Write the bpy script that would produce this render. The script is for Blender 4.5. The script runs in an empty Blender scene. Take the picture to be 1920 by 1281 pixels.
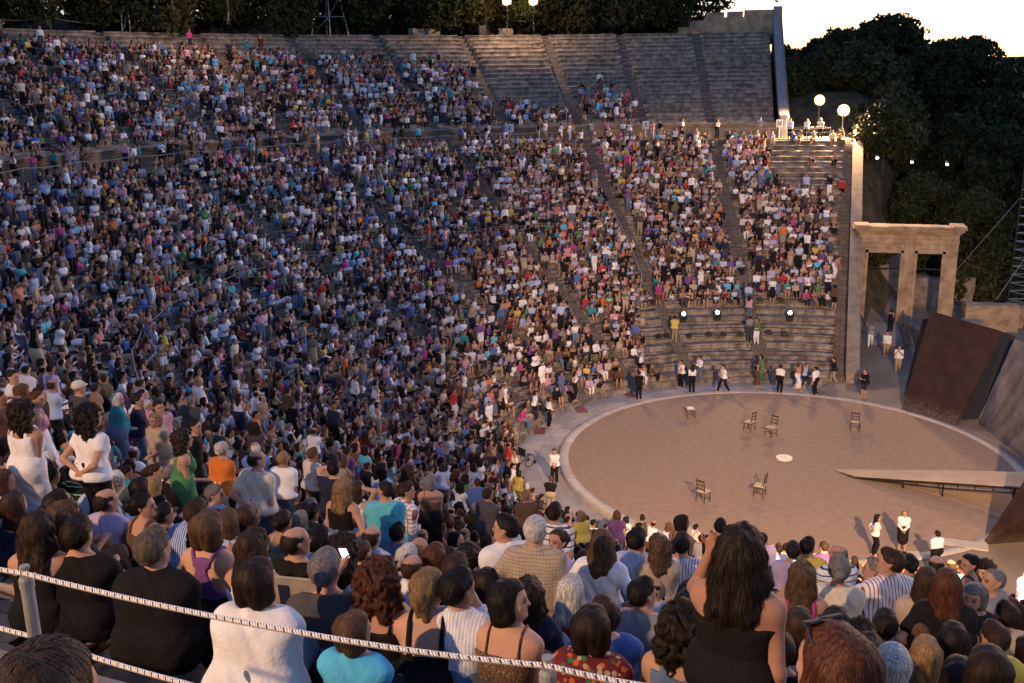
import bpy, bmesh, math, random
import numpy as np
from mathutils import Vector, Matrix, Euler
R = math.radians
rnd = random.Random(7)
nrs = np.random.RandomState(11)
S = bpy.context.scene
COL = S.collection
PI = math.pi

# ------------------------------------------------------------------ camera
CAM = np.array([44.53917, -1.02512, 16.92247])
YAW, PITCH, ROLL, FPX = 3.39714, -0.25659, -0.01538, 1891.68
PW, PH = 1920.0, 1281.0
def cam_basis():
    f = np.array([math.cos(PITCH) * math.cos(YAW), math.cos(PITCH) * math.sin(YAW), math.sin(PITCH)])
    r = np.cross(f, [0, 0, 1]); r /= np.linalg.norm(r); u = np.cross(r, f)
    c, s = math.cos(ROLL), math.sin(ROLL)
    return f, c * r + s * u, -s * r + c * u
CF, CR, CU = cam_basis()
cd = bpy.data.cameras.new('camera'); cam = bpy.data.objects.new('camera', cd); COL.objects.link(cam)
cam.matrix_world = Matrix(((CR[0], CU[0], -CF[0], CAM[0]), (CR[1], CU[1], -CF[1], CAM[1]), (CR[2], CU[2], -CF[2], CAM[2]), (0, 0, 0, 1)))
cd.sensor_width = 36; cd.lens = FPX / PW * 36; cd.clip_start = 0.05; cd.clip_end = 6000
S.camera = cam
def proj(P):
    d = np.asarray(P, float) - CAM
    z = d @ CF
    zz = np.where(z < 0.05, 0.05, z)
    return np.stack([PW / 2 + FPX * (d @ CR) / zz, PH / 2 - FPX * (d @ CU) / zz, z], -1)
def raydir(px, py):
    return CF + CR * (px - PW / 2) / FPX - CU * (py - PH / 2) / FPX
def on_plane(px, py, z):
    d = raydir(px, py); return CAM + d * ((z - CAM[2]) / d[2])
def on_ray(px, py, t):
    return CAM + raydir(px, py) * t

# ------------------------------------------------------------------ sky, light, exposure
SUN_AZ = R(150)      # compass angle of the sunset glow, seen from above (x axis = 0)
w = bpy.data.worlds.new('World'); S.world = w; w.use_nodes = True
nt = w.node_tree; bg = nt.nodes['Background']
sky = nt.nodes.new('ShaderNodeTexSky'); sky.sky_type = 'NISHITA'; sky.sun_disc = False
sky.sun_elevation = R(5.0); sky.sun_rotation = PI / 2 - SUN_AZ
sky.altitude = 300; sky.air_density = 1.0; sky.dust_density = 1.2; sky.ozone_density = 2.8
tint = nt.nodes.new('ShaderNodeMixRGB'); tint.blend_type = 'MULTIPLY'; tint.inputs[0].default_value = 1; tint.inputs[2].default_value = (1.10, .90, 1.06, 1)
nt.links.new(sky.outputs[0], tint.inputs[1]); nt.links.new(tint.outputs[0], bg.inputs[0]); bg.inputs[1].default_value = 0.15
S.view_settings.view_transform = 'Standard'; S.view_settings.look = 'None'
S.view_settings.gamma = 1; S.view_settings.exposure = 1.62
S.view_settings.use_curve_mapping = False
try:
    S.cycles.use_denoising = True; S.cycles.max_bounces = 5; S.cycles.diffuse_bounces = 2
    S.cycles.glossy_bounces = 2; S.cycles.transparent_max_bounces = 6; S.cycles.sample_clamp_indirect = 3.0
    S.cycles.use_light_tree = True
except Exception: pass
WARM = (1.0, 0.60, 0.30)

# ------------------------------------------------------------------ helpers
def link(o, parent=None):
    COL.objects.link(o)
    if parent is not None: o.parent = parent
    return o
def tag(o, label=None, cat=None, group=None, kind=None):
    if label: o['label'] = label
    if cat: o['category'] = cat
    if group: o['group'] = group
    if kind: o['kind'] = kind
    return o
def thing(name, label, cat, loc=(0, 0, 0), rz=0.0, group=None):
    o = bpy.data.objects.new(name, None); COL.objects.link(o)
    o.empty_display_size = 0.1
    o.location = loc; o.rotation_euler = (0, 0, rz)
    return tag(o, label, cat, group)
class MB:
    def __init__(s): s.v = []; s.f = []; s.uv = None
    def add(s, vs, fs):
        b = len(s.v); s.v.extend([tuple(map(float, v)) for v in vs]); s.f.extend([tuple(b + i for i in f) for f in fs])
    def box(s, c, d, rot=None, taper=1.0):
        hx, hy, hz = d[0] / 2, d[1] / 2, d[2] / 2
        vs = []
        for z in (-1, 1):
            k = taper if z > 0 else 1.0
            for x, y in ((-1, -1), (1, -1), (1, 1), (-1, 1)): vs.append(Vector((x * hx * k, y * hy * k, z * hz)))
        if rot is not None: vs = [rot @ v for v in vs]
        vs = [v + Vector(c) for v in vs]
        s.add(vs, [(3, 2, 1, 0), (4, 5, 6, 7), (0, 1, 5, 4), (1, 2, 6, 5), (2, 3, 7, 6), (3, 0, 4, 7)])
        return s
    def tube(s, pts, r, n=6, cap=True):
        pts = [Vector(p) for p in pts]; rr = r if hasattr(r, '__len__') else [r] * len(pts)
        rings = []; ref = None
        for i, p in enumerate(pts):
            t = (pts[min(i + 1, len(pts) - 1)] - pts[max(i - 1, 0)])
            t = t.normalized() if t.length > 1e-9 else Vector((0, 0, 1))
            if ref is None: ref = Vector((0, 0, 1)) if abs(t.z) < .9 else Vector((1, 0, 0))
            a = t.cross(ref).normalized(); b = t.cross(a).normalized(); ref = -b if False else ref
            rings.append([p + (a * math.cos(2 * PI * k / n) + b * math.sin(2 * PI * k / n)) * rr[i] for k in range(n)])
        vs = [v for ring in rings for v in ring]; fs = []
        for i in range(len(pts) - 1):
            for k in range(n):
                fs.append((i * n + k, i * n + (k + 1) % n, (i + 1) * n + (k + 1) % n, (i + 1) * n + k))
        if cap: fs.append(tuple(range(n))[::-1]); fs.append(tuple((len(pts) - 1) * n + k for k in range(n)))
        s.add(vs, fs); return s
    def lathe(s, prof, c=(0, 0, 0), n=24, rot=None):
        vs = []; fs = []
        for (r, z) in prof:
            for k in range(n):
                a = 2 * PI * k / n; v = Vector((r * math.cos(a), r * math.sin(a), z))
                if rot is not None: v = rot @ v
                vs.append(v + Vector(c))
        for i in range(len(prof) - 1):
            for k in range(n): fs.append((i * n + k, i * n + (k + 1) % n, (i + 1) * n + (k + 1) % n, (i + 1) * n + k))
        fs.append(tuple(range(n))[::-1]); fs.append(tuple((len(prof) - 1) * n + k for k in range(n)))
        s.add(vs, fs); return s
    def prism(s, poly, axis_vec):
        n = len(poly); a = Vector(axis_vec); vs = [Vector(p) for p in poly] + [Vector(p) + a for p in poly]
        fs = [tuple(range(n))[::-1], tuple(range(n, 2 * n))]
        for k in range(n): fs.append((k, (k + 1) % n, n + (k + 1) % n, n + k))
        s.add(vs, fs); return s
    def build(s, name, m, parent=None, smooth=False, uv=None, local=True, bevel=0):
        off = Vector((0, 0, 0))
        me = bpy.data.meshes.new(name)
        vs = s.v
        if parent is not None and local is False:
            mi = parent_world(parent).inverted(); vs = [tuple(mi @ Vector(v)) for v in vs]
        me.from_pydata(vs, [], s.f); me.update()
        bm = bmesh.new(); bm.from_mesh(me); bmesh.ops.recalc_face_normals(bm, faces=bm.faces)
        if bevel: 
            bmesh.ops.bevel(bm, geom=bm.edges, offset=bevel, segments=1, affect='EDGES')
        bm.to_mesh(me); bm.free()
        if smooth: me.polygons.foreach_set('use_smooth', [True] * len(me.polygons))
        me.materials.append(m)
        o = bpy.data.objects.new(name, me); link(o, parent)
        return o
def parent_world(o):
    m = Matrix.LocRotScale(o.location, o.rotation_euler, o.scale)
    return parent_world(o.parent) @ m if o.parent else m
def struct(o): o['kind'] = 'structure'; return o
def np_mesh(name, V, F, m, parent=None, smooth=False, uv=None):
    me = bpy.data.meshes.new(name)
    V = np.asarray(V, np.float32); F = np.asarray(F, np.int32)
    me.vertices.add(len(V)); me.vertices.foreach_set('co', V.ravel())
    k = F.shape[1]; me.loops.add(F.size); me.loops.foreach_set('vertex_index', F.ravel())
    me.polygons.add(len(F)); me.polygons.foreach_set('loop_start', np.arange(0, F.size, k, dtype=np.int32))
    if uv is not None:
        l = me.uv_layers.new(name='UVMap'); l.data.foreach_set('uv', np.asarray(uv, np.float32)[F.ravel()].ravel())
    me.update(calc_edges=True); me.validate()
    if smooth: me.polygons.foreach_set('use_smooth', np.ones(len(F), bool))
    if m is not None: me.materials.append(m)
    o = bpy.data.objects.new(name, me); link(o, parent)
    return o

# ------------------------------------------------------------------ materials
MATS = {}
def new_mat(name):
    m = bpy.data.materials.new(name); m.use_nodes = True; m.node_tree.nodes.clear()
    n = m.node_tree.nodes; out = n.new('ShaderNodeOutputMaterial'); b = n.new('ShaderNodeBsdfPrincipled')
    m.node_tree.links.new(b.outputs[0], out.inputs[0])
    return m, n, m.node_tree.links, b
def setspec(b, v):
    k = 'Specular IOR Level' if 'Specular IOR Level' in b.inputs else 'Specular'
    b.inputs[k].default_value = v
def noise_mat(name, c1, c2, scale=4.0, rough=0.85, bump=0.2, bscale=None, coord='Object', metal=0.0, spec=0.3, stretch=(1, 1, 1), detail=6, bdist=0.02, third=None):
    if name in MATS: return MATS[name]
    m, n, l, b = new_mat(name)
    tc = n.new('ShaderNodeTexCoord'); mp = n.new('ShaderNodeMapping'); mp.inputs['Scale'].default_value = stretch
    l.new(tc.outputs[coord], mp.inputs[0])
    no = n.new('ShaderNodeTexNoise'); no.inputs['Scale'].default_value = scale; no.inputs['Detail'].default_value = detail
    l.new(mp.outputs[0], no.inputs['Vector'])
    cr = n.new('ShaderNodeValToRGB'); cr.color_ramp.elements[0].position = .32; cr.color_ramp.elements[1].position = .68
    cr.color_ramp.elements[0].color = (*c1, 1); cr.color_ramp.elements[1].color = (*c2, 1)
    if third: e = cr.color_ramp.elements.new(.5); e.color = (*third, 1)
    l.new(no.outputs[0], cr.inputs[0]); l.new(cr.outputs[0], b.inputs['Base Color'])
    b.inputs['Roughness'].default_value = rough; b.inputs['Metallic'].default_value = metal; setspec(b, spec)
    if bump:
        nb = n.new('ShaderNodeTexNoise'); nb.inputs['Scale'].default_value = bscale or scale * 6; nb.inputs['Detail'].default_value = 5
        l.new(mp.outputs[0], nb.inputs['Vector'])
        bp = n.new('ShaderNodeBump'); bp.inputs['Strength'].default_value = bump; bp.inputs['Distance'].default_value = bdist
        l.new(nb.outputs[0], bp.inputs['Height']); l.new(bp.outputs[0], b.inputs['Normal'])
    MATS[name] = m; return m
def emit_mat(name, col, strength):
    if name in MATS: return MATS[name]
    m = bpy.data.materials.new(name); m.use_nodes = True; n = m.node_tree.nodes; n.clear()
    e = n.new('ShaderNodeEmission'); e.inputs[0].default_value = (*col, 1); e.inputs[1].default_value = strength
    o = n.new('ShaderNodeOutputMaterial'); m.node_tree.links.new(e.outputs[0], o.inputs[0]); MATS[name] = m; return m
def stone_mat(name, c_dark, c_light, blk=(1.1, .36), mortar=(.05, .045, .04), uv=True, msize=.012, stain=.55):
    m, n, l, b = new_mat(name)
    tc = n.new('ShaderNodeTexCoord'); src = tc.outputs['UV' if uv else 'Object']
    br = n.new('ShaderNodeTexBrick'); br.inputs['Scale'].default_value = 1; br.inputs['Mortar Size'].default_value = msize
    br.inputs['Brick Width'].default_value = blk[0]; br.inputs['Row Height'].default_value = blk[1]; br.inputs['Mortar Smooth'].default_value = .3
    br.inputs['Color1'].default_value = (*[c * .85 for c in c_light], 1); br.inputs['Color2'].default_value = (*[min(1, c * 1.12) for c in c_light], 1); br.inputs['Mortar'].default_value = (*mortar, 1)
    wn = n.new('ShaderNodeTexNoise'); wn.inputs['Scale'].default_value = 1.3; l.new(src, wn.inputs['Vector'])
    ad = n.new('ShaderNodeMixRGB'); ad.blend_type = 'ADD'; ad.inputs[0].default_value = .06; l.new(src, ad.inputs[1]); l.new(wn.outputs['Color'], ad.inputs[2])
    l.new(ad.outputs[0], br.inputs['Vector'])
    n1 = n.new('ShaderNodeTexNoise'); n1.inputs['Scale'].default_value = 1.6; n1.inputs['Detail'].default_value = 8; n1.inputs['Roughness'].default_value = .65
    l.new(tc.outputs['Object'], n1.inputs['Vector'])
    cr = n.new('ShaderNodeValToRGB'); cr.color_ramp.elements[0].position = .38; cr.color_ramp.elements[1].position = .62
    cr.color_ramp.elements[0].color = (1, 1, 1, 1); cr.color_ramp.elements[1].color = (0, 0, 0, 1)
    l.new(n1.outputs[0], cr.inputs[0])
    mu = n.new('ShaderNodeMath'); mu.operation = 'MULTIPLY'; mu.inputs[1].default_value = stain; l.new(cr.outputs[0], mu.inputs[0])
    mx = n.new('ShaderNodeMixRGB'); l.new(mu.outputs[0], mx.inputs[0]); l.new(br.outputs[0], mx.inputs[1]); mx.inputs[2].default_value = (*c_dark, 1)
    l.new(mx.outputs[0], b.inputs['Base Color']); b.inputs['Roughness'].default_value = .9; setspec(b, .2)
    nb = n.new('ShaderNodeTexNoise'); nb.inputs['Scale'].default_value = 9; nb.inputs['Detail'].default_value = 6; l.new(tc.outputs['Object'], nb.inputs['Vector'])
    mh = n.new('ShaderNodeMath'); mh.operation = 'SUBTRACT'; l.new(nb.outputs[0], mh.inputs[0]); l.new(br.outputs['Fac'], mh.inputs[1])
    bp = n.new('ShaderNodeBump'); bp.inputs['Strength'].default_value = .55; bp.inputs['Distance'].default_value = .05
    l.new(mh.outputs[0], bp.inputs['Height']); l.new(bp.outputs[0], b.inputs['Normal'])
    MATS[name] = m; return m
M_STONE = stone_mat('seat_stone', (.055, .044, .036), (.31, .265, .225), stain=.8, msize=.02)
M_STAIR = stone_mat('stair_stone', (.05, .042, .035), (.17, .145, .122), blk=(.72, .2))
M_WALL = stone_mat('wall_stone', (.11, .085, .065), (.30, .24, .185), blk=(1.3, .5))
M_GATE = noise_mat('gate_stone', (.22, .15, .095), (.42, .31, .20), 1.6, .88, .5, 8, bdist=.04)
M_BLOCK = noise_mat('block_stone', (.15, .12, .10), (.33, .28, .23), 2.0, .9, .5, 8, bdist=.05)
M_RING = stone_mat('ring_stone', (.26, .22, .18), (.46, .41, .35), blk=(1.5, 1.0), stain=.35, msize=.008)
M_WALK = stone_mat('walkway_stone', (.20, .18, .16), (.34, .31, .29), blk=(1.4, 1.05), stain=.4, msize=.008)
M_DIRT = noise_mat('orchestra_dirt', (.25, .172, .118), (.295, .208, .145), 3.1, .95, .7, 22, third=(.272, .19, .131), bdist=.03, detail=14)
M_EARTH = noise_mat('earth', (.15, .115, .085), (.235, .19, .15), .3, .95, .4, 6)
M_GRASS = noise_mat('dry_hill_grass', (.035, .03, .014), (.13, .095, .042), .9, .95, .9, 5, bdist=.25, detail=12)
M_METAL = noise_mat('dark_metal', (.02, .02, .02), (.04, .038, .036), 9, .5, .1, metal=.6, spec=.5)
M_GALV = noise_mat('grey_metal', (.22, .23, .24), (.32, .33, .34), 12, .45, .1, metal=.5, spec=.5)
M_WHITE = noise_mat('white_paint', (.68, .67, .65), (.78, .77, .75), 6, .6, .05)
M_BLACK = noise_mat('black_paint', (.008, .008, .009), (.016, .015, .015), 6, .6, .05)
M_RUST = None
# ------------------------------------------------------------------ the bowl: plan and section
W1, W2, DSH = 0.2885, 0.23365, 5.27454
TB = 4 * W1; TE = TB + 2 * W2
def cav(th, rr, z, lat=0.0):
    th = np.asarray(th, float); rr = np.asarray(rr, float) + 0 * th
    s = np.stack([-np.sin(th), -np.cos(th)], -1); tg = np.stack([-np.cos(th), np.sin(th)], -1)
    c = np.stack([np.sin(TB) * np.sign(th), math.cos(TB) + 0 * th], -1) * DSH
    out = (np.abs(th) > TB)[..., None]
    xy = np.where(out, c + (rr[..., None] + DSH) * s, rr[..., None] * s) + tg * np.asarray(lat)[..., None]
    return np.concatenate([xy, (np.asarray(z, float) + 0 * th)[..., None]], -1)
def polar(P):
    """plan position -> (theta, radius) of the bowl"""
    th = math.atan2(-P[0], -P[1])
    if abs(th) <= TB: return th, math.hypot(P[0], P[1])
    cx, cy = math.sin(TB) * math.copysign(1, th) * DSH, math.cos(TB) * DSH
    dx, dy = P[0] - cx, P[1] - cy
    return math.atan2(-dx, -dy), math.hypot(dx, dy) - DSH
def nearf(th):
    t = np.clip((-np.asarray(th, float) - R(5)) / R(50), 0, 1); t = t * t * (3 - 2 * t)
    return 1 + 0.09 * t
R0, DR, DZ, S0, NL = 12.6, 0.7765, 0.3445, 0.40, 34
RDZ, ZDZ = 39.0, 11.85            # walkway half way up
RPOD, ZPOD = 41.0, 13.05          # wall behind it
RU, DRU, SU, DZU, NU = 41.75, 0.674, 13.43, 0.378, 20
def seat_far(kind, i):
    return (R0 + i * DR, S0 + i * DZ) if kind == 'L' else (RU + i * DRU, SU + i * DZU)
def seat_z(th, kind, i): return seat_far(kind, i)[1] * float(nearf(th))
def surf(th, r):
    """height of the seat row (or floor) a person at this radius sits on"""
    f = float(nearf(th))
    if r < R0: return -.15, ('F', 0)
    if r < RDZ: i = min(NL - 1, int((r - R0) / DR)); return (S0 + i * DZ) * f, ('L', i)
    if r < RPOD: return ZDZ * f, ('D', 0)
    i = max(0, min(NU - 1, int((r - RU) / DRU))); return (SU + i * DZU) * f, ('U', i)
def prof_lower():
    P = [(12.19, -.6), (12.19, .03), (R0 - .02, .03)]
    for i in range(NL):
        r, z = seat_far('L', i)
        P += [(r + .03, z - .10), (r, z - .08), (r, z), (r + .36, z), (r + .38, z - .03), (r + DR - .001, z - .03)]
    P += [(RDZ, ZDZ - .02)]
    return P
def prof_upper():
    P = [(RPOD + .02, ZPOD)]
    for i in range(NU):
        r, z = seat_far('U', i)
        P += [(r + .03, z - .10), (r, z - .08), (r, z), (r + .34, z), (r + .36, z - .03), (r + DRU - .001, z - .03)]
    P += [(RU + NU * DRU + .5, SU + (NU - 1) * DZU - .03)]
    return P
def arc_mesh(name, prof, ta, tb, ha, hb, nseg, m, parent, sides=True, uvs=1.0, jit=0.0):
    pr = np.array(prof); n = len(pr)
    sl = np.concatenate([[0], np.cumsum(np.hypot(*np.diff(pr, axis=0).T))])
    V = []; U = []
    for k in range(nseg + 1):
        t = k / nseg
        rad = pr[:, 0] + (DSH if max(abs(ta), abs(tb)) > TB + 1e-6 else 0)
        a = ta + ha / rad; b_ = tb - hb / rad
        th = a + (b_ - a) * t
        V.append(cav(th, pr[:, 0], pr[:, 1] * nearf(th) * np.where(pr[:, 1] > 0, 1, 1)))
        U.append(np.stack([th * rad, sl], -1))
    V = np.concatenate(V); U = np.concatenate(U)
    if jit:
        rowid = np.tile(np.arange(n) // 6, nseg + 1); col = np.repeat(np.arange(nseg + 1), n)
        jz = nrs.randn((nseg + 2) * (n // 6 + 2)).reshape(nseg + 2, -1)[col, rowid] * jit * .55 + nrs.randn(len(V)) * jit * .35
        jr = nrs.randn((nseg + 2) * (n // 6 + 2)).reshape(nseg + 2, -1)[col, rowid] * jit + nrs.randn(len(V)) * jit * .5
        V[:, 2] += np.clip(jz, -.03, .03); V[:, :2] *= (1 + np.clip(jr, -.05, .05) / np.maximum(np.hypot(V[:, 0], V[:, 1]), 1))[:, None]
    F = []
    for k in range(nseg):
        for j in range(n - 1):
            F.append((k * n + j, (k + 1) * n + j, (k + 1) * n + j + 1, k * n + j + 1))
    F = np.array(F)
    if sides:
        nv = len(V); low = []
        for k in (0, nseg):
            q = V[k * n:(k + 1) * n].copy(); q[:, 2] -= .9; low.append(q)
        V = np.concatenate([V] + low); U = np.concatenate([U, U[:n] + [0, .9], U[nseg * n:] + [0, .9]])
        ex = []
        for j in range(n - 1):
            ex.append((j, j + 1, nv + j + 1, nv + j))
            b0 = nseg * n; ex.append((b0 + j + 1, b0 + j, nv + n + j, nv + n + j + 1))
        F = np.concatenate([F, np.array(ex)])
    return np_mesh(name, V, F, m, parent, uv=U)
theatre = thing('stone_theatre', 'large ancient stone theatre with curved rows of seats filled by the audience', 'amphitheatre')
bounds = [-TE - .10, -TB - W2] + [-TB + k * W1 for k in range(9)] + [TB + W2, TE]
hw = .36
PL, PU = prof_lower(), prof_upper()
for k in range(12):
    arc_mesh('seat_block', PL, bounds[k], bounds[k + 1], hw, hw, 16, M_STONE, theatre, jit=.022)
ub = []
for k in range(12): ub += [bounds[k], (bounds[k] + bounds[k + 1]) / 2]
ub.append(bounds[12])
TU = TB + 1.5 * W2
for k in range(23):
    arc_mesh('upper_seat_block', PU, ub[k], ub[k + 1], hw, hw, 10, M_STONE, theatre, jit=.02)
def stairs(th, kind, name):
    P = []
    if kind == 'L':
        P = [(12.19, -.6), (12.19, .02)]; r, z = R0 - .02, .02
        n, dr, dz, rend = NL * 2, DR / 2, (ZDZ - .02) / (NL * 2), RDZ
    else:
        P = [(RPOD, ZDZ), (RPOD, ZPOD - .3)]; r, z = RPOD + .25, ZPOD - .3
        n, dr, dz, rend = NU * 2, DRU / 2, (SU + (NU - 1) * DZU - .1 - ZPOD + .3) / (NU * 2), RU + NU * DRU
    for i in range(n):
        P += [(r, z), (r, z + dz)]; r += dr * (rend - (R0 if kind == 'L' else RPOD + .25)) / (n * dr); z += dz
    P += [(rend + .4, z)]
    pr = np.array(P); V = []; U = []
    sl = np.concatenate([[0], np.cumsum(np.hypot(*np.diff(pr, axis=0).T))])
    tt = np.full(len(pr), th)
    sg = .999 if abs(abs(th) - TE) < 1e-6 else 1
    for lat in (-hw - .005, 0, hw + .005):
        V.append(cav(tt, pr[:, 0], pr[:, 1] * nearf(tt), np.full(len(pr), lat))); U.append(np.stack([np.full(len(pr), lat), sl], -1))
    n = len(pr); F = [(k * n + j, k * n + j + 1, (k + 1) * n + j + 1, (k + 1) * n + j) for k in range(2) for j in range(n - 1)]
    return np_mesh(name, np.concatenate(V), F, M_STAIR, theatre, uv=np.concatenate(U))
for b in bounds: stairs(b, 'L', 'stairway')
for b in ub[:-2]: stairs(b, 'U', 'upper_stairway')
arc_mesh('middle_walkway', [(RDZ - .03, ZDZ - .05), (RDZ - .03, ZDZ), (RPOD + .1, ZDZ)], -TE - .012, TE + .012, 0, 0, 150, M_STAIR, theatre, sides=False)
arc_mesh('podium_wall', [(RPOD, ZDZ - .1), (RPOD, ZPOD - .14), (RPOD - .06, ZPOD - .12), (RPOD - .06, ZPOD + .01), (RPOD + .7, ZPOD + .012)], -TE, TU, 0, 0, 160, M_WALL, theatre, sides=False)
def upper_end():
    t = thing('stone_end_wall', 'tall pale stone coping standing like a pillar at the end of the upper rows', 'wall')
    n = 40; th = np.array(TU)
    for nm, l0, l1, dz, m in (('wall_face', .02, .80, 0, M_WALL), ('coping', -.02, .60, .22, M_COPE)):
        mb = MB(); vs = []; fs = []
        for k in range(n + 1):
            f = k / n; r = 41.0 + (56.6 - 41.0) * f; z = 13.35 + (22.35 - 13.35) * f; zt = z + dz + (.55 if nm == 'wall_face' and k > n - 3 else 0); zb = z - .01 if nm == 'coping' else ZDZ - .2
            for zz, la in ((zt, l0), (zt, l1), (zb, l1), (zb, l0)): vs.append(tuple(cav(th, np.array(r), np.array(zz), np.array(la))))
        for k in range(n):
            for e in range(4): fs.append((4 * k + e, 4 * k + (e + 1) % 4, 4 * k + 4 + (e + 1) % 4, 4 * k + 4 + e))
        fs += [(0, 1, 2, 3), (4 * n + 3, 4 * n + 2, 4 * n + 1, 4 * n)]
        mb.add(vs, fs); mb.build(nm, m, t)
    mb = MB(); c = cav(th, np.array(40.72), np.array(0.), np.array(.32)); rot = Matrix.Rotation(-TU, 3, 'Z')
    mb.box((c[0], c[1], ZDZ + .78), (.5, .62, 1.55), rot); mb.box((c[0], c[1], ZDZ + 1.68), (.66, .8, .24), rot); mb.build('end_pillar', M_COPE, t, bevel=.03)
M_COPE = noise_mat('pale_coping', (.15, .145, .15), (.24, .235, .24), 3, .85, .4, 12)
upper_end()
def parapet():
    t = thing('parapet_wall', 'broken parapet wall of blocks rising behind the last top rows', 'wall')
    segs = [(TB + W2 * .90, TB + W2 * .96, 21.2, 19.5), (TB + W2 * .9605, TB + W2 * 1.06, 21.75, 19.5), (TB + W2 * 1.0605, TU, 22.0, 19.5), (TB + W2 * 1.07, TB + W2 * 1.19, 22.45, 22.002), (TB + W2 * 1.212, TB + W2 * 1.31, 22.5, 22.002), (TB + W2 * 1.321, TU, 22.6, 22.002)]
    for a, b, z, zb in segs:
        V = []; 
        mb = MB(); vs = []; fs = []; n = 6
        for k in range(n + 1):
            th = np.array(a + (b - a) * k / n)
            for r, zz in ((56.2, zb), (56.2, z), (57.0, z), (57.0, zb)): vs.append(tuple(cav(th, np.array(r), np.array(zz))))
        for k in range(n):
            for e in range(4): fs.append((4 * k + e, 4 * k + (e + 1) % 4, 4 * k + 4 + (e + 1) % 4, 4 * k + 4 + e))
        fs += [(0, 1, 2, 3), (4 * n + 3, 4 * n + 2, 4 * n + 1, 4 * n)]
        mb.add(vs, fs); mb.build('masonry', M_GATE, t)
parapet()
struct(arc_mesh('platform', [(39.3, 10.0), (39.3, ZDZ - .004), (41.2, ZDZ - .006), (46.5, ZDZ - .01), (46.5, 11)], TU, TE + .035, 0, 0, 8, M_EARTH, None))
# blocks lying on the rim and a low parapet at the far end of the top rows
ZRIM = SU + (NU - 1) * DZU
RRIM = RU + NU * DRU

# end walls that close the bowl
def end_wall(sgn, label):
    t = thing('retaining_wall', label, 'wall')
    m = MB()
    P = [(12.15, -.5, .75)]
    pts = []
    for (r0, z0, r1, z1) in ((12.15, .55, 39.6, 12.35),):
        n = 40
        for k in range(n + 1): pts.append((r0 + (r1 - r0) * k / n, z0 + (z1 - z0) * k / n))
    th0 = TE * sgn if sgn > 0 else -TE - .10
    f = float(nearf(th0))
    def q(r, z, lat): 
        v = cav(np.array(th0), np.array(r), np.array(z * f if z > 0 else z), np.array(lat)); return tuple(v)
    for (lat0, lat1, dz, nm, mm) in ((.37, 1.0, 0, 'wall_face', M_WALL), (.33, 1.06, .16, 'coping', M_WALL)):
        mb = MB(); l0, l1 = lat0 * sgn, lat1 * sgn
        vs = []; n = len(pts)
        for (r, z) in pts:
            zt = z + dz; zb = -.5 if dz == 0 else z - .02
            vs += [q(r, zt, l0), q(r, zt, l1), q(r, zb, l1), q(r, zb, l0)]
        fs = []
        for k in range(n - 1):
            a, b = 4 * k, 4 * k + 4
            for e in range(4): fs.append((a + e, a + (e + 1) % 4, b + (e + 1) % 4, b + e))
        fs += [(0, 1, 2, 3), (4 * n - 1, 4 * n - 2, 4 * n - 3, 4 * n - 4)]
        mb.add(vs, fs); o = mb.build(nm, mm, t)
    return t
end_wall(1, 'sloping stone retaining wall closing the far end of the seating beside the gate')
end_wall(-1, 'sloping stone retaining wall closing the near end of the seating')

# ------------------------------------------------------------------ ground
def annulus(name, r0, r1, z, m, a0=0, a1=2 * PI, n=160, nr=1):
    V = []; U = []; F = []
    for k in range(n + 1):
        a = a0 + (a1 - a0) * k / n
        for j in range(nr + 1):
            r = r0 + (r1 - r0) * j / nr; V.append((r * math.cos(a), r * math.sin(a), z)); U.append((a * r1, r - r0))
    for k in range(n):
        for j in range(nr): F.append((k * (nr + 1) + j, k * (nr + 1) + j + 1, (k + 1) * (nr + 1) + j + 1, (k + 1) * (nr + 1) + j))
    return struct(np_mesh(name, V, F, m, uv=U))
annulus('orchestra_floor', .02, 9.78, 0.0, M_DIRT, nr=12)
def ringmesh():
    V = []; U = []; F = []; n = 200; pr = [(9.77, -.05), (9.77, .025), (10.17, .025), (10.18, .01), (10.18, -.26)]
    for k in range(n + 1):
        a = 2 * PI * k / n
        s = 0
        for j, (r, z) in enumerate(pr): V.append((r * math.cos(a), r * math.sin(a), z)); U.append((a * 10, j * .4))
    q = len(pr)
    for k in range(n):
        for j in range(q - 1): F.append((k * q + j, k * q + j + 1, (k + 1) * q + j + 1, (k + 1) * q + j))
    return struct(np_mesh('stone_ring_kerb', V, F, M_RING, uv=U))
ringmesh()
annulus('orchestra_walkway', 10.17, 12.6, -.2, M_WALK)
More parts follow.
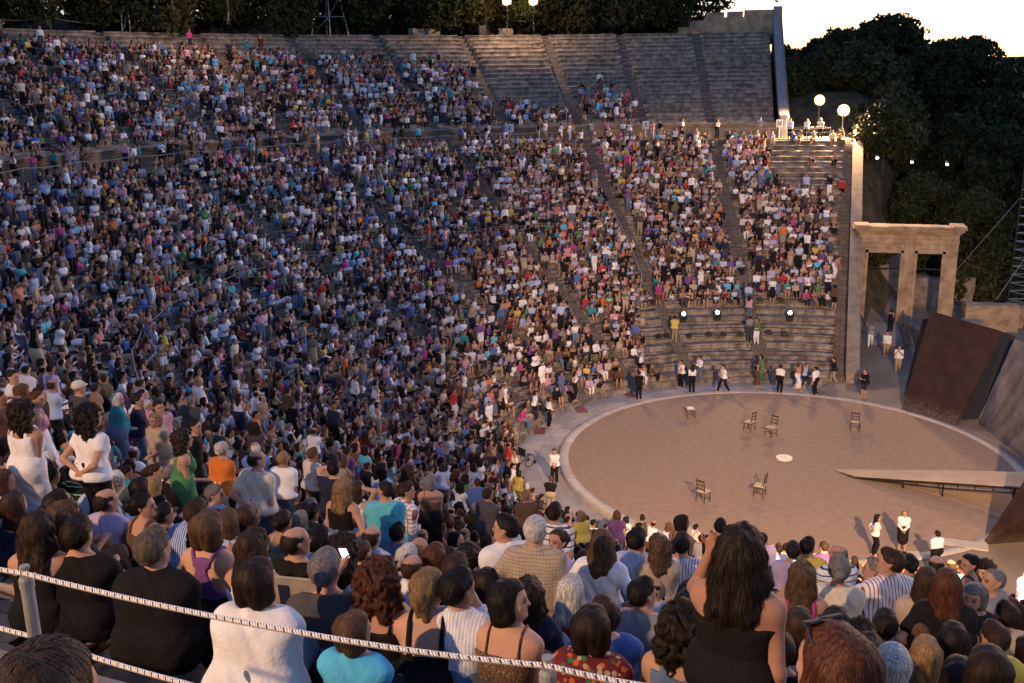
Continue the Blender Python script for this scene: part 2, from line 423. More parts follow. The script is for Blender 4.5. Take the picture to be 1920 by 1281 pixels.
def terrain():
    th = np.linspace(-PI, PI, 241); rr = np.concatenate([np.linspace(10.2, 60, 60), np.linspace(63, 160, 34), np.array([200, 280, 400, 700, 1200, 2500.])])
    T, Q = np.meshgrid(th, rr, indexing='ij')
    X, Y = -Q * np.sin(T), -Q * np.cos(T)
    at = np.abs(T)
    ss = lambda x: np.clip(x, 0, 1) ** 2 * (3 - 2 * np.clip(x, 0, 1))
    bowl = np.clip((Q - 13) * .40, 0, 18.6) + ss((Q - 55) / 40) * 4 - ss((Q - 57) / 4) * -1.2
    bowl = np.where(Q < 56.5, np.clip((Q - 14.5) * .40, -1, 17), 20.1 + ss((Q - 58) / 7) * 2.3 + ss((Q - 66) / 60) * 3)
    bowl = bowl - ss((T - R(84.5)) / R(3)) * np.clip(bowl - (11 + np.clip(Q - 42, 0, 12) * .35), 0, 9)
    side = ss((at - R(96)) / R(6))
    # stage side: flat ground near the stage, a wooded hill behind the gate
    hill = ss((Q - 33) / 50) * 9.5 * ss((R(150) - at) / R(40)) + ss((Q - 120) / 200) * 12
    plan = -.02 + hill
    # slope of the embankment beside the retaining wall
    emb = 11.5 * ss((Q - 22) / 18) * ss((R(106) - at) / R(9)) * ss((60 - Q) / 12 + .3)
    Z = bowl * (1 - side) + np.maximum(plan, np.where(at > R(96), emb, 0)) * side
    Z = np.where((Q < 12.6), -.3 * (1 - side) - .02 * side, Z)
    g = nrs.randn(*Z.shape) * .05 * (Q > 36) + (.35 * np.sin(X * .9 + 2 * np.sin(Y * .5)) * np.sin(Y * 1.1 + X * .3) + nrs.randn(*Z.shape) * .12) * (Z > 2) * side; Z = Z + g
    V = np.stack([X, Y, Z], -1).reshape(-1, 3); n, k = T.shape
    idx = np.arange(n * k).reshape(n, k)
    F = np.stack([idx[:-1, :-1], idx[1:, :-1], idx[1:, 1:], idx[:-1, 1:]], -1).reshape(-1, 4)
    o = np_mesh('ground', V, F, M_EARTH, smooth=True); o.data.materials.append(M_GRASS)
    mi = ((np.hypot(V[F[:, 0], 0], V[F[:, 0], 1]) > 42) | (V[F[:, 0], 2] > 1.2)).astype(np.int32); o.data.polygons.foreach_set('material_index', mi)
    return struct(o), Z, th, rr
_, TZ, TTH, TRR = terrain()
def ground_z(x, y):
    th = math.atan2(-x, -y); r = math.hypot(x, y)
    i = min(len(TTH) - 2, max(0, int((th + PI) / (2 * PI) * (len(TTH) - 1)))); j = min(len(TRR) - 2, max(0, int(np.searchsorted(TRR, r) - 1)))
    return float(TZ[i, j])
# ------------------------------------------------------------------ floodlights
def lamp(name, kind, loc, power, col, target=None, angle=60, blend=.5, size=.4):
    d = bpy.data.lights.new(name, kind); d.energy = power; d.color = col
    d.shadow_soft_size = size
    o = bpy.data.objects.new(name, d); COL.objects.link(o); o.location = loc
    if kind == 'SPOT':
        d.spot_size = R(angle); d.spot_blend = blend
        v = (Vector(target) - Vector(loc)).normalized(); o.rotation_euler = v.to_track_quat('-Z', 'Y').to_euler()
    return o
def floodlight(label, loc, base_z, target, glow, power, angle=140, disc=.5, colour=WARM, lit=True, stay=0, spot=True, aim=None):
    loc = Vector(loc)
    t = thing('floodlight', label, 'floodlight', (loc.x, loc.y, base_z))
    d = (Vector(aim or target) - loc).normalized(); rot = d.to_track_quat('Z', 'Y').to_matrix()
    rel = loc - Vector((loc.x, loc.y, base_z))
    MB().tube([(0, 0, 0), (0, 0, rel.z - disc * .7)], .05, 8).build('mast', M_METAL, t)
    mb = MB()
    for k in range(3):
        a = k * 2.1 + .3; mb.tube([(0, 0, .9 + .01 * k), (.75 * math.cos(a), .75 * math.sin(a), 0.02)], .025, 5)
    mb.build('tripod', M_METAL, t)
    MB().lathe([(disc * .35, -.32), (disc * .6, -.3), (disc * 1.0, -.02), (disc * 1.06, 0), (disc * 1.06, .03)], rel - d * .05, 20, rot).build('housing', M_METAL, t)
    y = MB(); sx = rot @ Vector((1, 0, 0))
    y.tube([rel + sx * disc * 1.1, rel + sx * disc * 1.1 - Vector((0, 0, disc * .8)), rel - sx * disc * 1.1 - Vector((0, 0, disc * .8)), rel - sx * disc * 1.1], .03, 5).build('yoke', M_METAL, t)
    if lit:
        MB().lathe([(disc * .2, .15), (disc * .5, .12), (disc * .62, .06), (disc * .62, -.02)][::-1], rel, 20, rot).build('bulb', emit_mat('lamp_glow_%d' % glow, (1, .80, .52), glow), t, smooth=True)
        MB().lathe([(disc * 1.0, .0), (disc * 1.0, .05), (disc * .98, .06), (disc * .6, -.03)][::-1], rel, 24, rot).build('reflector', emit_mat('reflector_glow', (1, .52, .16), 2.2), t, smooth=True)  # ring emits amber itself, painting the warm halo around the bulb
        l = lamp('lamp', 'SPOT' if spot else 'POINT', tuple(loc + d * .35), power, colour, tuple(target), angle, .6, disc * .6)
    return t
A1 = on_ray(1582, 207, 79.5); A2 = on_ray(1537, 188, 81.5)
floodlight('glaring floodlight on a short mast at the top of the end wall, nearer the gate', A1, 11.8, (-26, -4, 3), 60, 7500, 150, .46, aim=(10, -14, 8))
floodlight('glaring floodlight standing taller behind the railed platform, next to the column', A2, 11.8, (-26, -1, 4), 60, 7500, 150, .42, aim=(10, -18, 8))
B1 = on_ray(950, 2, 86); B2 = on_ray(1000, 2, 86)
for P, lb in ((B1, 'bright floodlight among the rim trees, left of the pair above the top rows'), (B2, 'bright floodlight among the rim trees, right of the pair above the top rows')):
    floodlight(lb, P, 20.6, (0, 0, 1), 60, 5000, 60, .38)
    q = Vector(P) * 1.0; bk = Vector((P[0], P[1], 0)).normalized(); lamp('lamp_spill', 'POINT', tuple(q + bk * .8 + Vector((0, 0, .3))), 420, WARM, size=.3)  # extra point light added behind each floodlight to brighten the rim trees
D1 = on_ray(425, -22, 72)
floodlight('floodlight above the rim behind the scaffold, shining on the yellow lit tree', D1, 20.8, (4, -70, 26), 40, 420, 90, .4, spot=False)
# the matching rig at the near end of the theatre, outside the picture on the right and behind
floodlight('floodlight on the near end wall beside the upper seats', (40.2, 6.6, 16.8), 12.6, (-3, 1.0, 0), 60, 37000, 46, .5)
floodlight('floodlight on the near rim behind the upper seats', (56.0, -16.5, 26.5), 21.5, (38, -3, 12), 60, 9500, 80, .45)

# ------------------------------------------------------------------ stone doorway of the side entrance
XG = -26.0
def on_x(px, py, x):
    d = raydir(px, py); return CAM + d * ((x - CAM[0]) / d[0])
def gz(X, Y): 
    P = on_x(1400 + X / 3.66, 350 + Y / 3.66, XG); return P[1], P[2]
gate = thing('stone_gateway', 'double stone doorway with a projecting cornice beside the end of the seats', 'gateway', (XG, 7.6, 0))
ZT = gz(1100, 275)[1]
def gbox(name, y0, y1, z0, z1, d, m=M_GATE, x=0.0, parent=gate, bev=.02):
    o = MB().box(((x), (y0 + y1) / 2 - 7.6, (z0 + z1) / 2), (d, abs(y1 - y0), z1 - z0)).build(name, m, parent, bevel=bev)
    return o
yl0, yl1 = gz(750, 600)[0], gz(800, 600)[0]
yc0, yc1 = gz(1062, 600)[0], gz(1132, 600)[0]
yr0, yr1 = gz(1345, 600)[0], gz(1428, 600)[0]
zl = gz(920, 425)[1]; zent = gz(1100, 382)[1]; zc0 = gz(1100, 318)[1]; zc1 = gz(1100, 290)[1]
zb = 0.55
for a, b in ((yl0, yl1), (yc0, yc1), (yr0, yr1)):
    gbox('pier', a, b, -.1, zent - .02, .95)
for a, b in ((yl1, yc0), (yc1, yr0)):
    gbox('lintel', a + .003, b - .003, zl, zent - .022, .8, x=.03)
    fr = MB(); wd = .2
    fr.box((.44, a + wd / 2 - 7.6, (zb + zl) / 2), (.16, wd, zl - zb)); fr.box((.44, b - wd / 2 - 7.6, (zb + zl) / 2), (.16, wd, zl - zb))
    fr.box((.445, (a + b) / 2 - 7.6, zl - wd / 2 + .06), (.15, b - a + .1, wd + .12)); fr.build('door_frame', M_GATE, gate, bevel=.01)
    MB().tube([(.1, a - 7.6, gz(1000, 560)[1]), (.1, b - 7.6, gz(1000, 560)[1])], .045, 6).build('iron_bar', M_METAL, gate)
gbox('architrave', yl0 - .03, yr1 + .03, zent - .02, zent + (zc0 - zent) * .45, 1.0)
gbox('frieze', yl0 - .01, yr1 + .01, zent + (zc0 - zent) * .452, zc0, .94)
for k, (e, z0, z1) in enumerate(((.12, zc0 + .002, zc0 + .16), (.26, zc0 + .163, zc0 + .32), (.42, zc0 + .323, zc1 + .12))):
    gbox('cornice', yl0 - e, yr1 + e, z0, z1, 1.0 + 2 * e, bev=.04)
cap = MB()
crd = random.Random(5); y = yl0 - .36
while y < yr1 + .30:
    w_ = crd.uniform(.55, 1.25); w_ = min(w_, yr1 + .38 - y); h_ = crd.uniform(.10, .20)
    cap.box((crd.uniform(-.12, .12), y + w_ / 2 - 7.6, zc1 + .125 + h_ / 2), (1.45 + crd.uniform(-.35, .2), w_ - .015, h_), Matrix.Rotation(crd.uniform(-.02, .02), 3, 'X')); y += w_
cap.build('capping_stone', M_GATE, gate, bevel=.02)
gbox('threshold', yl1 + .01, yr0 - .01, -.1, zb, 1.3, M_BLOCK, x=-.1)
# ramp up to the left doorway
rmp = MB(); ya, yb_ = yl1 + .05, yc0 - .05
rmp.prism([(XG + .66, ya, -.1), (XG + 4.4, ya, -.05), (XG + 4.4, ya, .05), (XG + .66, ya, zb - .01)], (0, yb_ - ya, 0))
o = rmp.build('entrance_ramp', M_WALK); tag(o, 'short sloping ramp of pale boards up to the left doorway', 'ramp')
rl = thing('handrail', 'thin metal handrail beside the path from the doorway', 'handrail', (XG + 2, yb_ + .3, 0))
hp = [(XG + .8, yb_ + .25, 1.5), (XG + 4.6, yb_ + .3, 1.0), (-15.8, 7.35, .95)]
for dz, nm in ((0, 'top_rail'), (-.42, 'lower_rail')):
    MB().tube([(p[0] - XG - 2, p[1] - yb_ - .3, p[2] + dz) for p in hp], .03, 6).build(nm, M_GALV, rl)
for k in range(6):
    f = k / 5; x = XG + .8 + (10.2 - .8) * f; i = 0 if x < XG + 4.6 else 1
    a, b = hp[i], hp[i + 1]; g = (x - a[0]) / (b[0] - a[0]); y = a[1] + (b[1] - a[1]) * g; z = a[2] + (b[2] - a[2]) * g
    MB().tube([(x - XG - 2, y - yb_ - .3, 0.0), (x - XG - 2, y - yb_ - .3, z)], .025, 6).build('post', M_GALV, rl)

# ruined blocks, low walls and rocks around the doorway
def block(label, c, d, rz=0, name='stone_block', cat='stone block', m=None, group=None):
    bm = bmesh.new(); bmesh.ops.create_cube(bm, size=1)
    bmesh.ops.subdivide_edges(bm, edges=bm.edges, cuts=3, use_grid_fill=True)
    rr = random.Random(int(abs(c[0] * 100 + c[1] * 31)))
    for v in bm.verts:
        n = v.co.normalized(); v.co = Vector((v.co.x * d[0], v.co.y * d[1], v.co.z * d[2])) + Vector((rr.uniform(-1, 1), rr.uniform(-1, 1), rr.uniform(-1, 1))) * min(d) * .045 - n * min(d) * .03
    me = bpy.data.meshes.new(name); bm.to_mesh(me); bm.free(); me.materials.append(m or M_BLOCK)
    o = bpy.data.objects.new(name, me); link(o); o.location = (c[0], c[1], c[2] + d[2] / 2); o.rotation_euler = (0, 0, rz)
    return tag(o, label, cat, group)
block('long low ruined wall of pale blocks right of the doorway', (-27.2, 13.4, -.1), (1.2, 3.4, 1.9), name='ruined_wall', cat='ruined wall', m=M_GATE)
block('stepped stone block at the foot of the doorway right pier', (-25.4, 12.0, -.1), (1.0, 1.2, 1.1), .1)
block('lower ruined wall course running right behind the dark panels', (-28.6, 17.5, -.1), (1.3, 4.6, 1.5), name='ruined_wall', cat='ruined wall', m=M_GATE)
block('rounded earth covered mound of rubble between ramp and dark panel', (-21.6, 9.2, -.3), (2.6, 2.6, 1.6), .4, 'rubble_mound', 'rubble', M_EARTH)
block('rough rock face seen through the left doorway', (-33.5, 6.6, -.3), (3.0, 4.0, 5.2), .3, 'rough_rock', 'rock', M_BLOCK)
block('bank of rubble seen through the right doorway', (-34.5, 11.0, -.3), (3, 4.5, 2.6), .1, 'rock_bank', 'rock', M_BLOCK)

# ------------------------------------------------------------------ stage set: leaning rusty panels, runway, chairs
def rust_mat():
    m, n, l, b = new_mat('rust_panel'); tc = n.new('ShaderNodeTexCoord')
    n1 = n.new('ShaderNodeTexNoise'); n1.inputs['Scale'].default_value = 1.3; n1.inputs['Detail'].default_value = 8; l.new(tc.outputs['Object'], n1.inputs[0])
    cr = n.new('ShaderNodeValToRGB'); cr.color_ramp.elements[0].position = .35; cr.color_ramp.elements[1].position = .7
    cr.color_ramp.elements[0].color = (.019, .008, .006, 1); cr.color_ramp.elements[1].color = (.042, .017, .011, 1); l.new(n1.outputs[0], cr.inputs[0])
    # chalky splash marks rising from the floor
    mp = n.new('ShaderNodeMapping'); mp.inputs['Scale'].default_value = (3.4, 3.4, .22); l.new(tc.outputs['Object'], mp.inputs[0])
    n2 = n.new('ShaderNodeTexNoise'); n2.inputs['Scale'].default_value = 2.4; n2.inputs['Detail'].default_value = 7; l.new(mp.outputs[0], n2.inputs[0])
    sp = n.new('ShaderNodeSeparateXYZ'); l.new(tc.outputs['Object'], sp.inputs[0])
    a = n.new('ShaderNodeMath'); a.operation = 'MULTIPLY_ADD'; l.new(n2.outputs[0], a.inputs[0]); a.inputs[1].default_value = 1.7; a.inputs[2].default_value = -.38
    s = n.new('ShaderNodeMath'); s.operation = 'SUBTRACT'; l.new(a.outputs[0], s.inputs[0]); l.new(sp.outputs[2], s.inputs[1])
    mr = n.new('ShaderNodeMapRange'); mr.inputs[1].default_value = -.15; mr.inputs[2].default_value = .7; mr.inputs[4].default_value = .7; l.new(s.outputs[0], mr.inputs[0])
    mx = n.new('ShaderNodeMixRGB'); l.new(mr.outputs[0], mx.inputs[0]); l.new(cr.outputs[0], mx.inputs[1]); mx.inputs[2].default_value = (.12, .10, .085, 1)
    l.new(mx.outputs[0], b.inputs['Base Color']); b.inputs['Roughness'].default_value = .7; setspec(b, .3)
    bp = n.new('ShaderNodeBump'); bp.inputs['Strength'].default_value = .2; bp.inputs['Distance'].default_value = .03; l.new(n2.outputs[0], bp.inputs['Height']); l.new(bp.outputs[0], b.inputs['Normal'])
    return m
M_RUST = rust_mat()
M_PALE = noise_mat('grey_panel', (.05, .045, .055), (.14, .125, .14), 1.1, .7, .2, 9, stretch=(1.5, 1.5, .5))  # grey tone in upright noise streaks
def panel(label, quad, thick, m, name='stage_wall', cat='stage wall'):
    q = [Vector(p) for p in quad]; n = (q[1] - q[0]).cross(q[3] - q[0]).normalized()
    if n.dot(Vector(CAM) - q[0]) < 0: n = -n
    mb = MB(); c = Vector((q[0].x, q[0].y, 0))
    mb.prism([p - c for p in q], -n * thick); o = mb.build(name, m, None, bevel=.01); o.location = c
    return tag(o, label, cat)
panel('tall leaning rust brown panel, nearest the doorway', [on_plane(1690, 768, -.02), on_plane(1790, 799, -.02), on_ray(1879, 621, 50.8), on_ray(1745, 583, 53.6)], .22, M_RUST)
panel('leaning greyish streaked panel at the right edge of the stage', [on_plane(1834, 795, -.02), on_plane(1960, 890, -.02), on_ray(2010, 690, 46), on_ray(1903, 636, 49.8)], .2, M_PALE)
panel('black recess panel between the rusty panel and the grey panel', [on_plane(1780, 789, -.02), on_plane(1835, 786, -.02), on_ray(1905, 630, 51.6), on_ray(1880, 622, 51.8)], .1, M_BLACK)  # black sheet paints the darkness of the open gap behind the panels
panel('dark brown panel edge standing behind the rusty panel', [on_plane(1694, 741, -.02), on_plane(1720, 748, -.02), on_ray(1762, 596, 55.0), on_ray(1729, 598, 55.4)], .2, M_RUST)
panel('dark leaning panel with a sharp lower corner at the near side of the stage', [on_plane(1850, 1021, -.02), on_plane(1990, 1012, -.02), on_ray(2060, 880, 33), on_ray(1990, 810, 35.5)], .2, M_RUST)
def runway():
    far = [(1562, 880, .02), (1620, 880.5, .13), (1775, 882, .68), (1920, 885, 1.15), (2080, 888, 1.65)]
    near = [(1566, 882, .02), (1602, 892, .11), (1775, 903, .68), (1920, 913, 1.15), (2080, 923, 1.65)]
    c = Vector((1, 2.1, 0)); t = thing('stage_runway', 'narrow pale runway ramp rising on thin legs across the stage floor', 'runway', c)
    Fp = [Vector(on_plane(*p)) - c for p in far]; Np = [Vector(on_plane(*p)) - c for p in near]
    mb = MB(); n = len(Fp); dz = Vector((0, 0, -.05)); vs = Fp + Np + [p + dz for p in Fp] + [p + dz for p in Np]; fs = []
    for k in range(n - 1):
        fs += [(k, k + 1, n + k + 1, n + k), (2 * n + k, 3 * n + k, 3 * n + k + 1, 2 * n + k + 1), (k, 2 * n + k, 2 * n + k + 1, k + 1), (n + k, n + k + 1, 3 * n + k + 1, 3 * n + k)]
    fs += [(0, n, 3 * n, 2 * n), (n - 1, 3 * n - 1, 4 * n - 1, 2 * n - 1)]
    mb.add(vs, fs); mb.build('deck', noise_mat('runway_deck', (.25, .185, .125), (.37, .28, .20), .8, .7, .1), t)
    for side, q in (('n', Np), ('f', Fp)):
        mb = MB(); up = [q[0] - Vector((0, 0, .06))] + [p - Vector((0, 0, .09)) for p in q[1:]]; mb.tube(up, .045, 4); lo = [q[1] - Vector((0, 0, .11))] + [p - Vector((0, 0, .30)) for p in q[2:]]
        mb.tube(lo, .03, 4)
        for k in range(1, 14):
            f = k / 13 * (len(q) - 2); i = min(len(q) - 3, int(f)); g = f - i
            a = up[i + 1].lerp(up[i + 2], g); b = lo[i].lerp(lo[i + 1], g); mb.tube([a, b], .022, 4)
        mb.build('truss', M_METAL, t)
    for f in (0.55, .97, 1.9, 2.4):
        i = 1 + min(2, int(f)); g = f - int(f)
        for q in (Np, Fp):
            p = q[i].lerp(q[i + 1], g); MB().tube([p - Vector((0, 0, .06)), (p.x, p.y, 0)], .035, 5).build('leg', M_METAL, t)
runway()
M_WOOD = noise_mat('dark_chair_wood', (.035, .022, .014), (.075, .05, .03), 14, .6, .2, stretch=(1, 1, .2))
M_RUSH = noise_mat('rush_seat', (.38, .29, .16), (.52, .42, .26), 22, .8, .4)
def chair(label, px, py, rz, back=True, name='chair', cat='chair'):
    P = on_plane(px, py, 0)
    t = thing(name, label, cat, (P[0], P[1], 0), rz, group='wooden chairs on the orchestra')
    for sx in (-1, 1):
        MB().tube([(.21 * sx, .19, 0), (.20 * sx, .18, .46)], .022, 7).build('leg', M_WOOD, t)
        MB().tube([(.20 * sx, -.20, 0), (.19 * sx, -.19, .45), (.19 * sx, -.25, 1.02 if back else .46)], .020, 7).build('leg', M_WOOD, t)
    MB().box((0, 0, .455), (.45, .43, .04)).build('seat', M_RUSH, t, bevel=.012)
    sf = MB()
    for sx in (-1, 1): sf.tube([(.205 * sx, .18, .42), (.195 * sx, -.19, .42)], .02, 5); sf.tube([(.205 * sx, .18, .2), (.195 * sx, -.195, .2)], .014, 5)
    sf.tube([(-.2, .18, .42), (.2, .18, .42)], .02, 5); sf.tube([(-.2, -.19, .42), (.2, -.19, .42)], .02, 5)
    sf.tube([(-.2, .0, .2), (.2, .0, .2)], .014, 5); sf.build('stretcher', M_WOOD, t)
    if back:
        b = MB()
        for z, h in ((.62, .05), (.80, .05), (.96, .08)): b.box((0, -.205 - (z - .45) * .1, z), (.36, .018, h))
        for x in (-.09, .09): b.box((x, -.23, .71), (.02, .014, .16))
        b.build('backrest', M_WOOD, t)
    return t
chair('wooden chair with pale seat standing alone near the rusty panels', 1603, 807, R(-100) + PI)
chair('wooden chair turned aside, nearest behind the white centre stone', 1445, 818, R(-130))
chair('ladder backed wooden chair left of the turned chair at the far side', 1405, 807, R(150))
chair('wooden chair seen from behind at the left front of the orchestra', 1318, 940, R(60))
chair('wooden chair facing left in front of the white centre stone', 1424, 929, R(165))
chair('small backless wooden stool with a white cloth at the far edge of the orchestra', 1294, 782, R(20), False, 'stool', 'stool')
stool_p = on_plane(1294, 782, 0)
MB().box((stool_p[0], stool_p[1], .485), (.34, .3, .02)).build('folded_cloth', M_WHITE, None, bevel=.005)
tag(bpy.data.objects['folded_cloth'], 'folded white cloth lying on the backless stool', 'cloth')
o = MB().lathe([(.30, -.02), (.37, -.02), (.37, .06), (.36, .075), (.08, .08), (.07, .06)], (0, 0, 0), 40).build('altar_stone', noise_mat('marble', (.55, .5, .44), (.68, .63, .57), 5, .6, .1), None)
tag(o, 'round white stone disc set in the centre of the orchestra floor', 'stone disc')
# ------------------------------------------------------------------ trees
def leaf_mat(name, c1, c2):
    m, n, l, b = new_mat(name); oi = n.new('ShaderNodeNewGeometry')
    cr = n.new('ShaderNodeValToRGB'); cr.color_ramp.elements[0].color = (*c1, 1); cr.color_ramp.elements[1].color = (*c2, 1)
    l.new(oi.outputs['Random Per Island'], cr.inputs[0]); l.new(cr.outputs[0], b.inputs['Base Color']); b.inputs['Roughness'].default_value = .7; setspec(b, .15)
    return m
M_LEAF = [leaf_mat('pine_leaves', (.013, .020, .008), (.040, .050, .018)), leaf_mat('olive_leaves', (.024, .028, .012), (.058, .058, .027)), leaf_mat('bush_leaves', (.02, .027, .01), (.055, .06, .022))]
M_BARK = noise_mat('bark', (.035, .026, .018), (.08, .06, .042), 8, .9, .6, stretch=(1, 1, .25))
def crown_mesh(seed, clumps, nleaf, ls, m, name='crown'):
    g = np.random.RandomState(seed); C = np.array([c[:3] for c in clumps], float); Rr = np.array([c[3] for c in clumps], float)
    wts = Rr ** 2; k = g.choice(len(clumps), nleaf, p=wts / wts.sum())
    d = g.randn(nleaf, 3); d /= np.linalg.norm(d, axis=1)[:, None]
    rad = Rr[k] * (0.55 + .5 * g.rand(nleaf) ** .6)
    rad *= 1 + .22 * np.sin(d[:, 0] * 5 + k) * np.sin(d[:, 1] * 6 + k * 2) + .12 * np.sin(d[:, 2] * 9 + k)
    P = C[k] + d * rad[:, None] * np.array([1, 1, .8])
    a = g.randn(nleaf, 3) + d * .2; a /= np.linalg.norm(a, axis=1)[:, None]; b = np.cross(a, g.randn(nleaf, 3)); b /= np.linalg.norm(b, axis=1)[:, None]
    s = ls * (.6 + .8 * g.rand(nleaf))[:, None]
    V = np.stack([P - a * s, P + b * s * .45, P + a * s, P - b * s * .45], 1).reshape(-1, 3)
    F = np.arange(nleaf * 4).reshape(-1, 4)
    me = np_mesh(name, V, F, m); bpy.data.objects.remove(me) if False else None
    return me
def tree_proto(seed, h, wd, style, nleaf, ls, m):
    g = random.Random(seed); clumps = []; tr = MB()
    th = h * (.42 if style == 'pine' else .22)
    lean = Vector((g.uniform(-.08, .08) * h, g.uniform(-.08, .08) * h, 0)); top = Vector((0, 0, th * 1.5)) + lean
    tr.tube([(0, 0, -.6), (lean.x * .2, lean.y * .2, th * .5), (lean.x * .6, lean.y * .6, th), tuple(top)], [h * .035, h * .027, h * .022, h * .010], 8)
    n = 11 if style == 'pine' else 13
    for i in range(n):
        f = i / (n - 1); a = i * 2.4 + g.uniform(-.4, .4)
        if style == 'pine': z = th * (.85 + 1.3 * f) ; rr = wd * (.85 - .6 * f ** 1.6) * g.uniform(.55, 1)
        else: z = th * .9 + (h * .88 - th * .9) * f; rr = wd * math.sin(PI * (.22 + .68 * f)) * g.uniform(.5, .95)
        z = min(z, h * .9); cr_ = wd * (.46 - .16 * f) * g.uniform(.75, 1.2)
        c = Vector((math.cos(a) * rr, math.sin(a) * rr, z)) + lean * .6
        clumps.append((c.x, c.y, c.z, cr_)); b0 = Vector((lean.x * .5, lean.y * .5, min(th * (.7 + .7 * f), h * .7)))
        tr.tube([b0, b0.lerp(c, .55) + Vector((0, 0, -.1 * cr_)), c], [h * .012, h * .008, h * .003], 5)
    clumps.append((lean.x * .6, lean.y * .6, h * .88, wd * .36))
    cr_o = crown_mesh(seed, clumps, nleaf, ls, m); tr_o = tr.build('trunk', M_BARK)
    return tr_o, cr_o
def to_proto(o): 
    me = o.data; bpy.data.objects.remove(o); return me
PROT = {}
for key, a in {'pine1': (3, 14, 5.2, 'round', 30000, .26, M_LEAF[0]), 'pine2': (8, 16, 5.6, 'round', 32000, .27, M_LEAF[0]), 'rim1': (5, 11, 5.2, 'round', 20000, .23, M_LEAF[1]), 'rim2': (12, 10.5, 4.9, 'round', 20000, .22, M_LEAF[0]), 'bush': (21, 3.0, 1.9, 'round', 2600, .2, M_LEAF[2])}.items():
    a_, b_ = tree_proto(*a); PROT[key] = (to_proto(a_), to_proto(b_))
def tree(key, x, y, z, s, rz, label, name='tree', cat='tree', group=None):
    t = thing(name, label, cat, (x, y, z), rz, group); t.scale = (s, s, s * (1.0 if group == 'dark trees on the hill' else rnd.uniform(.92, 1.08)))
    link(bpy.data.objects.new('trunk', PROT[key][0]), t); link(bpy.data.objects.new('crown', PROT[key][1]), t)
    return t
# the big dark trees on the hill right of the seats: (top pixel x, y, distance along the view, kind, scale)
big = [(1700, 16, 104, 'pine2', 1.16, 'tallest broad dark tree behind the floodlights'), (1590, 48, 112, 'pine1', 1.05, 'rounded dark tree just right of the column wall, against the sky'),
       (1540, 66, 116, 'pine2', .95, 'outermost left tree of the dark grove, thin at its edge'), (1645, 36, 120, 'pine1', 1.15, 'dark tree between the rounded left tree and the tallest tree'),
       (1775, 70, 98, 'pine1', .95, 'dark tree in the dip of the skyline right of the tallest tree'), (1850, 58, 95, 'pine2', 1.05, 'dark tree with a pointed top near the right edge'),
       (1912, 104, 104, 'pine1', 1.0, 'lower dark tree at the right edge against the pale sky'), (1690, 210, 88, 'pine1', .9, 'dark tree low behind the bright floodlights'),
       (1800, 205, 84, 'pine2', .85, 'dark tree above the string of three small lamps'), (1895, 230, 82, 'pine1', .9, 'dark tree behind the lattice tower at the right'),
       (1625, 260, 92, 'pine2', .8, 'dark tree close beside the end wall, lit by the floodlights'), (1740, 320, 76, 'pine1', .72, 'dark tree just above the stone doorway'),
       (1850, 345, 74, 'pine2', .7, 'dark tree between doorway and lattice tower'), (1650, 345, 82, 'pine1', .7, 'dark tree behind the left pier of the doorway'), (1570, 170, 100, 'pine1', .62, 'smaller tree on the hill behind the taller floodlight')]
for (px, py, t_, key, s, lb) in big:
    P = on_ray(px, py, t_); h = 14 * 1.0 * s if key == 'pine1' else 16 * s
    gzz = ground_z(P[0], P[1]); z = P[2] - h * 1.02
    z = min(z, gzz + .2) if z > gzz else z
    sc = s
    if P[2] - h > gzz: sc = s * (P[2] - gzz) / h; z = gzz - .1
    tree(key, P[0], P[1], z, sc, rnd.uniform(0, 6), lb, 'broad_tree', 'tree', 'dark trees on the hill')
# trees along the rim behind the top rows
rim = [(30, 55, 'rim1', 'dark tree behind the rim at the upper left corner'), (120, 62, 'rim2', 'dark rim tree right of the upper left corner'), (225, 66, 'rim1', 'dark rim tree left of the scaffold'),
       (330, 70, 'rim2', 'dark rim tree behind the left scaffold'), (432, 70, 'rim1', 'yellow lit rim tree beside the scaffold'), (520, 76, 'rim2', 'dark rim tree right of the yellow lit tree'),
       (610, 80, 'rim1', 'rim tree with slanting trunk behind the second scaffold'), (690, 84, 'rim2', 'rim tree with gaps of sky behind it'), (775, 86, 'rim1', 'dark rim tree left of the floodlight pair'),
       (860, 88, 'rim2', 'rim tree lit gold next to the left lamp of the pair'), (925, 93, 'rim1', 'tree behind the left lamp of the rim pair'), (985, 94, 'rim2', 'tree between the two rim floodlights'),
       (1045, 92, 'rim1', 'rim tree lit on its left by the floodlight pair'), (1110, 88, 'rim2', 'dense dark rim tree above the straight stair'), (1175, 88, 'rim1', 'dense dark rim tree left of the parapet'), (1240, 86, 'rim2', 'dark tree overhanging the broken parapet'), (1290, 87, 'rim1', 'outermost right rim tree above the parapet wall')]
for (px, t_, key, lb) in rim:
    d = raydir(px, 62); P = CAM + d * t_
    th, r = polar(P)
    r = max(r, RRIM + 3.5); Q = cav(np.array(th), np.array(r), np.array(0.))
    z = ground_z(Q[0], Q[1])
    tree(key, Q[0], Q[1], z, rnd.uniform(.9, 1.1), rnd.uniform(0, 6), lb, 'rim_tree', 'tree', 'trees along the rim')
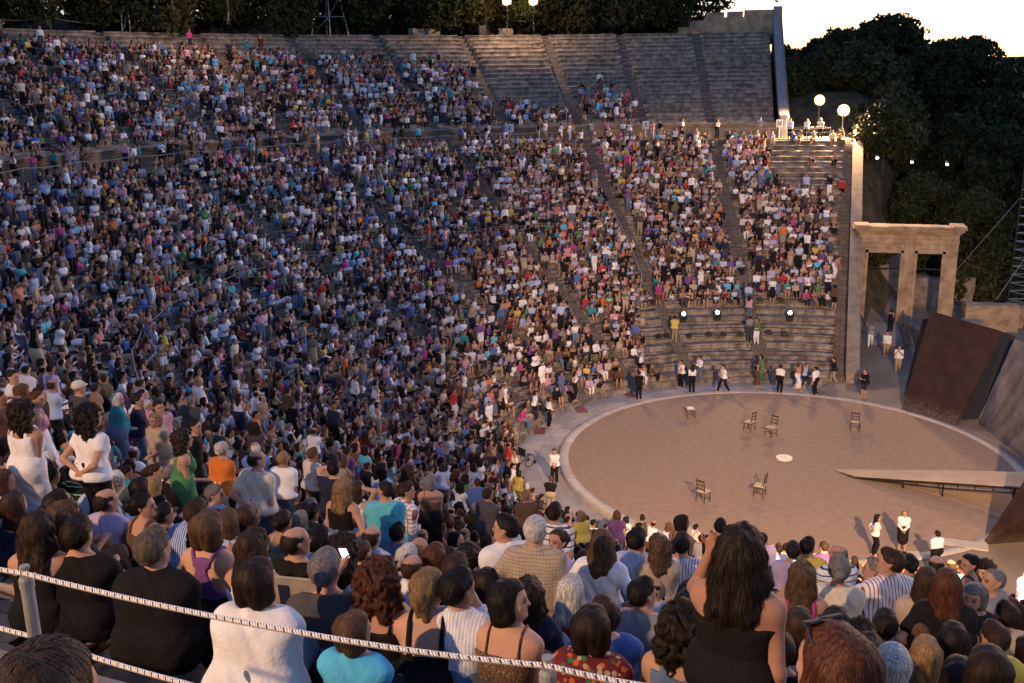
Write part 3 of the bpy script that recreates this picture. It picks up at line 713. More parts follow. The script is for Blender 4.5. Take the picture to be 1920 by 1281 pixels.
for k, (px, py, t_, s, lb) in enumerate([(1470, 150, 96, 1.3, 'thin bush against the sunset just right of the column'), (1480, 190, 92, 1.0, 'small bush below the sunset beside the column'), (1495, 165, 110, 1.2, 'feathery bush in front of the glowing horizon'),
        (1545, 175, 94, 1.4, 'dark bush on the bank directly behind the taller floodlight'), (1645, 215, 92, 1.5, 'bush on the bank right of the nearer floodlight'), (1665, 300, 86, 1.4, 'bush beside the end wall under the small lamp'), (1660, 365, 84, 1.3, 'bush beside the end wall above the gateway'), (1590, 200, 93, 1.3, 'bush on the bank between the two floodlights'), (1660, 250, 78, 1.4, 'wide dark bush on the bank behind the string lamps'), (1625, 170, 97, 1.6, 'bush at the skyline of the bank behind the nearer floodlight'),
        (1640, 540, 72, .8, 'low shrub behind the left doorway'), (1820, 500, 74, 1.2, 'shrub above the ruined wall right of the doorway'), (1880, 520, 76, 1.3, 'shrub beside the lattice tower foot')]):
    P = on_ray(px, py, t_); z = max(ground_z(P[0], P[1]) - .2, P[2] - 3.0 * s); tree('bush', P[0], P[1], ground_z(P[0], P[1]) - .2 if P[2] - 3 * s < ground_z(P[0], P[1]) + 3 else P[2] - 3 * s, s, k, lb, 'bush', 'bush', 'bushes around the theatre')
# ------------------------------------------------------------------ people: bodies grown as one smooth surface from posed limbs
def rcone(P, a, b, ra, rb):
    ba = b - a; l2 = float(ba @ ba)
    if l2 < 1e-9: return np.sqrt(((P - a) ** 2).sum(-1)) - max(ra, rb)
    pa = P - a; y = np.clip(pa @ ba / l2, 0, 1)
    d = pa - y[..., None] * ba
    return np.sqrt((d * d).sum(-1)) - (ra + (rb - ra) * y)
class SDF:
    """bones: (a, b, ra, rb, k, sub, scale)"""
    def __init__(s): s.b = []
    def cone(s, a, b, ra, rb=None, k=.03, sub=False, sc=None):
        s.b.append((np.array(a, float), np.array(b, float), ra, ra if rb is None else rb, k, sub, sc)); return s
    def grid(s, res, pad=.05, infl=0.0):
        lo = np.min([np.minimum(a - ra, b - rb) for a, b, ra, rb, k, sub, sc in s.b if not sub], axis=0) - pad - infl
        hi = np.max([np.maximum(a + ra, b + rb) for a, b, ra, rb, k, sub, sc in s.b if not sub], axis=0) + pad + infl
        n = np.ceil((hi - lo) / res).astype(int) + 1
        ax = [lo[i] + res * np.arange(n[i]) for i in range(3)]
        D = np.full(n, .3)
        for a, b, ra, rb, k, sub, sc in s.b:
            m = k + .02 + infl + 2.5 * res
            l = np.minimum(a - ra, b - rb) - m; h = np.maximum(a + ra, b + rb) + m
            i0 = np.clip(np.floor((l - lo) / res).astype(int), 0, n); i1 = np.clip(np.ceil((h - lo) / res).astype(int) + 1, 0, n)
            if (i1 <= i0).any(): continue
            sl = tuple(slice(i0[j], i1[j]) for j in range(3))
            G = np.stack(np.meshgrid(*[ax[j][sl[j]] for j in range(3)], indexing='ij'), -1)
            if sc is not None:
                c = (a + b) / 2; q = (G - c) / np.array(sc) + c; d = rcone(q, a, b, ra, rb) * min(sc)
            else: d = rcone(G, a, b, ra, rb)
            d = d - infl if not sub else d
            o = D[sl]
            if sub: D[sl] = np.maximum(o, -d)
            else:
                hh = np.clip(.5 + .5 * (d - o) / k, 0, 1)   # 1 -> o smaller
                D[sl] = d * (1 - hh) + o * hh - k * hh * (1 - hh)
        return D, lo, ax
def surface_nets(D, lo, res):
    S_ = D < 0
    n = np.array(D.shape)
    c = np.zeros(n - 1, np.int8)
    offs = [(i, j, k) for i in (0, 1) for j in (0, 1) for k in (0, 1)]
    sl = lambda o: tuple(slice(o[d], n[d] - 1 + o[d]) for d in range(3))
    for o in offs: c += S_[sl(o)]
    act = (c > 0) & (c < 8); I = np.argwhere(act)
    if len(I) == 0: return np.zeros((0, 3)), np.zeros((0, 4), int)
    idx = -np.ones(n - 1, np.int64); idx[act] = np.arange(len(I))
    val = {o: D[I[:, 0] + o[0], I[:, 1] + o[1], I[:, 2] + o[2]] for o in offs}
    acc = np.zeros((len(I), 3)); cnt = np.zeros(len(I))
    for o in offs:
        for d in range(3):
            if o[d] == 0:
                p = list(o); p[d] = 1; p = tuple(p); a, b = val[o], val[p]; m = (a < 0) != (b < 0)
                t = np.where(m, a / np.where(m, a - b, 1), 0); q = np.tile(np.array(o, float), (len(I), 1)); q[:, d] = t
                acc[m] += q[m]; cnt[m] += 1
    V = lo + (I + acc / cnt[:, None]) * res
    F = []
    for d in range(3):
        e, f = (d + 1) % 3, (d + 2) % 3
        a = S_; s0 = [slice(1, n[q] - 1) for q in range(3)]; s1 = list(s0); s0[d] = slice(0, n[d] - 1); s1[d] = slice(1, n[d])
        A, B = S_[tuple(s0)], S_[tuple(s1)]
        for flip, M in ((False, A & ~B), (True, ~A & B)):
            J = np.argwhere(M)
            if len(J) == 0: continue
            J = J + np.array([0 if q == d else 1 for q in range(3)])
            def at(de, df):
                K = J.copy(); K[:, e] += de; K[:, f] += df; return idx[K[:, 0], K[:, 1], K[:, 2]]
            q = np.stack([at(-1, -1), at(0, -1), at(0, 0), at(-1, 0)], -1)
            F.append(q[:, ::-1] if flip else q)
    F = np.concatenate(F); F = F[(F >= 0).all(1)]
    return V, F
def mesh_from(D, lo, res, name, m=None, relax=1):
    V, F = surface_nets(D, lo, res)
    for _ in range(relax):       # gentle smoothing along the mesh edges
        if len(V) == 0: break
        acc = np.zeros_like(V); cnt = np.zeros(len(V))
        for i in range(4):
            a, b = F[:, i], F[:, (i + 1) % 4]
            for x in range(3): acc[:, x] += np.bincount(a, V[b, x], len(V)) + np.bincount(b, V[a, x], len(V))
            cnt += np.bincount(a, minlength=len(V)) + np.bincount(b, minlength=len(V))
        V = V * .5 + .5 * acc / np.maximum(cnt, 1)[:, None]
    me = bpy.data.meshes.new(name)
    me.vertices.add(len(V)); me.vertices.foreach_set('co', V.astype(np.float32).ravel())
    me.loops.add(F.size); me.loops.foreach_set('vertex_index', F.astype(np.int32).ravel())
    me.polygons.add(len(F)); me.polygons.foreach_set('loop_start', np.arange(0, F.size, 4, dtype=np.int32))
    me.update(calc_edges=True); me.polygons.foreach_set('use_smooth', np.ones(len(F), bool))
    me.materials.append(m)
    return me
def rotm(yaw=0, pitch=0, roll=0):
    return np.array(Euler((pitch, roll, yaw), 'XYZ').to_matrix())
def ik(a, c, l1, l2, hint):
    a, c, hint = np.array(a, float), np.array(c, float), np.array(hint, float)
    v = c - a; d = np.linalg.norm(v); d2 = min(d, (l1 + l2) * .995); v = v / max(d, 1e-6); c = a + v * d2
    x = (l1 * l1 - l2 * l2 + d2 * d2) / (2 * d2); h = math.sqrt(max(l1 * l1 - x * x, 1e-6))
    hn = hint - v * (hint @ v); hn = hn / max(np.linalg.norm(hn), 1e-6)
    return a + v * x + hn * h, c
def skeleton(p):
    """p: dict(sit, sex, lean, twist, side, hyaw, hpitch, hroll, arms=(left, right), legs, fat, child)"""
    J = {}; sit = p.get('sit', True); fem = p.get('sex', 'f') == 'f'; s = p.get('fat', 1.0)
    J['pel'] = np.array([0, 0, .10 if sit else .93])
    B = rotm(p.get('twist', 0), -p.get('lean', .12), p.get('side', 0))
    bp = J['pel']
    up = lambda v: bp + B @ (np.array(v, float))
    sh = .160 if fem else .180
    J['up'] = up; J['B'] = B
    J['neck'] = up((0, -.01, .42)); 
    J['shL'] = up((-sh, -.01, .346)); J['shR'] = up((sh, -.01, .346))
    H = B @ rotm(p.get('hyaw', 0), p.get('lean', .12) * .6 - p.get('hpitch', -.05) * -1 * -1, p.get('hroll', 0))
    J['H'] = H; J['ht'] = up((0, .0, .475))
    J['head'] = lambda v: J['ht'] + H @ np.array(v, float)
    legs = p.get('legs', 'sit')
    for sd, sg in (('L', -1), ('R', 1)):
        hip = J['pel'] + np.array([.085 * sg, 0, -.01]); J['hip' + sd] = hip
        if sit:
            spread = p.get('spread', .10); kf = .43 + (.02 * sg if legs == 'uneven' else 0)
            kn = np.array([spread * sg * 1.15, kf, .10]); an = np.array([spread * sg, kf - p.get('tuck', .02), -.30])
            if legs == 'cross' and sg > 0: kn = np.array([.0, .44, .20]); an = np.array([-.13, .55, -.16])
        else:
            st = p.get('stride', 0.0); an = np.array([(.08 + p.get('spread', .02)) * sg, st * sg, .08 if abs(st) < .2 or sg > 0 else .13])
            kn, an = ik(hip, an, .43, .43, (0, 1, 0))
        J['kn' + sd] = kn; J['an' + sd] = an
        f = np.array([.03 * sg, 1, 0]); f /= np.linalg.norm(f); J['toe' + sd] = an + f * .155 + np.array([0, 0, -.045])
    arms = p.get('arms', ('knee', 'knee')); arms = (arms, arms) if isinstance(arms, str) else arms
    for (sd, sg), am in zip((('L', -1), ('R', 1)), arms):
        S0 = J['sh' + sd]; X = lambda x, y, z: up((x * sg, y, z))
        hint = B @ np.array([.6 * sg, -1.0, -.3])
        tab = {'knee': (J['kn' + sd] + np.array([0, -.07, .09]), hint), 'lap': (X(.03, .24, .02), hint), 'lap2': (X(-.02, .21, .06), hint),
               'side': (X(sh + .06, .02, -.16), (.2 * sg, -1, 0)), 'cross': (X(-.10, .19, .20), (.5 * sg, -.3, -1)), 'hip': (X(sh - .02, .02, .02), (1 * sg, -.55, 0)),
               'chin': (X(.05, .20, .40), (.5 * sg, .2, -1)), 'read': (X(.06, .30, .16), (.6 * sg, -.4, -1)), 'up': (X(.14, .14, .80), (1 * sg, .3, 0)),
               'phone': (X(.07, .30, .42), (.6 * sg, 0, -1)), 'back': (X(.02, -.15, .02), (1 * sg, -.5, 0)), 'behindhead': (X(.03, -.02, .62), (1 * sg, .1, .2)),
               'hang': (X(sh + .03, .05, -.20), (.2 * sg, -1, 0)), 'clap': (X(.03, .34, .30), (.7 * sg, -.2, -1)), 'out': (X(.42, .25, .30), (.3 * sg, -.6, -1)), 'push': (X(sh + .10, -.14, -.02), (.6 * sg, -1, 0)),
               'brow': (X(.10, .14, .58), (1 * sg, .2, -.2)), 'fwd': (X(.12, .40, .10), hint), 'fore': (X(.19, .17, .47), (.55 * sg, .25, -1.5))}
        tg, hn = tab[am]
        el, wr = ik(S0, tg, .275, .245, hn); J['el' + sd] = el; J['wr' + sd] = wr
        d = wr - el; d /= np.linalg.norm(d); J['hd' + sd] = d; J['arm' + sd] = am
        J['han' + sd] = wr + d * .085
    return J, sit, fem, s
def torso_bones(S, J, fem, s, bust=True, skirtless=True):
    up = J['up']
    def bar(z, hw, r, y=0.0, k=.07): S.cone(up((-hw, y, z)), up((hw, y, z)), r, k=k)
    bar(-.01, .075 * s + (.012 if fem else 0), .108 * s, -.01)
    bar(.12, (.045 if fem else .062) * s, .098 * s)
    bar(.25, (.062 if fem else .085) * s, .104 * (s * .5 + .5), -.005)
    bar(.345, .105 if fem else .125, .078, -.012)
    if s > 1.08: S.cone(up((0, .05, .08)), up((0, .06, .13)), .10 * s, k=.06)
    for sd in 'LR': S.cone(J['neck'] + (J['sh' + sd] - J['neck']) * .25 + J['B'] @ np.array([0, 0, .0]), J['sh' + sd], .060, .047, k=.05)
    if fem and bust:
        for sg in (-1, 1): S.cone(up((.072 * sg, .075, .245)), up((.075 * sg, .085, .235)), .058, k=.035)
def arm_bones(S, J, fem, t0=0.0, t1=2.0, s=1.0):
    ru, re, rw = (.042, .034, .024) if fem else (.050, .040, .029)
    ru *= s ** .7; re *= s ** .5
    for sd in 'LR':
        a, e, w_ = J['sh' + sd], J['el' + sd], J['wr' + sd]
        if t1 <= 1: S.cone(a, a + (e - a) * t1, ru * 1.05, ru + (re - ru) * t1, k=.04)
        else:
            S.cone(a, e, ru * 1.05, re, k=.04)
            S.cone(e, e + (w_ - e) * min(1, t1 - 1), re * 1.02, re + (rw - re) * min(1, t1 - 1), k=.025)
def leg_bones(S, J, s, t1=2.0, fem=True):
    rt, rk, ra = .083 * s, .055, .037
    for sd in 'LR':
        h, k_, a = J['hip' + sd], J['kn' + sd], J['an' + sd]
        if t1 <= 1: S.cone(h, h + (k_ - h) * t1, rt, rt + (rk - rt) * t1, k=.04)
        else:
            S.cone(h, k_, rt, rk, k=.04)
            e = k_ + (a - k_) * min(1, t1 - 1); S.cone(k_, e, rk, rk + (ra - rk) * min(1, t1 - 1), k=.03)
            if t1 >= 1.6: S.cone(k_ + (a - k_) * .25 + np.array([0, -.015, 0]), k_ + (a - k_) * .45, .048, .042, k=.04)
def hand_bones(S, J, sd, sg, fine):
    w_, d = J['wr' + sd], J['hd' + sd]
    if not fine:
        S.cone(w_ + d * .02, w_ + d * .085, .028, .030, k=.02); S.cone(w_ + d * .09, w_ + d * .15, .024, .013, k=.02); return
    n = np.cross(d, J['B'] @ np.array([sg * 1.0, .15, .2])); n /= np.linalg.norm(n); x = np.cross(n, d)
    curl = .35
    for i, o in enumerate((-.030, -.010, .010, .030)):
        S.cone(w_ + d * .01 + x * o * .5, w_ + d * .085 + x * o, .016, .0125, k=.014)
    for i, (o, L) in enumerate(((-.031, .062), (-.0105, .074), (.0105, .070), (.031, .054))):
        p = w_ + d * .085 + x * o; d1 = d * math.cos(curl) + n * math.sin(curl) + x * o * 1.2; d1 /= np.linalg.norm(d1)
        d2 = d * math.cos(curl * 2.4) + n * math.sin(curl * 2.4)
        S.cone(p, p + d1 * L * .52, .0100, .0092, k=.003); S.cone(p + d1 * L * .52, p + d1 * L * .52 + d2 * L * .5, .0092, .0078, k=.003)
    t = w_ + d * .028 - x * .026 * sg; t1 = d * .62 - x * .62 * sg + n * .45; t1 /= np.linalg.norm(t1)
    S.cone(t, t + t1 * .04, .0135, .0110, k=.010); S.cone(t + t1 * .04, t + t1 * .04 + (t1 * .7 + d * .5) * .03, .0105, .0085, k=.004)
def head_bones(S, hd, face=True, fem=True):
    C = lambda a, b, ra, rb=None, k=.03: S.cone(hd(a), hd(b), ra, rb, k)
    C((0, -.028, .135), (0, .018, .140), .083, .078)
    C((0, .045, .10), (0, .055, .045), .058, .040, .04)
    C((0, .030, .06), (0, .072, .012), .050, .022 if fem else .028, .03)
    for sg in (-1, 1):
        C((.050 * sg, .012, .06), (.030 * sg, .055, .022), .024, .018, .03)   # jaw
        C((.045 * sg, .068, .072), (.040 * sg, .070, .066), .018, .016, .02)  # cheek
        C((.079 * sg, -.006, .082), (.084 * sg, -.016, .112), .012, .015, .012)  # ear
        C((.018 * sg, .094, .118), (.048 * sg, .080, .118), .011, .010, .012)  # brow
    C((0, .098, .112), (0, .117, .076), .0085, .0125, .010)                   # nose
    for sg in (-1, 1): C((.010 * sg, .108, .072), (.012 * sg, .105, .072), .009, .009, .006)
    C((-.016, .096, .046), (.016, .096, .046), .0095, .0095, .008)            # lips
    C((0, .086, .016), (0, .088, .014), .015, .015, .015)                     # chin
def body_sdf(p, fine=False):
    J, sit, fem, s = skeleton(p); S = SDF()
    torso_bones(S, J, fem, s); S.cone(J['neck'] - J['B'] @ np.array([0, 0, .03]), J['ht'] + J['H'] @ np.array([0, .005, .06]), .056 if fem else .064, .048 if fem else .056, k=.035)
    arm_bones(S, J, fem, s=s); leg_bones(S, J, s, fem=fem)
    for sd, sg in (('L', -1), ('R', 1)):
        a, t = J['an' + sd], J['toe' + sd]; S.cone(a + np.array([0, -.035, -.045]), t, .036, .030, k=.03)
        hand_bones(S, J, sd, sg, fine)
    head_bones(S, J['head'], True, fem)
    return S, J, sit, fem, s
def clip_below(D, ax, J, fn):
    G = np.stack(np.meshgrid(*ax, indexing='ij'), -1) - J['pel']
    L = G @ J['B']            # torso coordinates
    return np.maximum(D, fn(L))
def top_mesh(p, kind, res):
    J, sit, fem, s = skeleton(p); S = SDF(); torso_bones(S, J, fem, s)
    infl = .017
    if kind in ('tee', 'shirt', 'blouse'):
        arm_bones(S, J, fem, t1={'tee': .62, 'shirt': 1.93, 'blouse': .30}[kind], s=s)
        if kind == 'shirt': S.cone(J['up']((0, -.012, .41)), J['up']((0, .012, .45)), .066 if fem else .072, .064 if fem else .070, k=.02)
        else: S.cone(J['up']((0, -.02, .40)), J['up']((0, -.01, .425)), .062, .058, k=.03)
    low_ = .05
    if kind in ('tee', 'blouse'):
        S.cone(J['up']((-.082 * s, -.012, -.02)), J['up']((.082 * s, -.012, -.02)), .118 * s + .021, k=.04); low_ = .10 if sit else .07
    D, lo, ax = S.grid(res, infl=infl)
    ztop = {'tee': .445, 'shirt': .47, 'blouse': .44}.get(kind, .3)
    if kind in ('tee', 'shirt', 'blouse'):
        f = lambda L: np.maximum(L[..., 2] - (ztop - np.where(L[..., 1] > .03, .55 * np.clip(L[..., 1] - .03, 0, .1), 0)), -(L[..., 2] + low_))
    elif kind == 'tank':
        def f(L):
            strap = np.maximum(np.abs(np.abs(L[..., 0]) - .088) - .020, L[..., 2] - .50)
            bodyl = np.maximum(L[..., 2] - (.315 + .25 * np.abs(L[..., 0])), np.abs(L[..., 0]) - .158)
            return np.maximum(np.minimum(bodyl, strap), -(L[..., 2] + .05))
    elif kind == 'camisole':
        def f(L):
            strap = np.maximum(np.abs(np.abs(L[..., 0]) - .098) - .0085, L[..., 2] - .50)
            return np.maximum(np.minimum(L[..., 2] - .285, strap), -(L[..., 2] + .05))
    elif kind == 'lowback':     # low back, one broad strap
        def f(L):
            strap = np.maximum(np.abs(np.abs(L[..., 0]) - .10) - .014, L[..., 2] - .50)
            cut = L[..., 2] - np.where(L[..., 1] < 0, .20, .30)
            return np.maximum(np.minimum(cut, strap), -(L[..., 2] + .05))
    elif kind == 'racer':
        def f(L):
            yb = L[..., 2]; half = np.clip(.045 + .55 * np.clip(.30 - yb, 0, .3), .03, .17)
            bk = np.maximum(np.abs(L[..., 0]) - half, yb - .40)
            st = np.maximum(np.abs(np.abs(L[..., 0]) - (.05 + .5 * np.clip(yb - .36, 0, .2))) - .017, .34 - yb)
            fr = np.maximum(yb - .30, -L[..., 1])
            return np.maximum(np.minimum(np.minimum(bk, st), np.minimum(fr, yb - .16)), -(yb + .05))
    D = clip_below(D, ax, J, f)
    # cloth folds
    G = np.stack(np.meshgrid(*ax, indexing='ij'), -1)
    am = {'tee': .0065, 'shirt': .0075, 'blouse': .006}.get(kind, .003)
    D = D + am * np.sin(G[..., 2] * 34 + 4 * np.sin(G[..., 0] * 11) + 16 * G[..., 0] + 9 * G[..., 1]) * np.sin(G[..., 0] * 15 + 5 + 6 * G[..., 2])
    return mesh_from(D, lo, res, 'top')
def bottom_mesh(p, kind, res):
    J, sit, fem, s = skeleton(p); S = SDF(); up = J['up']
    S.cone(up((-.078 * s, -.01, -.01)), up((.078 * s, -.01, -.01)), .118 * s, k=.05); S.cone(up((-.06 * s, -.005, .06)), up((.06 * s, -.005, .06)), .108 * s, k=.05)
    infl = .019
    if kind == 'trousers': leg_bones(S, J, s, 1.93, fem)
    elif kind == 'shorts': leg_bones(S, J, s, .88, fem)
    elif kind in ('skirt', 'longskirt'):
        leg_bones(S, J, s, .9 if kind == 'skirt' else 1.55, fem); infl = .022
        a = (J['hipL'] + J['hipR']) / 2; k_ = (J['knL'] + J['knR']) / 2; q = (J['anL'] + J['anR']) / 2
        S.cone(a, a + (k_ - a) * (.9 if kind == 'skirt' else 1), .10 * s, .075, k=.10)
        if kind == 'longskirt': S.cone(k_, k_ + (q - k_) * .6, .095, .125, k=.10)
        elif not sit: S.cone(a, k_, .13 * s, .16, k=.08)
    D, lo, ax = S.grid(res, infl=infl)
    G = np.stack(np.meshgrid(*ax, indexing='ij'), -1)
    D = D + .003 * np.sin(G[..., 2] * 41 + 4 * np.sin(G[..., 0] * 15))
    return mesh_from(D, lo, res, 'bottom')
def shoes_mesh(p, res):
    J, sit, fem, s = skeleton(p); S = SDF()
    for sd in 'LR': a, t = J['an' + sd], J['toe' + sd]; S.cone(a + np.array([0, -.035, -.045]), t, .041, .034, k=.02)
    D, lo, ax = S.grid(res, infl=.004); D = np.maximum(D, 0 * D - 1)
    return mesh_from(D, lo, res, 'shoes')
def noise3(G, f, ph=0.0):
    x, y, z = G[..., 0] * f, G[..., 1] * f, G[..., 2] * f
    return (np.sin(x + 1.7 * np.sin(y * .8 + ph)) * np.sin(y + 1.3 * np.sin(z * .9 + ph * 2)) * np.sin(z + 1.5 * np.sin(x * .7 + ph * 3)))
def add_strands(me, style, seed, res):
    """locks of hair lying on the hair volume and breaking its outline"""
    n = len(me.vertices); V = np.empty(n * 3, np.float32); me.vertices.foreach_get('co', V); V = V.reshape(-1, 3).astype(float)
    Nn = np.empty(n * 3, np.float32); me.vertices.foreach_get('normal', Nn); Nn = Nn.reshape(-1, 3).astype(float)
    F0 = np.empty(len(me.loops), np.int32); me.loops.foreach_get('vertex_index', F0); F0 = F0.reshape(-1, 4)
    g = np.random.RandomState(seed + 5); K = 4200 if res < .009 else 800
    ln, curl, lift = {'short': (.032, .1, .006), 'cropped': (.014, .1, .003), 'balding': (.016, .1, .003), 'bob': (.075, .06, .005), 'long': (.13, .05, .006), 'wavy': (.11, .35, .010), 'bigwavy': (.14, .40, .016), 'curly': (.05, .9, .012), 'afro': (.03, .6, .008), 'pony': (.08, .05, .004), 'bun': (.06, .15, .006), 'messybun': (.07, .3, .010)}[style]
    w_ = .0021 if res < .009 else .005
    i = g.randint(0, n, K); P = V[i] + Nn[i] * .002; NN = Nn[i]
    crown = np.array([0, -.035, .225]); d = P - crown; d /= np.maximum(np.linalg.norm(d, axis=1), 1e-6)[:, None]
    flow = d * .55 + np.array([0, -.12, -1.0]) * np.clip(.25 + (.235 - P[:, 2:3]) * 5, .2, 1.2) + g.randn(K, 3) * (.14 + curl * .35)
    nm = ['pony', 'bun', 'messybun']
    if style in nm:
        knot = np.array([0, -.12, .11]); up_ = P[:, 2] > .08; t = knot - P; t /= np.maximum(np.linalg.norm(t, axis=1), 1e-6)[:, None]; flow = np.where(up_[:, None], t + g.randn(K, 3) * .12, flow)
    from mathutils.bvhtree import BVHTree
    bv = BVHTree.FromPolygons([tuple(v) for v in V], [tuple(q) for q in F0])
    L_ = ln * g.uniform(.6, 1.3, K); S_ = 5; rows = []; lf = lift * g.uniform(.1, 1, K); ph = g.uniform(0, 6, K)
    for s in range(S_ + 1):
        f = flow - NN * (flow * NN).sum(1)[:, None]; f /= np.maximum(np.linalg.norm(f, axis=1), 1e-6)[:, None]
        sd = np.cross(f, NN); ww = w_ * (1 - .8 * (s / S_) ** 2)
        rows.append(np.stack([P - sd * ww, P + sd * ww], 1))
        if s == S_: break
        P = P + f * (L_ / S_)[:, None] + sd * (curl * .007 * np.sin(s * 1.9 + ph))[:, None]
        Q = P.copy()
        for k in range(K):
            h = bv.find_nearest(Vector(P[k]))
            if h[0] is not None: Q[k] = h[0]; NN[k] = h[1]
        off = .0015 + lf * ((s + 1) / S_) ** 2
        P = Q + NN * off[:, None]
        flow = f + np.array([0, 0, -.35]) * (ln > .05) + sd * (curl * .45 * np.sin(s * 1.7 + ph))[:, None]
    SV = np.stack(rows, 1).reshape(-1, 3); b = np.arange(K)[:, None] * (2 * (S_ + 1)); FF = []
    for s in range(S_): FF.append(np.concatenate([b + 2 * s, b + 2 * s + 1, b + 2 * s + 3, b + 2 * s + 2], 1))
    FF = np.concatenate(FF) + n; V2 = np.concatenate([V, SV]); F2 = np.concatenate([F0, FF])
    m2 = bpy.data.meshes.new('hair'); m2.vertices.add(len(V2)); m2.vertices.foreach_set('co', V2.astype(np.float32).ravel())
    m2.loops.add(F2.size); m2.loops.foreach_set('vertex_index', F2.astype(np.int32).ravel()); m2.polygons.add(len(F2)); m2.polygons.foreach_set('loop_start', np.arange(0, F2.size, 4, dtype=np.int32))
    m2.update(calc_edges=True); m2.polygons.foreach_set('use_smooth', np.ones(len(F2), bool)); m2.materials.append(None); bpy.data.meshes.remove(me); return m2
def hair_mesh(style, res, seed=0):
    """in head coordinates (origin at the top of the neck, y forward)"""
    S = SDF(); C = lambda a, b, ra, rb=None, k=.03: S.cone(a, b, ra, rb, k)
    C((0, -.030, .138), (0, .016, .150), .094, .084)
    amp, fr = .004, 60.0; face = .058; low = .075
    if style == 'short': amp = .004; fr = 75; low = .05; C((0, -.055, .09), (0, -.06, .06), .068, .05); C((0, .02, .18), (0, .04, .19), .055, .045)
    elif style == 'cropped': amp = .002; fr = 110; S.b.clear(); C((0, -.029, .137), (0, .017, .145), .0885, .080); C((0, -.055, .08), (0, -.058, .06), .06, .05); low = .055
    elif style == 'balding': amp = .002; fr = 100; S.b.clear(); C((0, -.032, .12), (0, .0, .12), .0885, .085); C((0, -.055, .08), (0, -.058, .06), .06, .05); low = .05
    elif style == 'bob':
        for sg in (-1, 1): C((.052 * sg, -.02, .13), (.062 * sg, -.010, .03), .052, .046); C((.04 * sg, -.06, .12), (.045 * sg, -.06, .02), .06, .05)
        low = -.03; amp = .004
    elif style in ('long', 'wavy'):
        for sg in (-1, 1):
            C((.050 * sg, -.02, .12), (.070 * sg, -.035, .0), .050, .048); C((.070 * sg, -.035, .0), (.082 * sg, -.075, -.16), .048, .034)
            C((.03 * sg, -.06, .10), (.040 * sg, -.085, -.10), .06, .055); C((.040 * sg, -.085, -.10), (.045 * sg, -.095, -.24), .055, .030)
        low = -.34; amp = .005 if style == 'long' else .013; fr = 60 if style == 'long' else 42
    elif style == 'bigwavy':
        for sg in (-1, 1):
            C((.050 * sg, -.02, .13), (.076 * sg, -.035, .0), .054, .054); C((.076 * sg, -.035, .0), (.088 * sg, -.075, -.16), .054, .038)
            C((.088 * sg, -.075, -.16), (.075 * sg, -.09, -.27), .038, .014)
            C((.03 * sg, -.06, .10), (.040 * sg, -.09, -.12), .065, .056); C((.040 * sg, -.09, -.12), (.035 * sg, -.10, -.30), .056, .016)
        low = -.36; amp = .012; fr = 42
    elif style == 'curly':
        C((0, -.035, .13), (0, -.01, .15), .125, .11, .04)
        for sg in (-1, 1): C((.06 * sg, -.04, .10), (.085 * sg, -.05, -.02), .075, .07, .04); C((.05 * sg, -.07, .0), (.06 * sg, -.08, -.10), .07, .045, .04)
        low = -.2; amp = .020; fr = 55; face = .068
    elif style == 'afro': C((0, -.03, .14), (0, .0, .16), .118, .10); C((0, -.06, .07), (0, -.07, .05), .08, .06); low = .02; amp = .014; fr = 70
    elif style == 'pony':
        C((0, -.12, .15), (0, -.15, .10), .035, .04, .02); C((0, -.15, .10), (0, -.13, -.10), .038, .018, .02); low = .05; amp = .003
    elif style == 'bun':
        C((0, -.13, .13), (0, -.135, .12), .048, .046, .015); C((0, -.06, .09), (0, -.09, .06), .06, .04); low = .03; amp = .006; fr = 50
    elif style == 'messybun':
        C((.0, -.11, .09), (.0, -.115, .075), .055, .05, .02); C((0, -.08, .05), (.02, -.09, -.04), .045, .02, .03); C((0, -.09, .06), (-.03, -.09, -.02), .035, .015, .03); low = -.2; amp = .008; fr = 55
    elif style == 'cap':
        S.b.clear(); C((0, -.025, .15), (0, .014, .155), .100, .092); low = .12; amp = 0; C((0, .09, .145), (0, .15, .135), .03, .02, .03); C((-.045, .10, .14), (.045, .10, .14), .022, .022, .03)
    elif style == 'sunhat':
        S.b.clear(); C((0, -.02, .16), (0, .010, .165), .098, .095); amp = 0; low = .1
    D, lo, ax = S.grid(res, pad=.06)
    G = np.stack(np.meshgrid(*ax, indexing='ij'), -1)
    x, y, z = G[..., 0], G[..., 1], G[..., 2]
    if amp: D = D + amp * noise3(G, fr, seed) + amp * .5 * noise3(G * np.array([1, 1, .35]), fr * 2.1, seed + 2)
    if style == 'sunhat':
        rr = np.sqrt(x * x + (y + .005) ** 2); brim = np.maximum(np.abs(z - .135 + .25 * np.clip(rr - .11, 0, 1)) - .008, rr - .165); D = np.minimum(D, brim); D = np.maximum(D, .12 - z - np.where(rr > .11, .2, 0))
    elif style == 'cap': D = np.maximum(D, .115 - z)
    else:
        # open the face: in front of a slanting plane and under the fringe
        fz = .168 if style in ('bob', 'curly') else (.185 if style not in ('cropped', 'balding') else .19)
        faceb = np.maximum(np.maximum((.035 + .35 * np.clip(z - .1, 0, .2)) - y + (.03 if style in ('cropped', 'short', 'balding', 'pony', 'bun') else 0) * (z < .13) * -1, z - fz), np.abs(x) - .075)
        D = np.maximum(D, -faceb) if style not in ('afro',) else np.maximum(D, -np.maximum(np.maximum(.05 - y, z - .18), np.abs(x) - .075))
        if style in ('short', 'cropped', 'balding', 'pony', 'bun', 'afro'):
            D = np.maximum(D, low + np.clip(y + .04, 0, .2) * 1.15 - z + (0))
            if style in ('short', 'cropped', 'balding', 'pony'): D = np.maximum(D, -np.maximum(np.maximum(.066 - np.abs(x), np.abs(y + .004) - .034), z - .122))
        else: D = np.maximum(D, low - z)
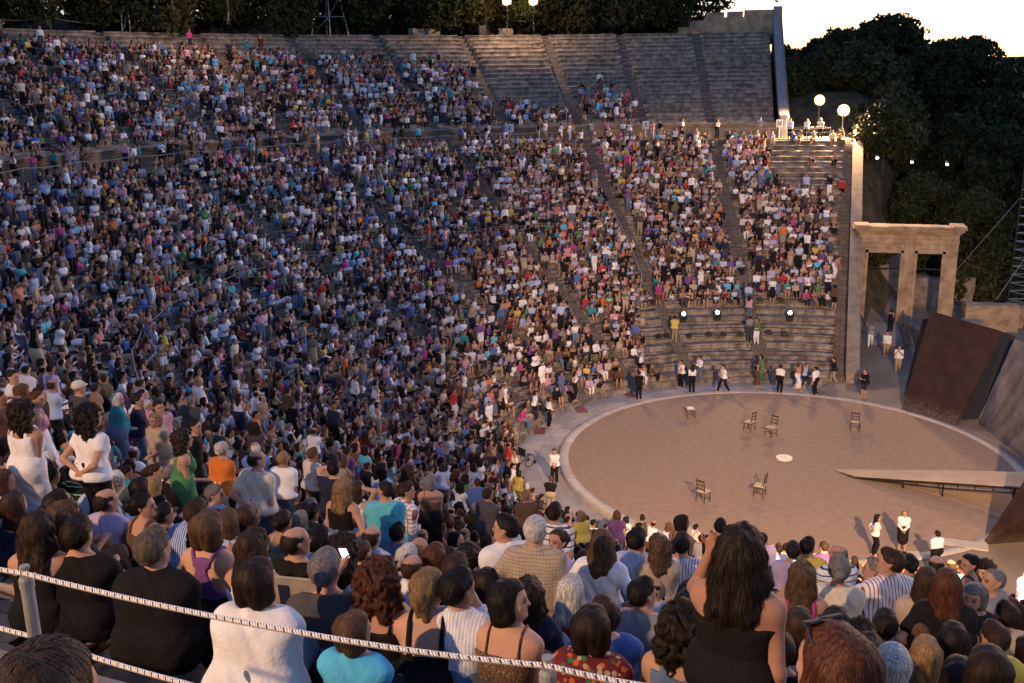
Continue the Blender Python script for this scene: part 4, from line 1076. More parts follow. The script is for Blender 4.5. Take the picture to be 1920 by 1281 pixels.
        if style == 'balding': D = np.maximum(D, -(np.sqrt(x ** 2 + (y - .02) ** 2 + (z - .245) ** 2) - .088))
    me = mesh_from(D, lo, res, 'hair', relax=0 if style in ('curly', 'wavy', 'afro', 'bigwavy') else 1)
    if res <= .0125 and style not in ('cap', 'sunhat'): me = add_strands(me, style, seed, res)
    return me

# ------------------------------------------------------------------ cloth, hair and skin
SKIN = [(.42, .235, .155), (.36, .19, .12), (.30, .15, .09), (.48, .28, .19)]
def skin_mat(i):
    k = 'skin_%d' % i
    if k not in MATS:
        c = SKIN[i]; m, n, l, b = new_mat(k)
        tc = n.new('ShaderNodeTexCoord'); no = n.new('ShaderNodeTexNoise'); no.inputs['Scale'].default_value = 14; l.new(tc.outputs['Object'], no.inputs[0])
        cr = n.new('ShaderNodeValToRGB'); cr.color_ramp.elements[0].color = (*[v * .86 for v in c], 1); cr.color_ramp.elements[1].color = (*[v * 1.1 for v in c], 1); l.new(no.outputs[0], cr.inputs[0])
        at = n.new('ShaderNodeAttribute'); at.attribute_name = 'features'; mx = n.new('ShaderNodeMixRGB'); mx.blend_type = 'MULTIPLY'; mx.inputs[0].default_value = 1
        l.new(cr.outputs[0], mx.inputs[1]); l.new(at.outputs['Color'], mx.inputs[2]); l.new(mx.outputs[0], b.inputs['Base Color'])
        b.inputs['Roughness'].default_value = .6; setspec(b, .22); b.inputs['Subsurface Weight'].default_value = .0
        MATS[k] = m
    return MATS[k]
HAIRC = {'black': (.008, .006, .005), 'dark brown': (.017, .010, .006), 'brown': (.034, .018, .010), 'auburn': (.070, .025, .011), 'light brown': (.085, .048, .025), 'blond': (.22, .135, .06), 'grey': (.15, .14, .135), 'grey brown': (.10, .076, .054), 'white': (.48, .46, .43)}
def hair_mat(c):
    k = 'hair_' + c
    if k not in MATS:
        v = HAIRC[c]; m, n, l, b = new_mat(k)
        tc = n.new('ShaderNodeTexCoord'); mp = n.new('ShaderNodeMapping'); mp.inputs['Scale'].default_value = (75, 75, 7); l.new(tc.outputs['Object'], mp.inputs[0])
        no = n.new('ShaderNodeTexNoise'); no.inputs['Scale'].default_value = 1.6; no.inputs['Detail'].default_value = 4; no.inputs['Distortion'].default_value = .6; l.new(mp.outputs[0], no.inputs[0])
        cr = n.new('ShaderNodeValToRGB'); cr.color_ramp.elements[0].position = .3; cr.color_ramp.elements[1].position = .72
        cr.color_ramp.elements[0].color = (*[x * .45 for x in v], 1); cr.color_ramp.elements[1].color = (*[min(1, x * 1.75) for x in v], 1); l.new(no.outputs[0], cr.inputs[0])
        ge = n.new('ShaderNodeNewGeometry'); mr = n.new('ShaderNodeMapRange'); mr.inputs[3].default_value = .65; mr.inputs[4].default_value = 1.4; l.new(ge.outputs['Random Per Island'], mr.inputs[0])
        mu = n.new('ShaderNodeMixRGB'); mu.blend_type = 'MULTIPLY'; mu.inputs[0].default_value = 1; l.new(cr.outputs[0], mu.inputs[1]); l.new(mr.outputs[0], mu.inputs[2]); l.new(mu.outputs[0], b.inputs['Base Color'])
        b.inputs['Roughness'].default_value = .58; setspec(b, .22)
        bp = n.new('ShaderNodeBump'); bp.inputs['Strength'].default_value = .45; bp.inputs['Distance'].default_value = .005; l.new(no.outputs[0], bp.inputs['Height']); l.new(bp.outputs[0], b.inputs['Normal'])
        MATS[k] = m
    return MATS[k]
CLOTH = {'white': (.72, .72, .74), 'cream': (.62, .56, .44), 'light blue': (.36, .44, .62), 'blue': (.08, .15, .38), 'navy': (.018, .022, .05), 'black': (.010, .009, .010), 'grey': (.22, .22, .235), 'dark grey': (.06, .06, .065), 'charcoal': (.03, .03, .034),
         'red': (.42, .035, .03), 'maroon': (.13, .02, .025), 'pink': (.58, .28, .34), 'magenta': (.42, .05, .20), 'orange': (.62, .17, .03), 'yellow': (.60, .46, .09), 'olive': (.13, .13, .06), 'green': (.07, .22, .09), 'dark green': (.018, .07, .04), 'teal': (.03, .24, .26), 'turquoise': (.10, .46, .56), 'sky blue': (.08, .42, .72),
         'purple': (.16, .07, .22), 'lilac': (.42, .34, .52), 'beige': (.42, .34, .25), 'tan': (.34, .24, .15), 'brown': (.11, .06, .035), 'denim': (.10, .15, .26), 'coral': (.60, .20, .15), 'khaki': (.30, .25, .16)}
def cloth_mat(c, pat=None):
    k = 'cloth_%s_%s' % (c, pat)
    if k in MATS: return MATS[k]
    v = CLOTH[c]; m, n, l, b = new_mat(k); tc = n.new('ShaderNodeTexCoord')
    no = n.new('ShaderNodeTexNoise'); no.inputs['Scale'].default_value = 7; no.inputs['Detail'].default_value = 5; l.new(tc.outputs['Object'], no.inputs[0])
    cr = n.new('ShaderNodeValToRGB'); cr.color_ramp.elements[0].position = .3; cr.color_ramp.elements[1].position = .7
    cr.color_ramp.elements[0].color = (*[x * .84 for x in v], 1); cr.color_ramp.elements[1].color = (*[min(.85, x * 1.08) for x in v], 1); l.new(no.outputs[0], cr.inputs[0]); colr = cr.outputs[0]
    def band(axis, per, width, c2, base, soft=0.0):
        sp = n.new('ShaderNodeSeparateXYZ'); l.new(tc.outputs['Object'], sp.inputs[0])
        d = n.new('ShaderNodeMath'); d.operation = 'DIVIDE'; l.new(sp.outputs[axis], d.inputs[0]); d.inputs[1].default_value = per
        f = n.new('ShaderNodeMath'); f.operation = 'FRACT'; l.new(d.outputs[0], f.inputs[0])
        g = n.new('ShaderNodeMath'); g.operation = 'LESS_THAN'; l.new(f.outputs[0], g.inputs[0]); g.inputs[1].default_value = width
        mx = n.new('ShaderNodeMixRGB'); l.new(g.outputs[0], mx.inputs[0]); l.new(base, mx.inputs[1]); mx.inputs[2].default_value = (*c2, 1); return mx.outputs[0]
    if pat == 'vstripe': colr = band(0, .030, .30, (.06, .08, .24), colr)
    elif pat == 'redstripe': colr = band(0, .032, .28, (.32, .07, .07), colr)
    elif pat == 'bluewhite': colr = band(0, .022, .42, (.45, .52, .68), colr)
    elif pat == 'hstripe': colr = band(2, .075, .22, (.05, .06, .14), colr)
    elif pat == 'greenstripe': colr = band(2, .065, .16, (.12, .45, .20), colr)
    elif pat == 'check': colr = band(2, .026, .28, [x * .62 for x in v], band(0, .026, .28, [x * .72 for x in v], colr))
    elif pat == 'plaid': colr = band(2, .06, .22, (.35, .12, .12), band(0, .06, .22, (.30, .10, .12), colr))
    elif pat in ('floral', 'specks'):
        vo = n.new('ShaderNodeTexVoronoi'); vo.inputs['Scale'].default_value = 26 if pat == 'floral' else 85; l.new(tc.outputs['Object'], vo.inputs['Vector'])
        g = n.new('ShaderNodeMath'); g.operation = 'LESS_THAN'; l.new(vo.outputs['Distance'], g.inputs[0]); g.inputs[1].default_value = .42 if pat == 'floral' else .33
        mx = n.new('ShaderNodeMixRGB'); l.new(g.outputs[0], mx.inputs[0]); l.new(colr, mx.inputs[1])
        if pat == 'floral':
            r2 = n.new('ShaderNodeValToRGB'); r2.color_ramp.interpolation = 'CONSTANT'; r2.color_ramp.elements[0].color = (.45, .11, .02, 1); r2.color_ramp.elements[1].color = (.03, .16, .06, 1); r2.color_ramp.elements[1].position = .4
            e = r2.color_ramp.elements.new(.65); e.color = (.35, .28, .18, 1); sx = n.new('ShaderNodeSeparateXYZ'); l.new(vo.outputs['Color'], sx.inputs[0]); l.new(sx.outputs[0], r2.inputs[0]); l.new(r2.outputs[0], mx.inputs[2])
        else: mx.inputs[2].default_value = (.30, .22, .12, 1)
        colr = mx.outputs[0]
    l.new(colr, b.inputs['Base Color']); b.inputs['Roughness'].default_value = .85; setspec(b, .15)
    nb = n.new('ShaderNodeTexNoise'); nb.inputs['Scale'].default_value = 16; nb.inputs['Detail'].default_value = 4; nb.inputs['Distortion'].default_value = .8; l.new(tc.outputs['Object'], nb.inputs[0])
    bp = n.new('ShaderNodeBump'); bp.inputs['Strength'].default_value = .5; bp.inputs['Distance'].default_value = .02; l.new(nb.outputs[0], bp.inputs['Height']); l.new(bp.outputs[0], b.inputs['Normal'])
    MATS[k] = m; return m

# ------------------------------------------------------------------ the person builder (meshes are shared between people in the same pose)
PCACHE = {}
def pkey(p): return tuple(sorted((k, tuple(v) if isinstance(v, (list, tuple)) else v) for k, v in p.items()))
def features(me, J):
    """eyes, brows and lips are painted on the skin"""
    n = len(me.vertices); co = np.empty(n * 3, np.float32); me.vertices.foreach_get('co', co); co = co.reshape(-1, 3)
    L = (co - J['ht']) @ J['H']
    c = np.ones((n, 4), np.float32)
    fr = L[:, 1] > .045
    for sg in (-1, 1):
        e = fr & (((L[:, 0] - .033 * sg) / .018) ** 2 + ((L[:, 2] - .103) / .011) ** 2 < 1); c[e, :3] = (.30, .28, .28)
        b_ = fr & (((L[:, 0] - .033 * sg) / .026) ** 2 + ((L[:, 2] - .124) / .009) ** 2 < 1); c[b_, :3] = (.45, .40, .38)
    m_ = fr & ((L[:, 0] / .026) ** 2 + ((L[:, 2] - .046) / .011) ** 2 < 1); c[m_, :3] = (.85, .5, .5)
    a = me.attributes.new('features', 'FLOAT_COLOR', 'POINT'); a.data.foreach_set('color', c.ravel())
def get(kind, key, fn):
    k = (kind, key)
    if k not in PCACHE: PCACHE[k] = fn()
    return PCACHE[k]
def body_mesh(p, res, fine=False):
    def mk():
        S, J, sit, fem, s = body_sdf(p, fine); D, lo, ax = S.grid(res); me = mesh_from(D, lo, res, 'person', None); features(me, J); return me, J
    return get('body', (pkey(p), res, fine), mk)
def person(pose, top, bottom, hair, label, loc, rz, scale=1.0, skin=0, res=.018, fine=False, shoes=None, group=None, extra=None, hres=None):
    """top = (kind, colour, pattern) or None; hair = (style, colour)"""
    me, J = body_mesh(pose, res, fine)
    def o(name, mesh, mat, parent, tag_=None):
        ob = bpy.data.objects.new(name, mesh); link(ob, parent)
        if len(mesh.materials) == 0: mesh.materials.append(mat)
        ob.material_slots[0].link = 'OBJECT'; ob.material_slots[0].material = mat
        return ob
    b = o('person', me, skin_mat(skin), None)
    b.location = loc; b.rotation_euler = (0, 0, rz); b.scale = (scale,) * 3
    tag(b, label, 'person', group)
    pk = pkey(pose)
    if top: o({'tee': 't_shirt', 'shirt': 'shirt', 'blouse': 'blouse', 'tank': 'tank_top', 'camisole': 'camisole', 'racer': 'tank_top', 'lowback': 'low_backed_top'}[top[0]], get('top', (pk, top[0], res), lambda: top_mesh(pose, top[0], res)), cloth_mat(top[1], top[2] if len(top) > 2 else None), b)
    if bottom: o({'trousers': 'trousers', 'shorts': 'shorts', 'skirt': 'skirt', 'longskirt': 'skirt'}[bottom[0]], get('bot', (pk, bottom[0], res), lambda: bottom_mesh(pose, bottom[0], res)), cloth_mat(bottom[1], bottom[2] if len(bottom) > 2 else None), b)
    if shoes: o('shoes', get('shoes', (pk, res), lambda: shoes_mesh(pose, res)), cloth_mat(shoes), b)
    if hair and hair[0] != 'none':
        hr = hres or (.012 if res > .014 else .0085)
        hm = get('hair', (hair[0], hr, hair[2] if len(hair) > 2 else 0), lambda: hair_mesh(hair[0], hr, hair[2] if len(hair) > 2 else 0))
        isHat = hair[0] in ('cap', 'sunhat')
        h = o('hat' if isHat else 'hair', hm, cloth_mat(hair[1]) if isHat else hair_mat(hair[1]), b)
        M = Matrix(J['H'].tolist()).to_4x4(); M.translation = Vector(J['ht']); h.matrix_local = M
    return b, J
# ------------------------------------------------------------------ placing people
TAKEN = []       # plan positions (x, y, z, radius, screen x, screen y, head half width, distance)
def facing(x, y, yaw=0.0):
    d = np.array([-x, -y]); return math.atan2(-d[0], d[1]) + R(yaw)
def note(loc, scale, sit):
    h = (.70 if sit else 1.53) * scale; q = proj((loc[0], loc[1], loc[2] + h)); TAKEN.append((loc[0], loc[1], loc[2], .26, q[0], q[1], 165 / q[2], q[2]))
PALM = {}
def pose(sit=True, sex='f', **k): d = dict(sit=sit, sex=sex); d.update(k); return d
NSPEC = [0]
def seat_person(px, py, wpx, P, top, bottom, hair, yaw, label, scale=1.0, skin=0, z_floor=None, feet=None, **kw):
    """head centre at a pixel; the distance comes from the head size and the seat row underneath"""
    sit = P.get('sit', True); h = (.69 if sit else 1.53) * scale
    if feet is not None:
        loc = on_plane(feet[0], feet[1], feet[2])
    else:
        t0 = 325 / wpx * scale ** .5; best = None
        for t in np.linspace(.84 * t0, 1.18 * t0, 120):
            Q = on_ray(px, py, t); th, r = polar(Q); zs, kind = surf(th, r)
            if z_floor is not None: zs = z_floor
            if kind[0] == 'D' and z_floor is None: zs = zs + (.42 if sit else 0)
            if not sit and kind[0] in 'LU' and z_floor is None: zs = zs - .03
            e = abs(Q[2] - h - zs) + .12 * abs(t - t0) / t0
            if best is None or e < best[0]: best = (e, Q, zs)
        Q, zs = best[1], best[2]; b = Q[2] - h
        b = zs + max(-.12, min(.14, b - zs)); loc = np.array([Q[0], Q[1], b])
    NSPEC[0] += 1
    b, J = person(P, top, bottom, hair, label, tuple(loc), facing(loc[0], loc[1], yaw), scale, skin, **kw)
    note(loc, scale, sit)
    return b, J
S_, T_ = True, False
def m(sit, **k): return pose(sit, 'm', **k)
def f(sit, **k): return pose(sit, 'f', **k)
HI = dict(res=.0125)
BT, DT, KT = ('trousers', 'black'), ('trousers', 'denim'), ('trousers', 'khaki')
# (head px, head py, head width px, pose, top, bottom, hair, yaw, label, options)
HERO = [
 # nearest rows, just beyond the rope
 (280, 1034, 63, m(S_, fat=1.38, hyaw=-.25, arms='lap'), ('shirt', 'black'), BT, ('short', 'grey brown', 21), 14, 'big person in black shirt with bushy grey brown hair seated just beyond the rope', dict(scale=1.06, **HI)),
 (466, 1092, 70, m(S_, fat=1.32, lean=.2, arms='lap', hyaw=-.2), ('tee', 'white'), DT, ('bob', 'dark brown'), 8, 'broad person in plain white shirt with thick dark hair behind the rope', dict(skin=1, scale=1.05, **HI)),
 (657, 1188, 66, m(S_, fat=.9, hyaw=-.5, arms='lap'), ('tee', 'sky blue'), ('shorts', 'navy'), ('bob', 'light brown'), 0, 'child in bright light blue t-shirt with reddish brown hair at the rope', dict(scale=.88, **HI)),
 (795, 1118, 60, f(S_, lean=.28, hyaw=-.3), ('lowback', 'black'), ('skirt', 'black'), ('messybun', 'blond'), 10, 'person with messy blond bun and bare tanned back in black dress', dict(skin=3, **HI)),
 (852, 1112, 54, m(S_, lean=.15, hyaw=-.4, arms=('knee', 'chin')), ('shirt', 'white', 'bluewhite'), DT, ('short', 'black'), 0, 'person in blue and white vertically striped shirt resting a hand at the chin', HI),
 (945, 1138, 60, f(S_, lean=.2, hyaw=-1.25, arms=('lap', 'lap')), ('camisole', 'brown', 'specks'), ('skirt', 'dark grey'), ('bob', 'black'), -4, 'person with short dark hair turning in profile, thin straps over bare back', dict(skin=3, fine=True, **HI)),
 (1105, 1182, 66, f(S_, fat=1.15, arms=('fwd', 'fwd')), ('blouse', 'maroon', 'floral'), ('skirt', 'black'), ('bob', 'dark brown'), 0, 'person in brown and green flowered blouse with dark bobbed hair at the rope', HI),
 (1280, 1180, 72, f(S_, fat=1.1), ('tank', 'denim'), DT, ('curly', 'dark brown'), 0, 'person with big brown curls in blue sleeveless top beside the standing one in black', HI),
 (605, 1072, 56, m(S_, fat=1.15, lean=.1, arms=('phone', 'lap')), ('tee', 'dark grey'), DT, ('short', 'grey'), 8, 'person with dark grey hair in grey t-shirt holding up a small phone', HI),
 (140, 1005, 54, m(S_, fat=1.2, lean=.1), ('tee', 'black'), BT, ('short', 'dark brown'), 20, 'person with short dark hair and a maroon scarf over black top at the left', HI),
 (58, 1000, 58, f(S_, lean=.2), ('camisole', 'black'), BT, ('wavy', 'brown'), 20, 'person with long brown wavy hair and black strap at the left edge', HI),
 (338, 966, 36, m(S_, lean=.3, side=.1), ('shirt', 'blue', 'bluewhite'), DT, ('short', 'brown'), 5, 'person leaning in blue shirt with narrow white stripes behind the grey haired one', HI),
 (386, 990, 46, f(S_, lean=.05, fat=.95), ('racer', 'purple'), BT, ('bob', 'light brown'), 2, 'slim person in purple racerback tank top with short light brown hair', dict(skin=3, **HI)),
 (420, 982, 36, f(S_), ('tee', 'light blue'), DT, ('bob', 'light brown', 3), 10, 'person with light brown bobbed hair next to the purple tank top', HI),
 (466, 1030, 48, f(S_), ('camisole', 'white'), DT, ('wavy', 'brown', 2), 0, 'person with wavy brown hair on bare shoulders behind the broad white shirt', HI),
 (548, 1020, 42, m(S_, fat=1.15, hyaw=-.5), ('tee', 'black'), BT, ('balding', 'dark brown'), 0, 'balding person in black t-shirt in front of a canvas chair back', HI),
 (592, 1018, 38, m(S_, hyaw=-.5), ('shirt', 'light blue'), DT, ('short', 'black'), 0, 'person with short black hair in light blue shirt beside the balding one in black', HI),
 (636, 1040, 44, f(S_, hyaw=-.3), ('tank', 'light blue', 'bluewhite'), DT, ('curly', 'dark brown', 2), 0, 'person with dark curls and white shoulder straps on striped sundress', HI),
 (705, 1092, 58, f(S_), ('camisole', 'black'), BT, ('curly', 'auburn'), 5, 'person with large mass of auburn curls in black top', HI),
 (768, 1068, 38, m(S_), ('shirt', 'white'), KT, ('balding', 'brown'), 0, 'person with thinning brown hair and white collar behind the blond bun', HI),
 (692, 1010, 32, m(S_, fat=1.1), ('shirt', 'light blue'), KT, ('balding', 'dark brown', 2), 0, 'person with a bald spot in light blue shirt, in the middle of the near rows', HI),
 (742, 1002, 30, m(S_), ('shirt', 'denim'), DT, ('short', 'black', 2), 0, 'person with black hair in dark denim shirt below the turquoise shirt', HI),
 (715, 992, 28, f(S_), ('tee', 'black'), BT, ('bob', 'dark brown', 4), 0, 'person with reddish dark hair in black top beside the denim shirt', HI),
 (780, 1032, 34, m(S_), ('tee', 'dark grey'), DT, ('none', 'grey'), 0, 'bald person in grey t-shirt beside the white haired one', dict(skin=1, **HI)),
 (760, 1045, 34, f(S_), ('tee', 'lilac'), DT, ('bob', 'white'), 0, 'person with white bobbed hair and lilac top in the near rows', HI),
 (811, 1046, 36, f(S_), ('camisole', 'denim'), DT, ('bob', 'auburn', 5), 0, 'person with dark red bob and bare shoulders in blue strap top', HI),
 (851, 1068, 40, f(S_), ('tank', 'red'), DT, ('bob', 'brown', 6), 0, 'person with round brown bob behind the striped shirt', HI),
 (908, 1098, 42, f(S_), ('tank', 'white'), DT, ('long', 'dark brown'), 0, 'person with long dark straight hair in white tank top, left of the profile face', HI),
 (986, 1118, 50, f(S_, lean=.1, hyaw=.3), ('tee', 'navy'), DT, ('wavy', 'dark brown', 3), 0, 'person with long wavy dark hair directly behind the profile face', HI),
 (1028, 1110, 38, f(S_), ('tank', 'grey'), DT, ('long', 'brown', 4), 0, 'person with long straight brown hair left of the white haired one', HI),
 (1067, 1110, 42, f(S_), ('tank', 'maroon'), DT, ('long', 'white'), 0, 'person with long straight white grey hair and brown sleeveless top', dict(skin=2, **HI)),
 (1115, 1092, 42, m(S_, fat=1.1), ('tee', 'denim'), DT, ('short', 'dark brown', 4), 0, 'person with short dark hair in faded blue t-shirt left of the grey t-shirt', HI),
 (1201, 1122, 46, m(S_, hyaw=-.6, fat=1.1, lean=.2), ('tee', 'grey'), DT, ('short', 'black', 3), -5, 'person with short black hair in grey t-shirt turning to the right', HI),
 (1226, 1108, 32, m(S_, hyaw=-.8), ('shirt', 'light blue'), DT, ('balding', 'black'), 0, 'balding person in pale shirt beside the grey t-shirt', HI),
 (1243, 1092, 30, m(S_), ('tee', 'turquoise'), DT, ('cropped', 'grey'), 0, 'person with cropped grey hair in pale turquoise t-shirt', HI),
 (1292, 1116, 40, f(S_), ('tee', 'dark grey'), DT, ('bob', 'black', 2), 0, 'person with black bob behind the big brown curls', HI),
 (1125, 1020, 38, f(T_, arms=('hip', 'hip'), hyaw=.3), ('tee', 'white'), ('trousers', 'white'), ('long', 'light brown'), 0, 'standing person in white t-shirt with long honey hair and hands on hips', dict(skin=1, **HI)),
 (1277, 1022, 32, m(T_, arms='hang'), ('tee', 'white', 'vstripe'), DT, ('short', 'dark brown', 5), 0, 'standing person in short sleeved shirt with fine dark vertical stripes', HI),
 (1001, 996, 36, m(T_, arms=('hip', 'side'), fat=1.15), ('shirt', 'beige', 'check'), KT, ('cropped', 'white'), 6, 'standing person with white hair in beige checked shirt', HI),
 (951, 992, 34, m(T_, hyaw=.9), ('shirt', 'white'), DT, ('short', 'black', 6), 40, 'standing person with dark hair in white shirt looking to the left', HI),
 (1037, 962, 26, m(T_, arms=('hip', 'side'), fat=1.15), ('tee', 'white', 'hstripe'), ('trousers', 'khaki'), ('short', 'dark brown', 7), 0, 'standing person in white t-shirt with dark horizontal stripes', HI),
 (1053, 1014, 28, f(T_, hyaw=.5, hpitch=-.3), ('tee', 'lilac'), DT, ('bun', 'brown'), 130, 'standing person in grey lilac t-shirt facing back up the seats', HI),
 (1193, 1014, 28, m(T_, hyaw=-.3), ('shirt', 'light blue'), DT, ('short', 'black', 8), 0, 'standing person in light blue shirt left of the flowered blouse', HI),
 (1236, 1026, 30, f(T_, hyaw=.4), ('blouse', 'beige', 'specks'), BT, ('wavy', 'light brown', 5), 20, 'standing person with light brown waves in spotted sleeveless blouse', HI),
 # right block in front of the stage
 (1487, 1034, 24, m(T_), ('tee', 'lilac'), BT, ('short', 'dark brown', 9), 0, 'standing person in pale lilac t-shirt right of the long dark curls', HI),
 (1516, 1026, 24, m(T_, hyaw=-.5), ('tee', 'yellow'), BT, ('short', 'black', 10), 0, 'standing person in pale yellow t-shirt with black shoulder strap', HI),
 (1504, 1082, 36, f(T_, arms=('phone', 'side')), ('lowback', 'magenta'), ('skirt', 'purple'), ('wavy', 'light brown', 6), 0, 'standing person with wavy light hair photographing, in bare backed magenta dress', dict(skin=1, **HI)),
 (1574, 1070, 32, f(T_, fat=1.25, arms='cross'), ('tee', 'cream'), DT, ('bun', 'grey'), 0, 'standing person with grey blond bun in loose cream t-shirt', HI),
 (1574, 1040, 26, m(T_, hyaw=.6), ('tee', 'white', 'hstripe'), DT, ('balding', 'grey'), 20, 'standing balding person with striped sleeve behind the grey blond bun', HI),
 (1645, 1070, 32, m(T_, hyaw=.8, hpitch=-.1), ('shirt', 'white'), KT, ('short', 'grey', 3), 30, 'standing person with grey brown hair in white shirt facing left', HI),
 (1674, 1056, 34, m(T_, hyaw=.9, arms='hang'), ('shirt', 'white', 'redstripe'), KT, ('short', 'brown', 4), 25, 'tall standing person in red and white striped shirt looking left', dict(scale=1.05, **HI)),
 (1740, 1092, 36, f(T_, arms='hang'), ('blouse', 'beige'), ('skirt', 'beige'), ('long', 'brown', 6), 0, 'standing person with long brown hair in sand coloured blouse', HI),
 (1778, 1098, 40, f(T_, arms=('hip', 'side'), fat=1.1), ('tee', 'black'), BT, ('long', 'auburn'), 0, 'standing person with long dark red hair in black t-shirt', HI),
 (1872, 1090, 34, m(T_, hyaw=.9, hpitch=-.2, fat=1.1), ('tee', 'grey'), KT, ('cropped', 'grey', 5), 60, 'standing person with grey hair and grey polo shirt looking down left', HI),
 (1831, 1110, 30, f(T_, arms='chin'), ('blouse', 'charcoal'), BT, ('bob', 'grey'), 150, 'standing person with grey bob facing back in dark blouse, hand at the mouth', HI),
 (1828, 1058, 26, f(T_, hyaw=.9), ('tank', 'brown'), BT, ('short', 'black', 11), 60, 'standing person with short black hair in brown top facing left near the stage panel', HI),
 (1852, 1066, 24, f(T_, hyaw=.4), ('tee', 'brown'), BT, ('curly', 'black', 3), 120, 'person with black curls facing back between two standing people at right', HI),
 (1757, 1062, 28, m(T_), ('shirt', 'grey'), KT, ('balding', 'dark brown', 5), 0, 'balding person in front of the one in white shirt at the stage edge', HI),
 (1709, 1058, 26, f(T_), ('tee', 'green'), DT, ('bun', 'black'), 10, 'person with black pinned up hair and green top right of the red stripes', HI),
 (1499, 1176, 44, f(S_), ('tee', 'lilac'), DT, ('long', 'brown', 8), 0, 'person with long brown hair in lilac top right of the black dress', HI),
 (1567, 1174, 48, f(S_), ('tee', 'black'), BT, ('long', 'black'), 0, 'person with long black hair in front of a grey haired one with white collar', HI),
 (1596, 1152, 38, m(S_, hyaw=.7), ('shirt', 'white'), KT, ('short', 'grey', 6), 10, 'grey haired person with bright white collar turned to the left', HI),
 (1661, 1178, 46, m(S_), ('shirt', 'light blue'), DT, ('short', 'dark brown', 12), 0, 'person with dark cropped hair and pale blue collar in the right front rows', HI),
 (1613, 1203, 46, f(S_), ('tee', 'charcoal'), BT, ('afro', 'black'), 0, 'person with rounded black hair above the hair with sunglasses', HI),
 (1728, 1188, 46, f(S_), ('tee', 'brown'), BT, ('long', 'light brown', 9), 0, 'person with long light brown hair left of long black hair, lower right', HI),
 (1738, 1232, 50, f(S_), ('tee', 'lilac'), DT, ('long', 'blond', 2), 0, 'person with long dark blond hair held by a clip, lilac sleeve, lower right', HI),
 (1676, 1258, 74, m(S_), ('shirt', 'white'), KT, ('cropped', 'white', 21), 0, 'person with thin fuzzy white hair at the bottom edge, right', HI),
 (1790, 1205, 50, f(S_), ('camisole', 'black'), BT, ('long', 'black', 5), 0, 'person with very long black hair in black top near the yellow polo', HI),
 (1864, 1202, 48, m(S_, hyaw=.6), ('tee', 'yellow'), KT, ('short', 'brown', 7), 0, 'person with short brown hair in yellow polo shirt at the right edge', HI),
 (1858, 1264, 70, f(S_), ('tee', 'brown'), BT, ('bob', 'dark brown', 8), 0, 'dark brown round head at the bottom edge right of the lilac sleeve', HI),
 (1755, 1176, 34, f(S_), ('tee', 'beige'), KT, ('bob', 'brown', 9), 0, 'person with brown bob between long light hair and black hair at right', HI),
 (1888, 1158, 42, m(S_, hyaw=.5), ('tee', 'beige'), KT, ('short', 'dark brown', 14), 0, 'person with dark hair in beige t-shirt at the right edge', HI),
 (1825, 1164, 34, f(S_), ('tee', 'maroon'), BT, ('bob', 'auburn', 10), 0, 'person with dark red bob in maroon top, right front rows', HI),
 (1905, 1115, 34, f(S_, hyaw=.3), ('tee', 'maroon'), BT, ('wavy', 'auburn', 9), 0, 'person with auburn waves in maroon at the right edge above the beige t-shirt', HI),
 # the near rows behind the rope seats: hair only
 (1562, 1262, 124, f(S_, hyaw=.6, hpitch=-.15), ('tee', 'navy'), BT, ('bob', 'auburn', 12), 10, 'large auburn head with sunglasses pushed into the hair at the bottom edge', dict(res=.0125)),
 # left middle
 (37, 774, 30, f(T_, hyaw=-.3), ('tank', 'white'), ('longskirt', 'white'), ('curly', 'dark brown', 6), 10, 'standing person in long white dress with dark curly hair at the left', dict(skin=1, **HI)),
 (160, 782, 32, f(T_, arms=('back', 'back'), hyaw=-.3), ('blouse', 'white'), BT, ('curly', 'black', 7), 0, 'standing person in white t-shirt, dark curls, hands joined behind the back', HI),
 (214, 748, 21, f(T_, fat=1.3, arms=('side', 'lap'), hyaw=-.3), ('shirt', 'teal'), ('trousers', 'denim'), ('bob', 'white', 4), -20, 'standing person with white blond hair in teal tunic', {}),
 (252, 749, 20, m(T_, fat=1.2, arms='cross'), ('tee', 'navy'), ('trousers', 'denim'), ('short', 'dark brown', 15), -40, 'standing person in navy polo and pale jeans next to the teal tunic', {}),
 (293, 744, 20, m(T_, fat=1.1), ('tee', 'pink'), DT, ('short', 'dark brown', 16), -100, 'standing person in pale pink t-shirt facing across the rows', {}),
 (294, 783, 20, f(T_, fat=1.1, arms=('lap', 'lap')), ('blouse', 'beige', 'specks'), ('longskirt', 'beige', 'specks'), ('bob', 'blond', 5), 190, 'blond person in speckled dress standing facing back up the rows', {}),
 (335, 822, 24, f(T_, arms=('side', 'lap')), ('lowback', 'green'), ('longskirt', 'green'), ('curly', 'dark brown', 8), -40, 'standing person in green summer dress with long dark curls', {}),
 (358, 798, 22, m(T_, hyaw=-.4), ('tee', 'black'), BT, ('short', 'black', 17), -40, 'standing person in black with a pale bag behind the green dress', {}),
 (410, 842, 23, f(T_, fat=1.25, arms='cross'), ('tee', 'orange'), ('trousers', 'white'), ('cropped', 'white', 7), 0, 'standing person with cropped white hair in bright orange t-shirt', {}),
 (476, 862, 26, m(T_, fat=1.2, arms=('back', 'side'), hyaw=-.4), ('tee', 'cream'), ('trousers', 'denim'), ('balding', 'dark brown', 8), 0, 'standing balding person in pale cream t-shirt and jeans', {}),
 (141, 722, 22, m(T_, fat=1.1), ('tee', 'dark grey'), KT, ('cap', 'cream'), 0, 'standing person in grey t-shirt with a cream bucket cap', {}),
 (119, 732, 18, f(S_), ('tee', 'navy'), DT, ('sunhat', 'white'), 20, 'person in a white brimmed sunhat beside the cream cap', {}),
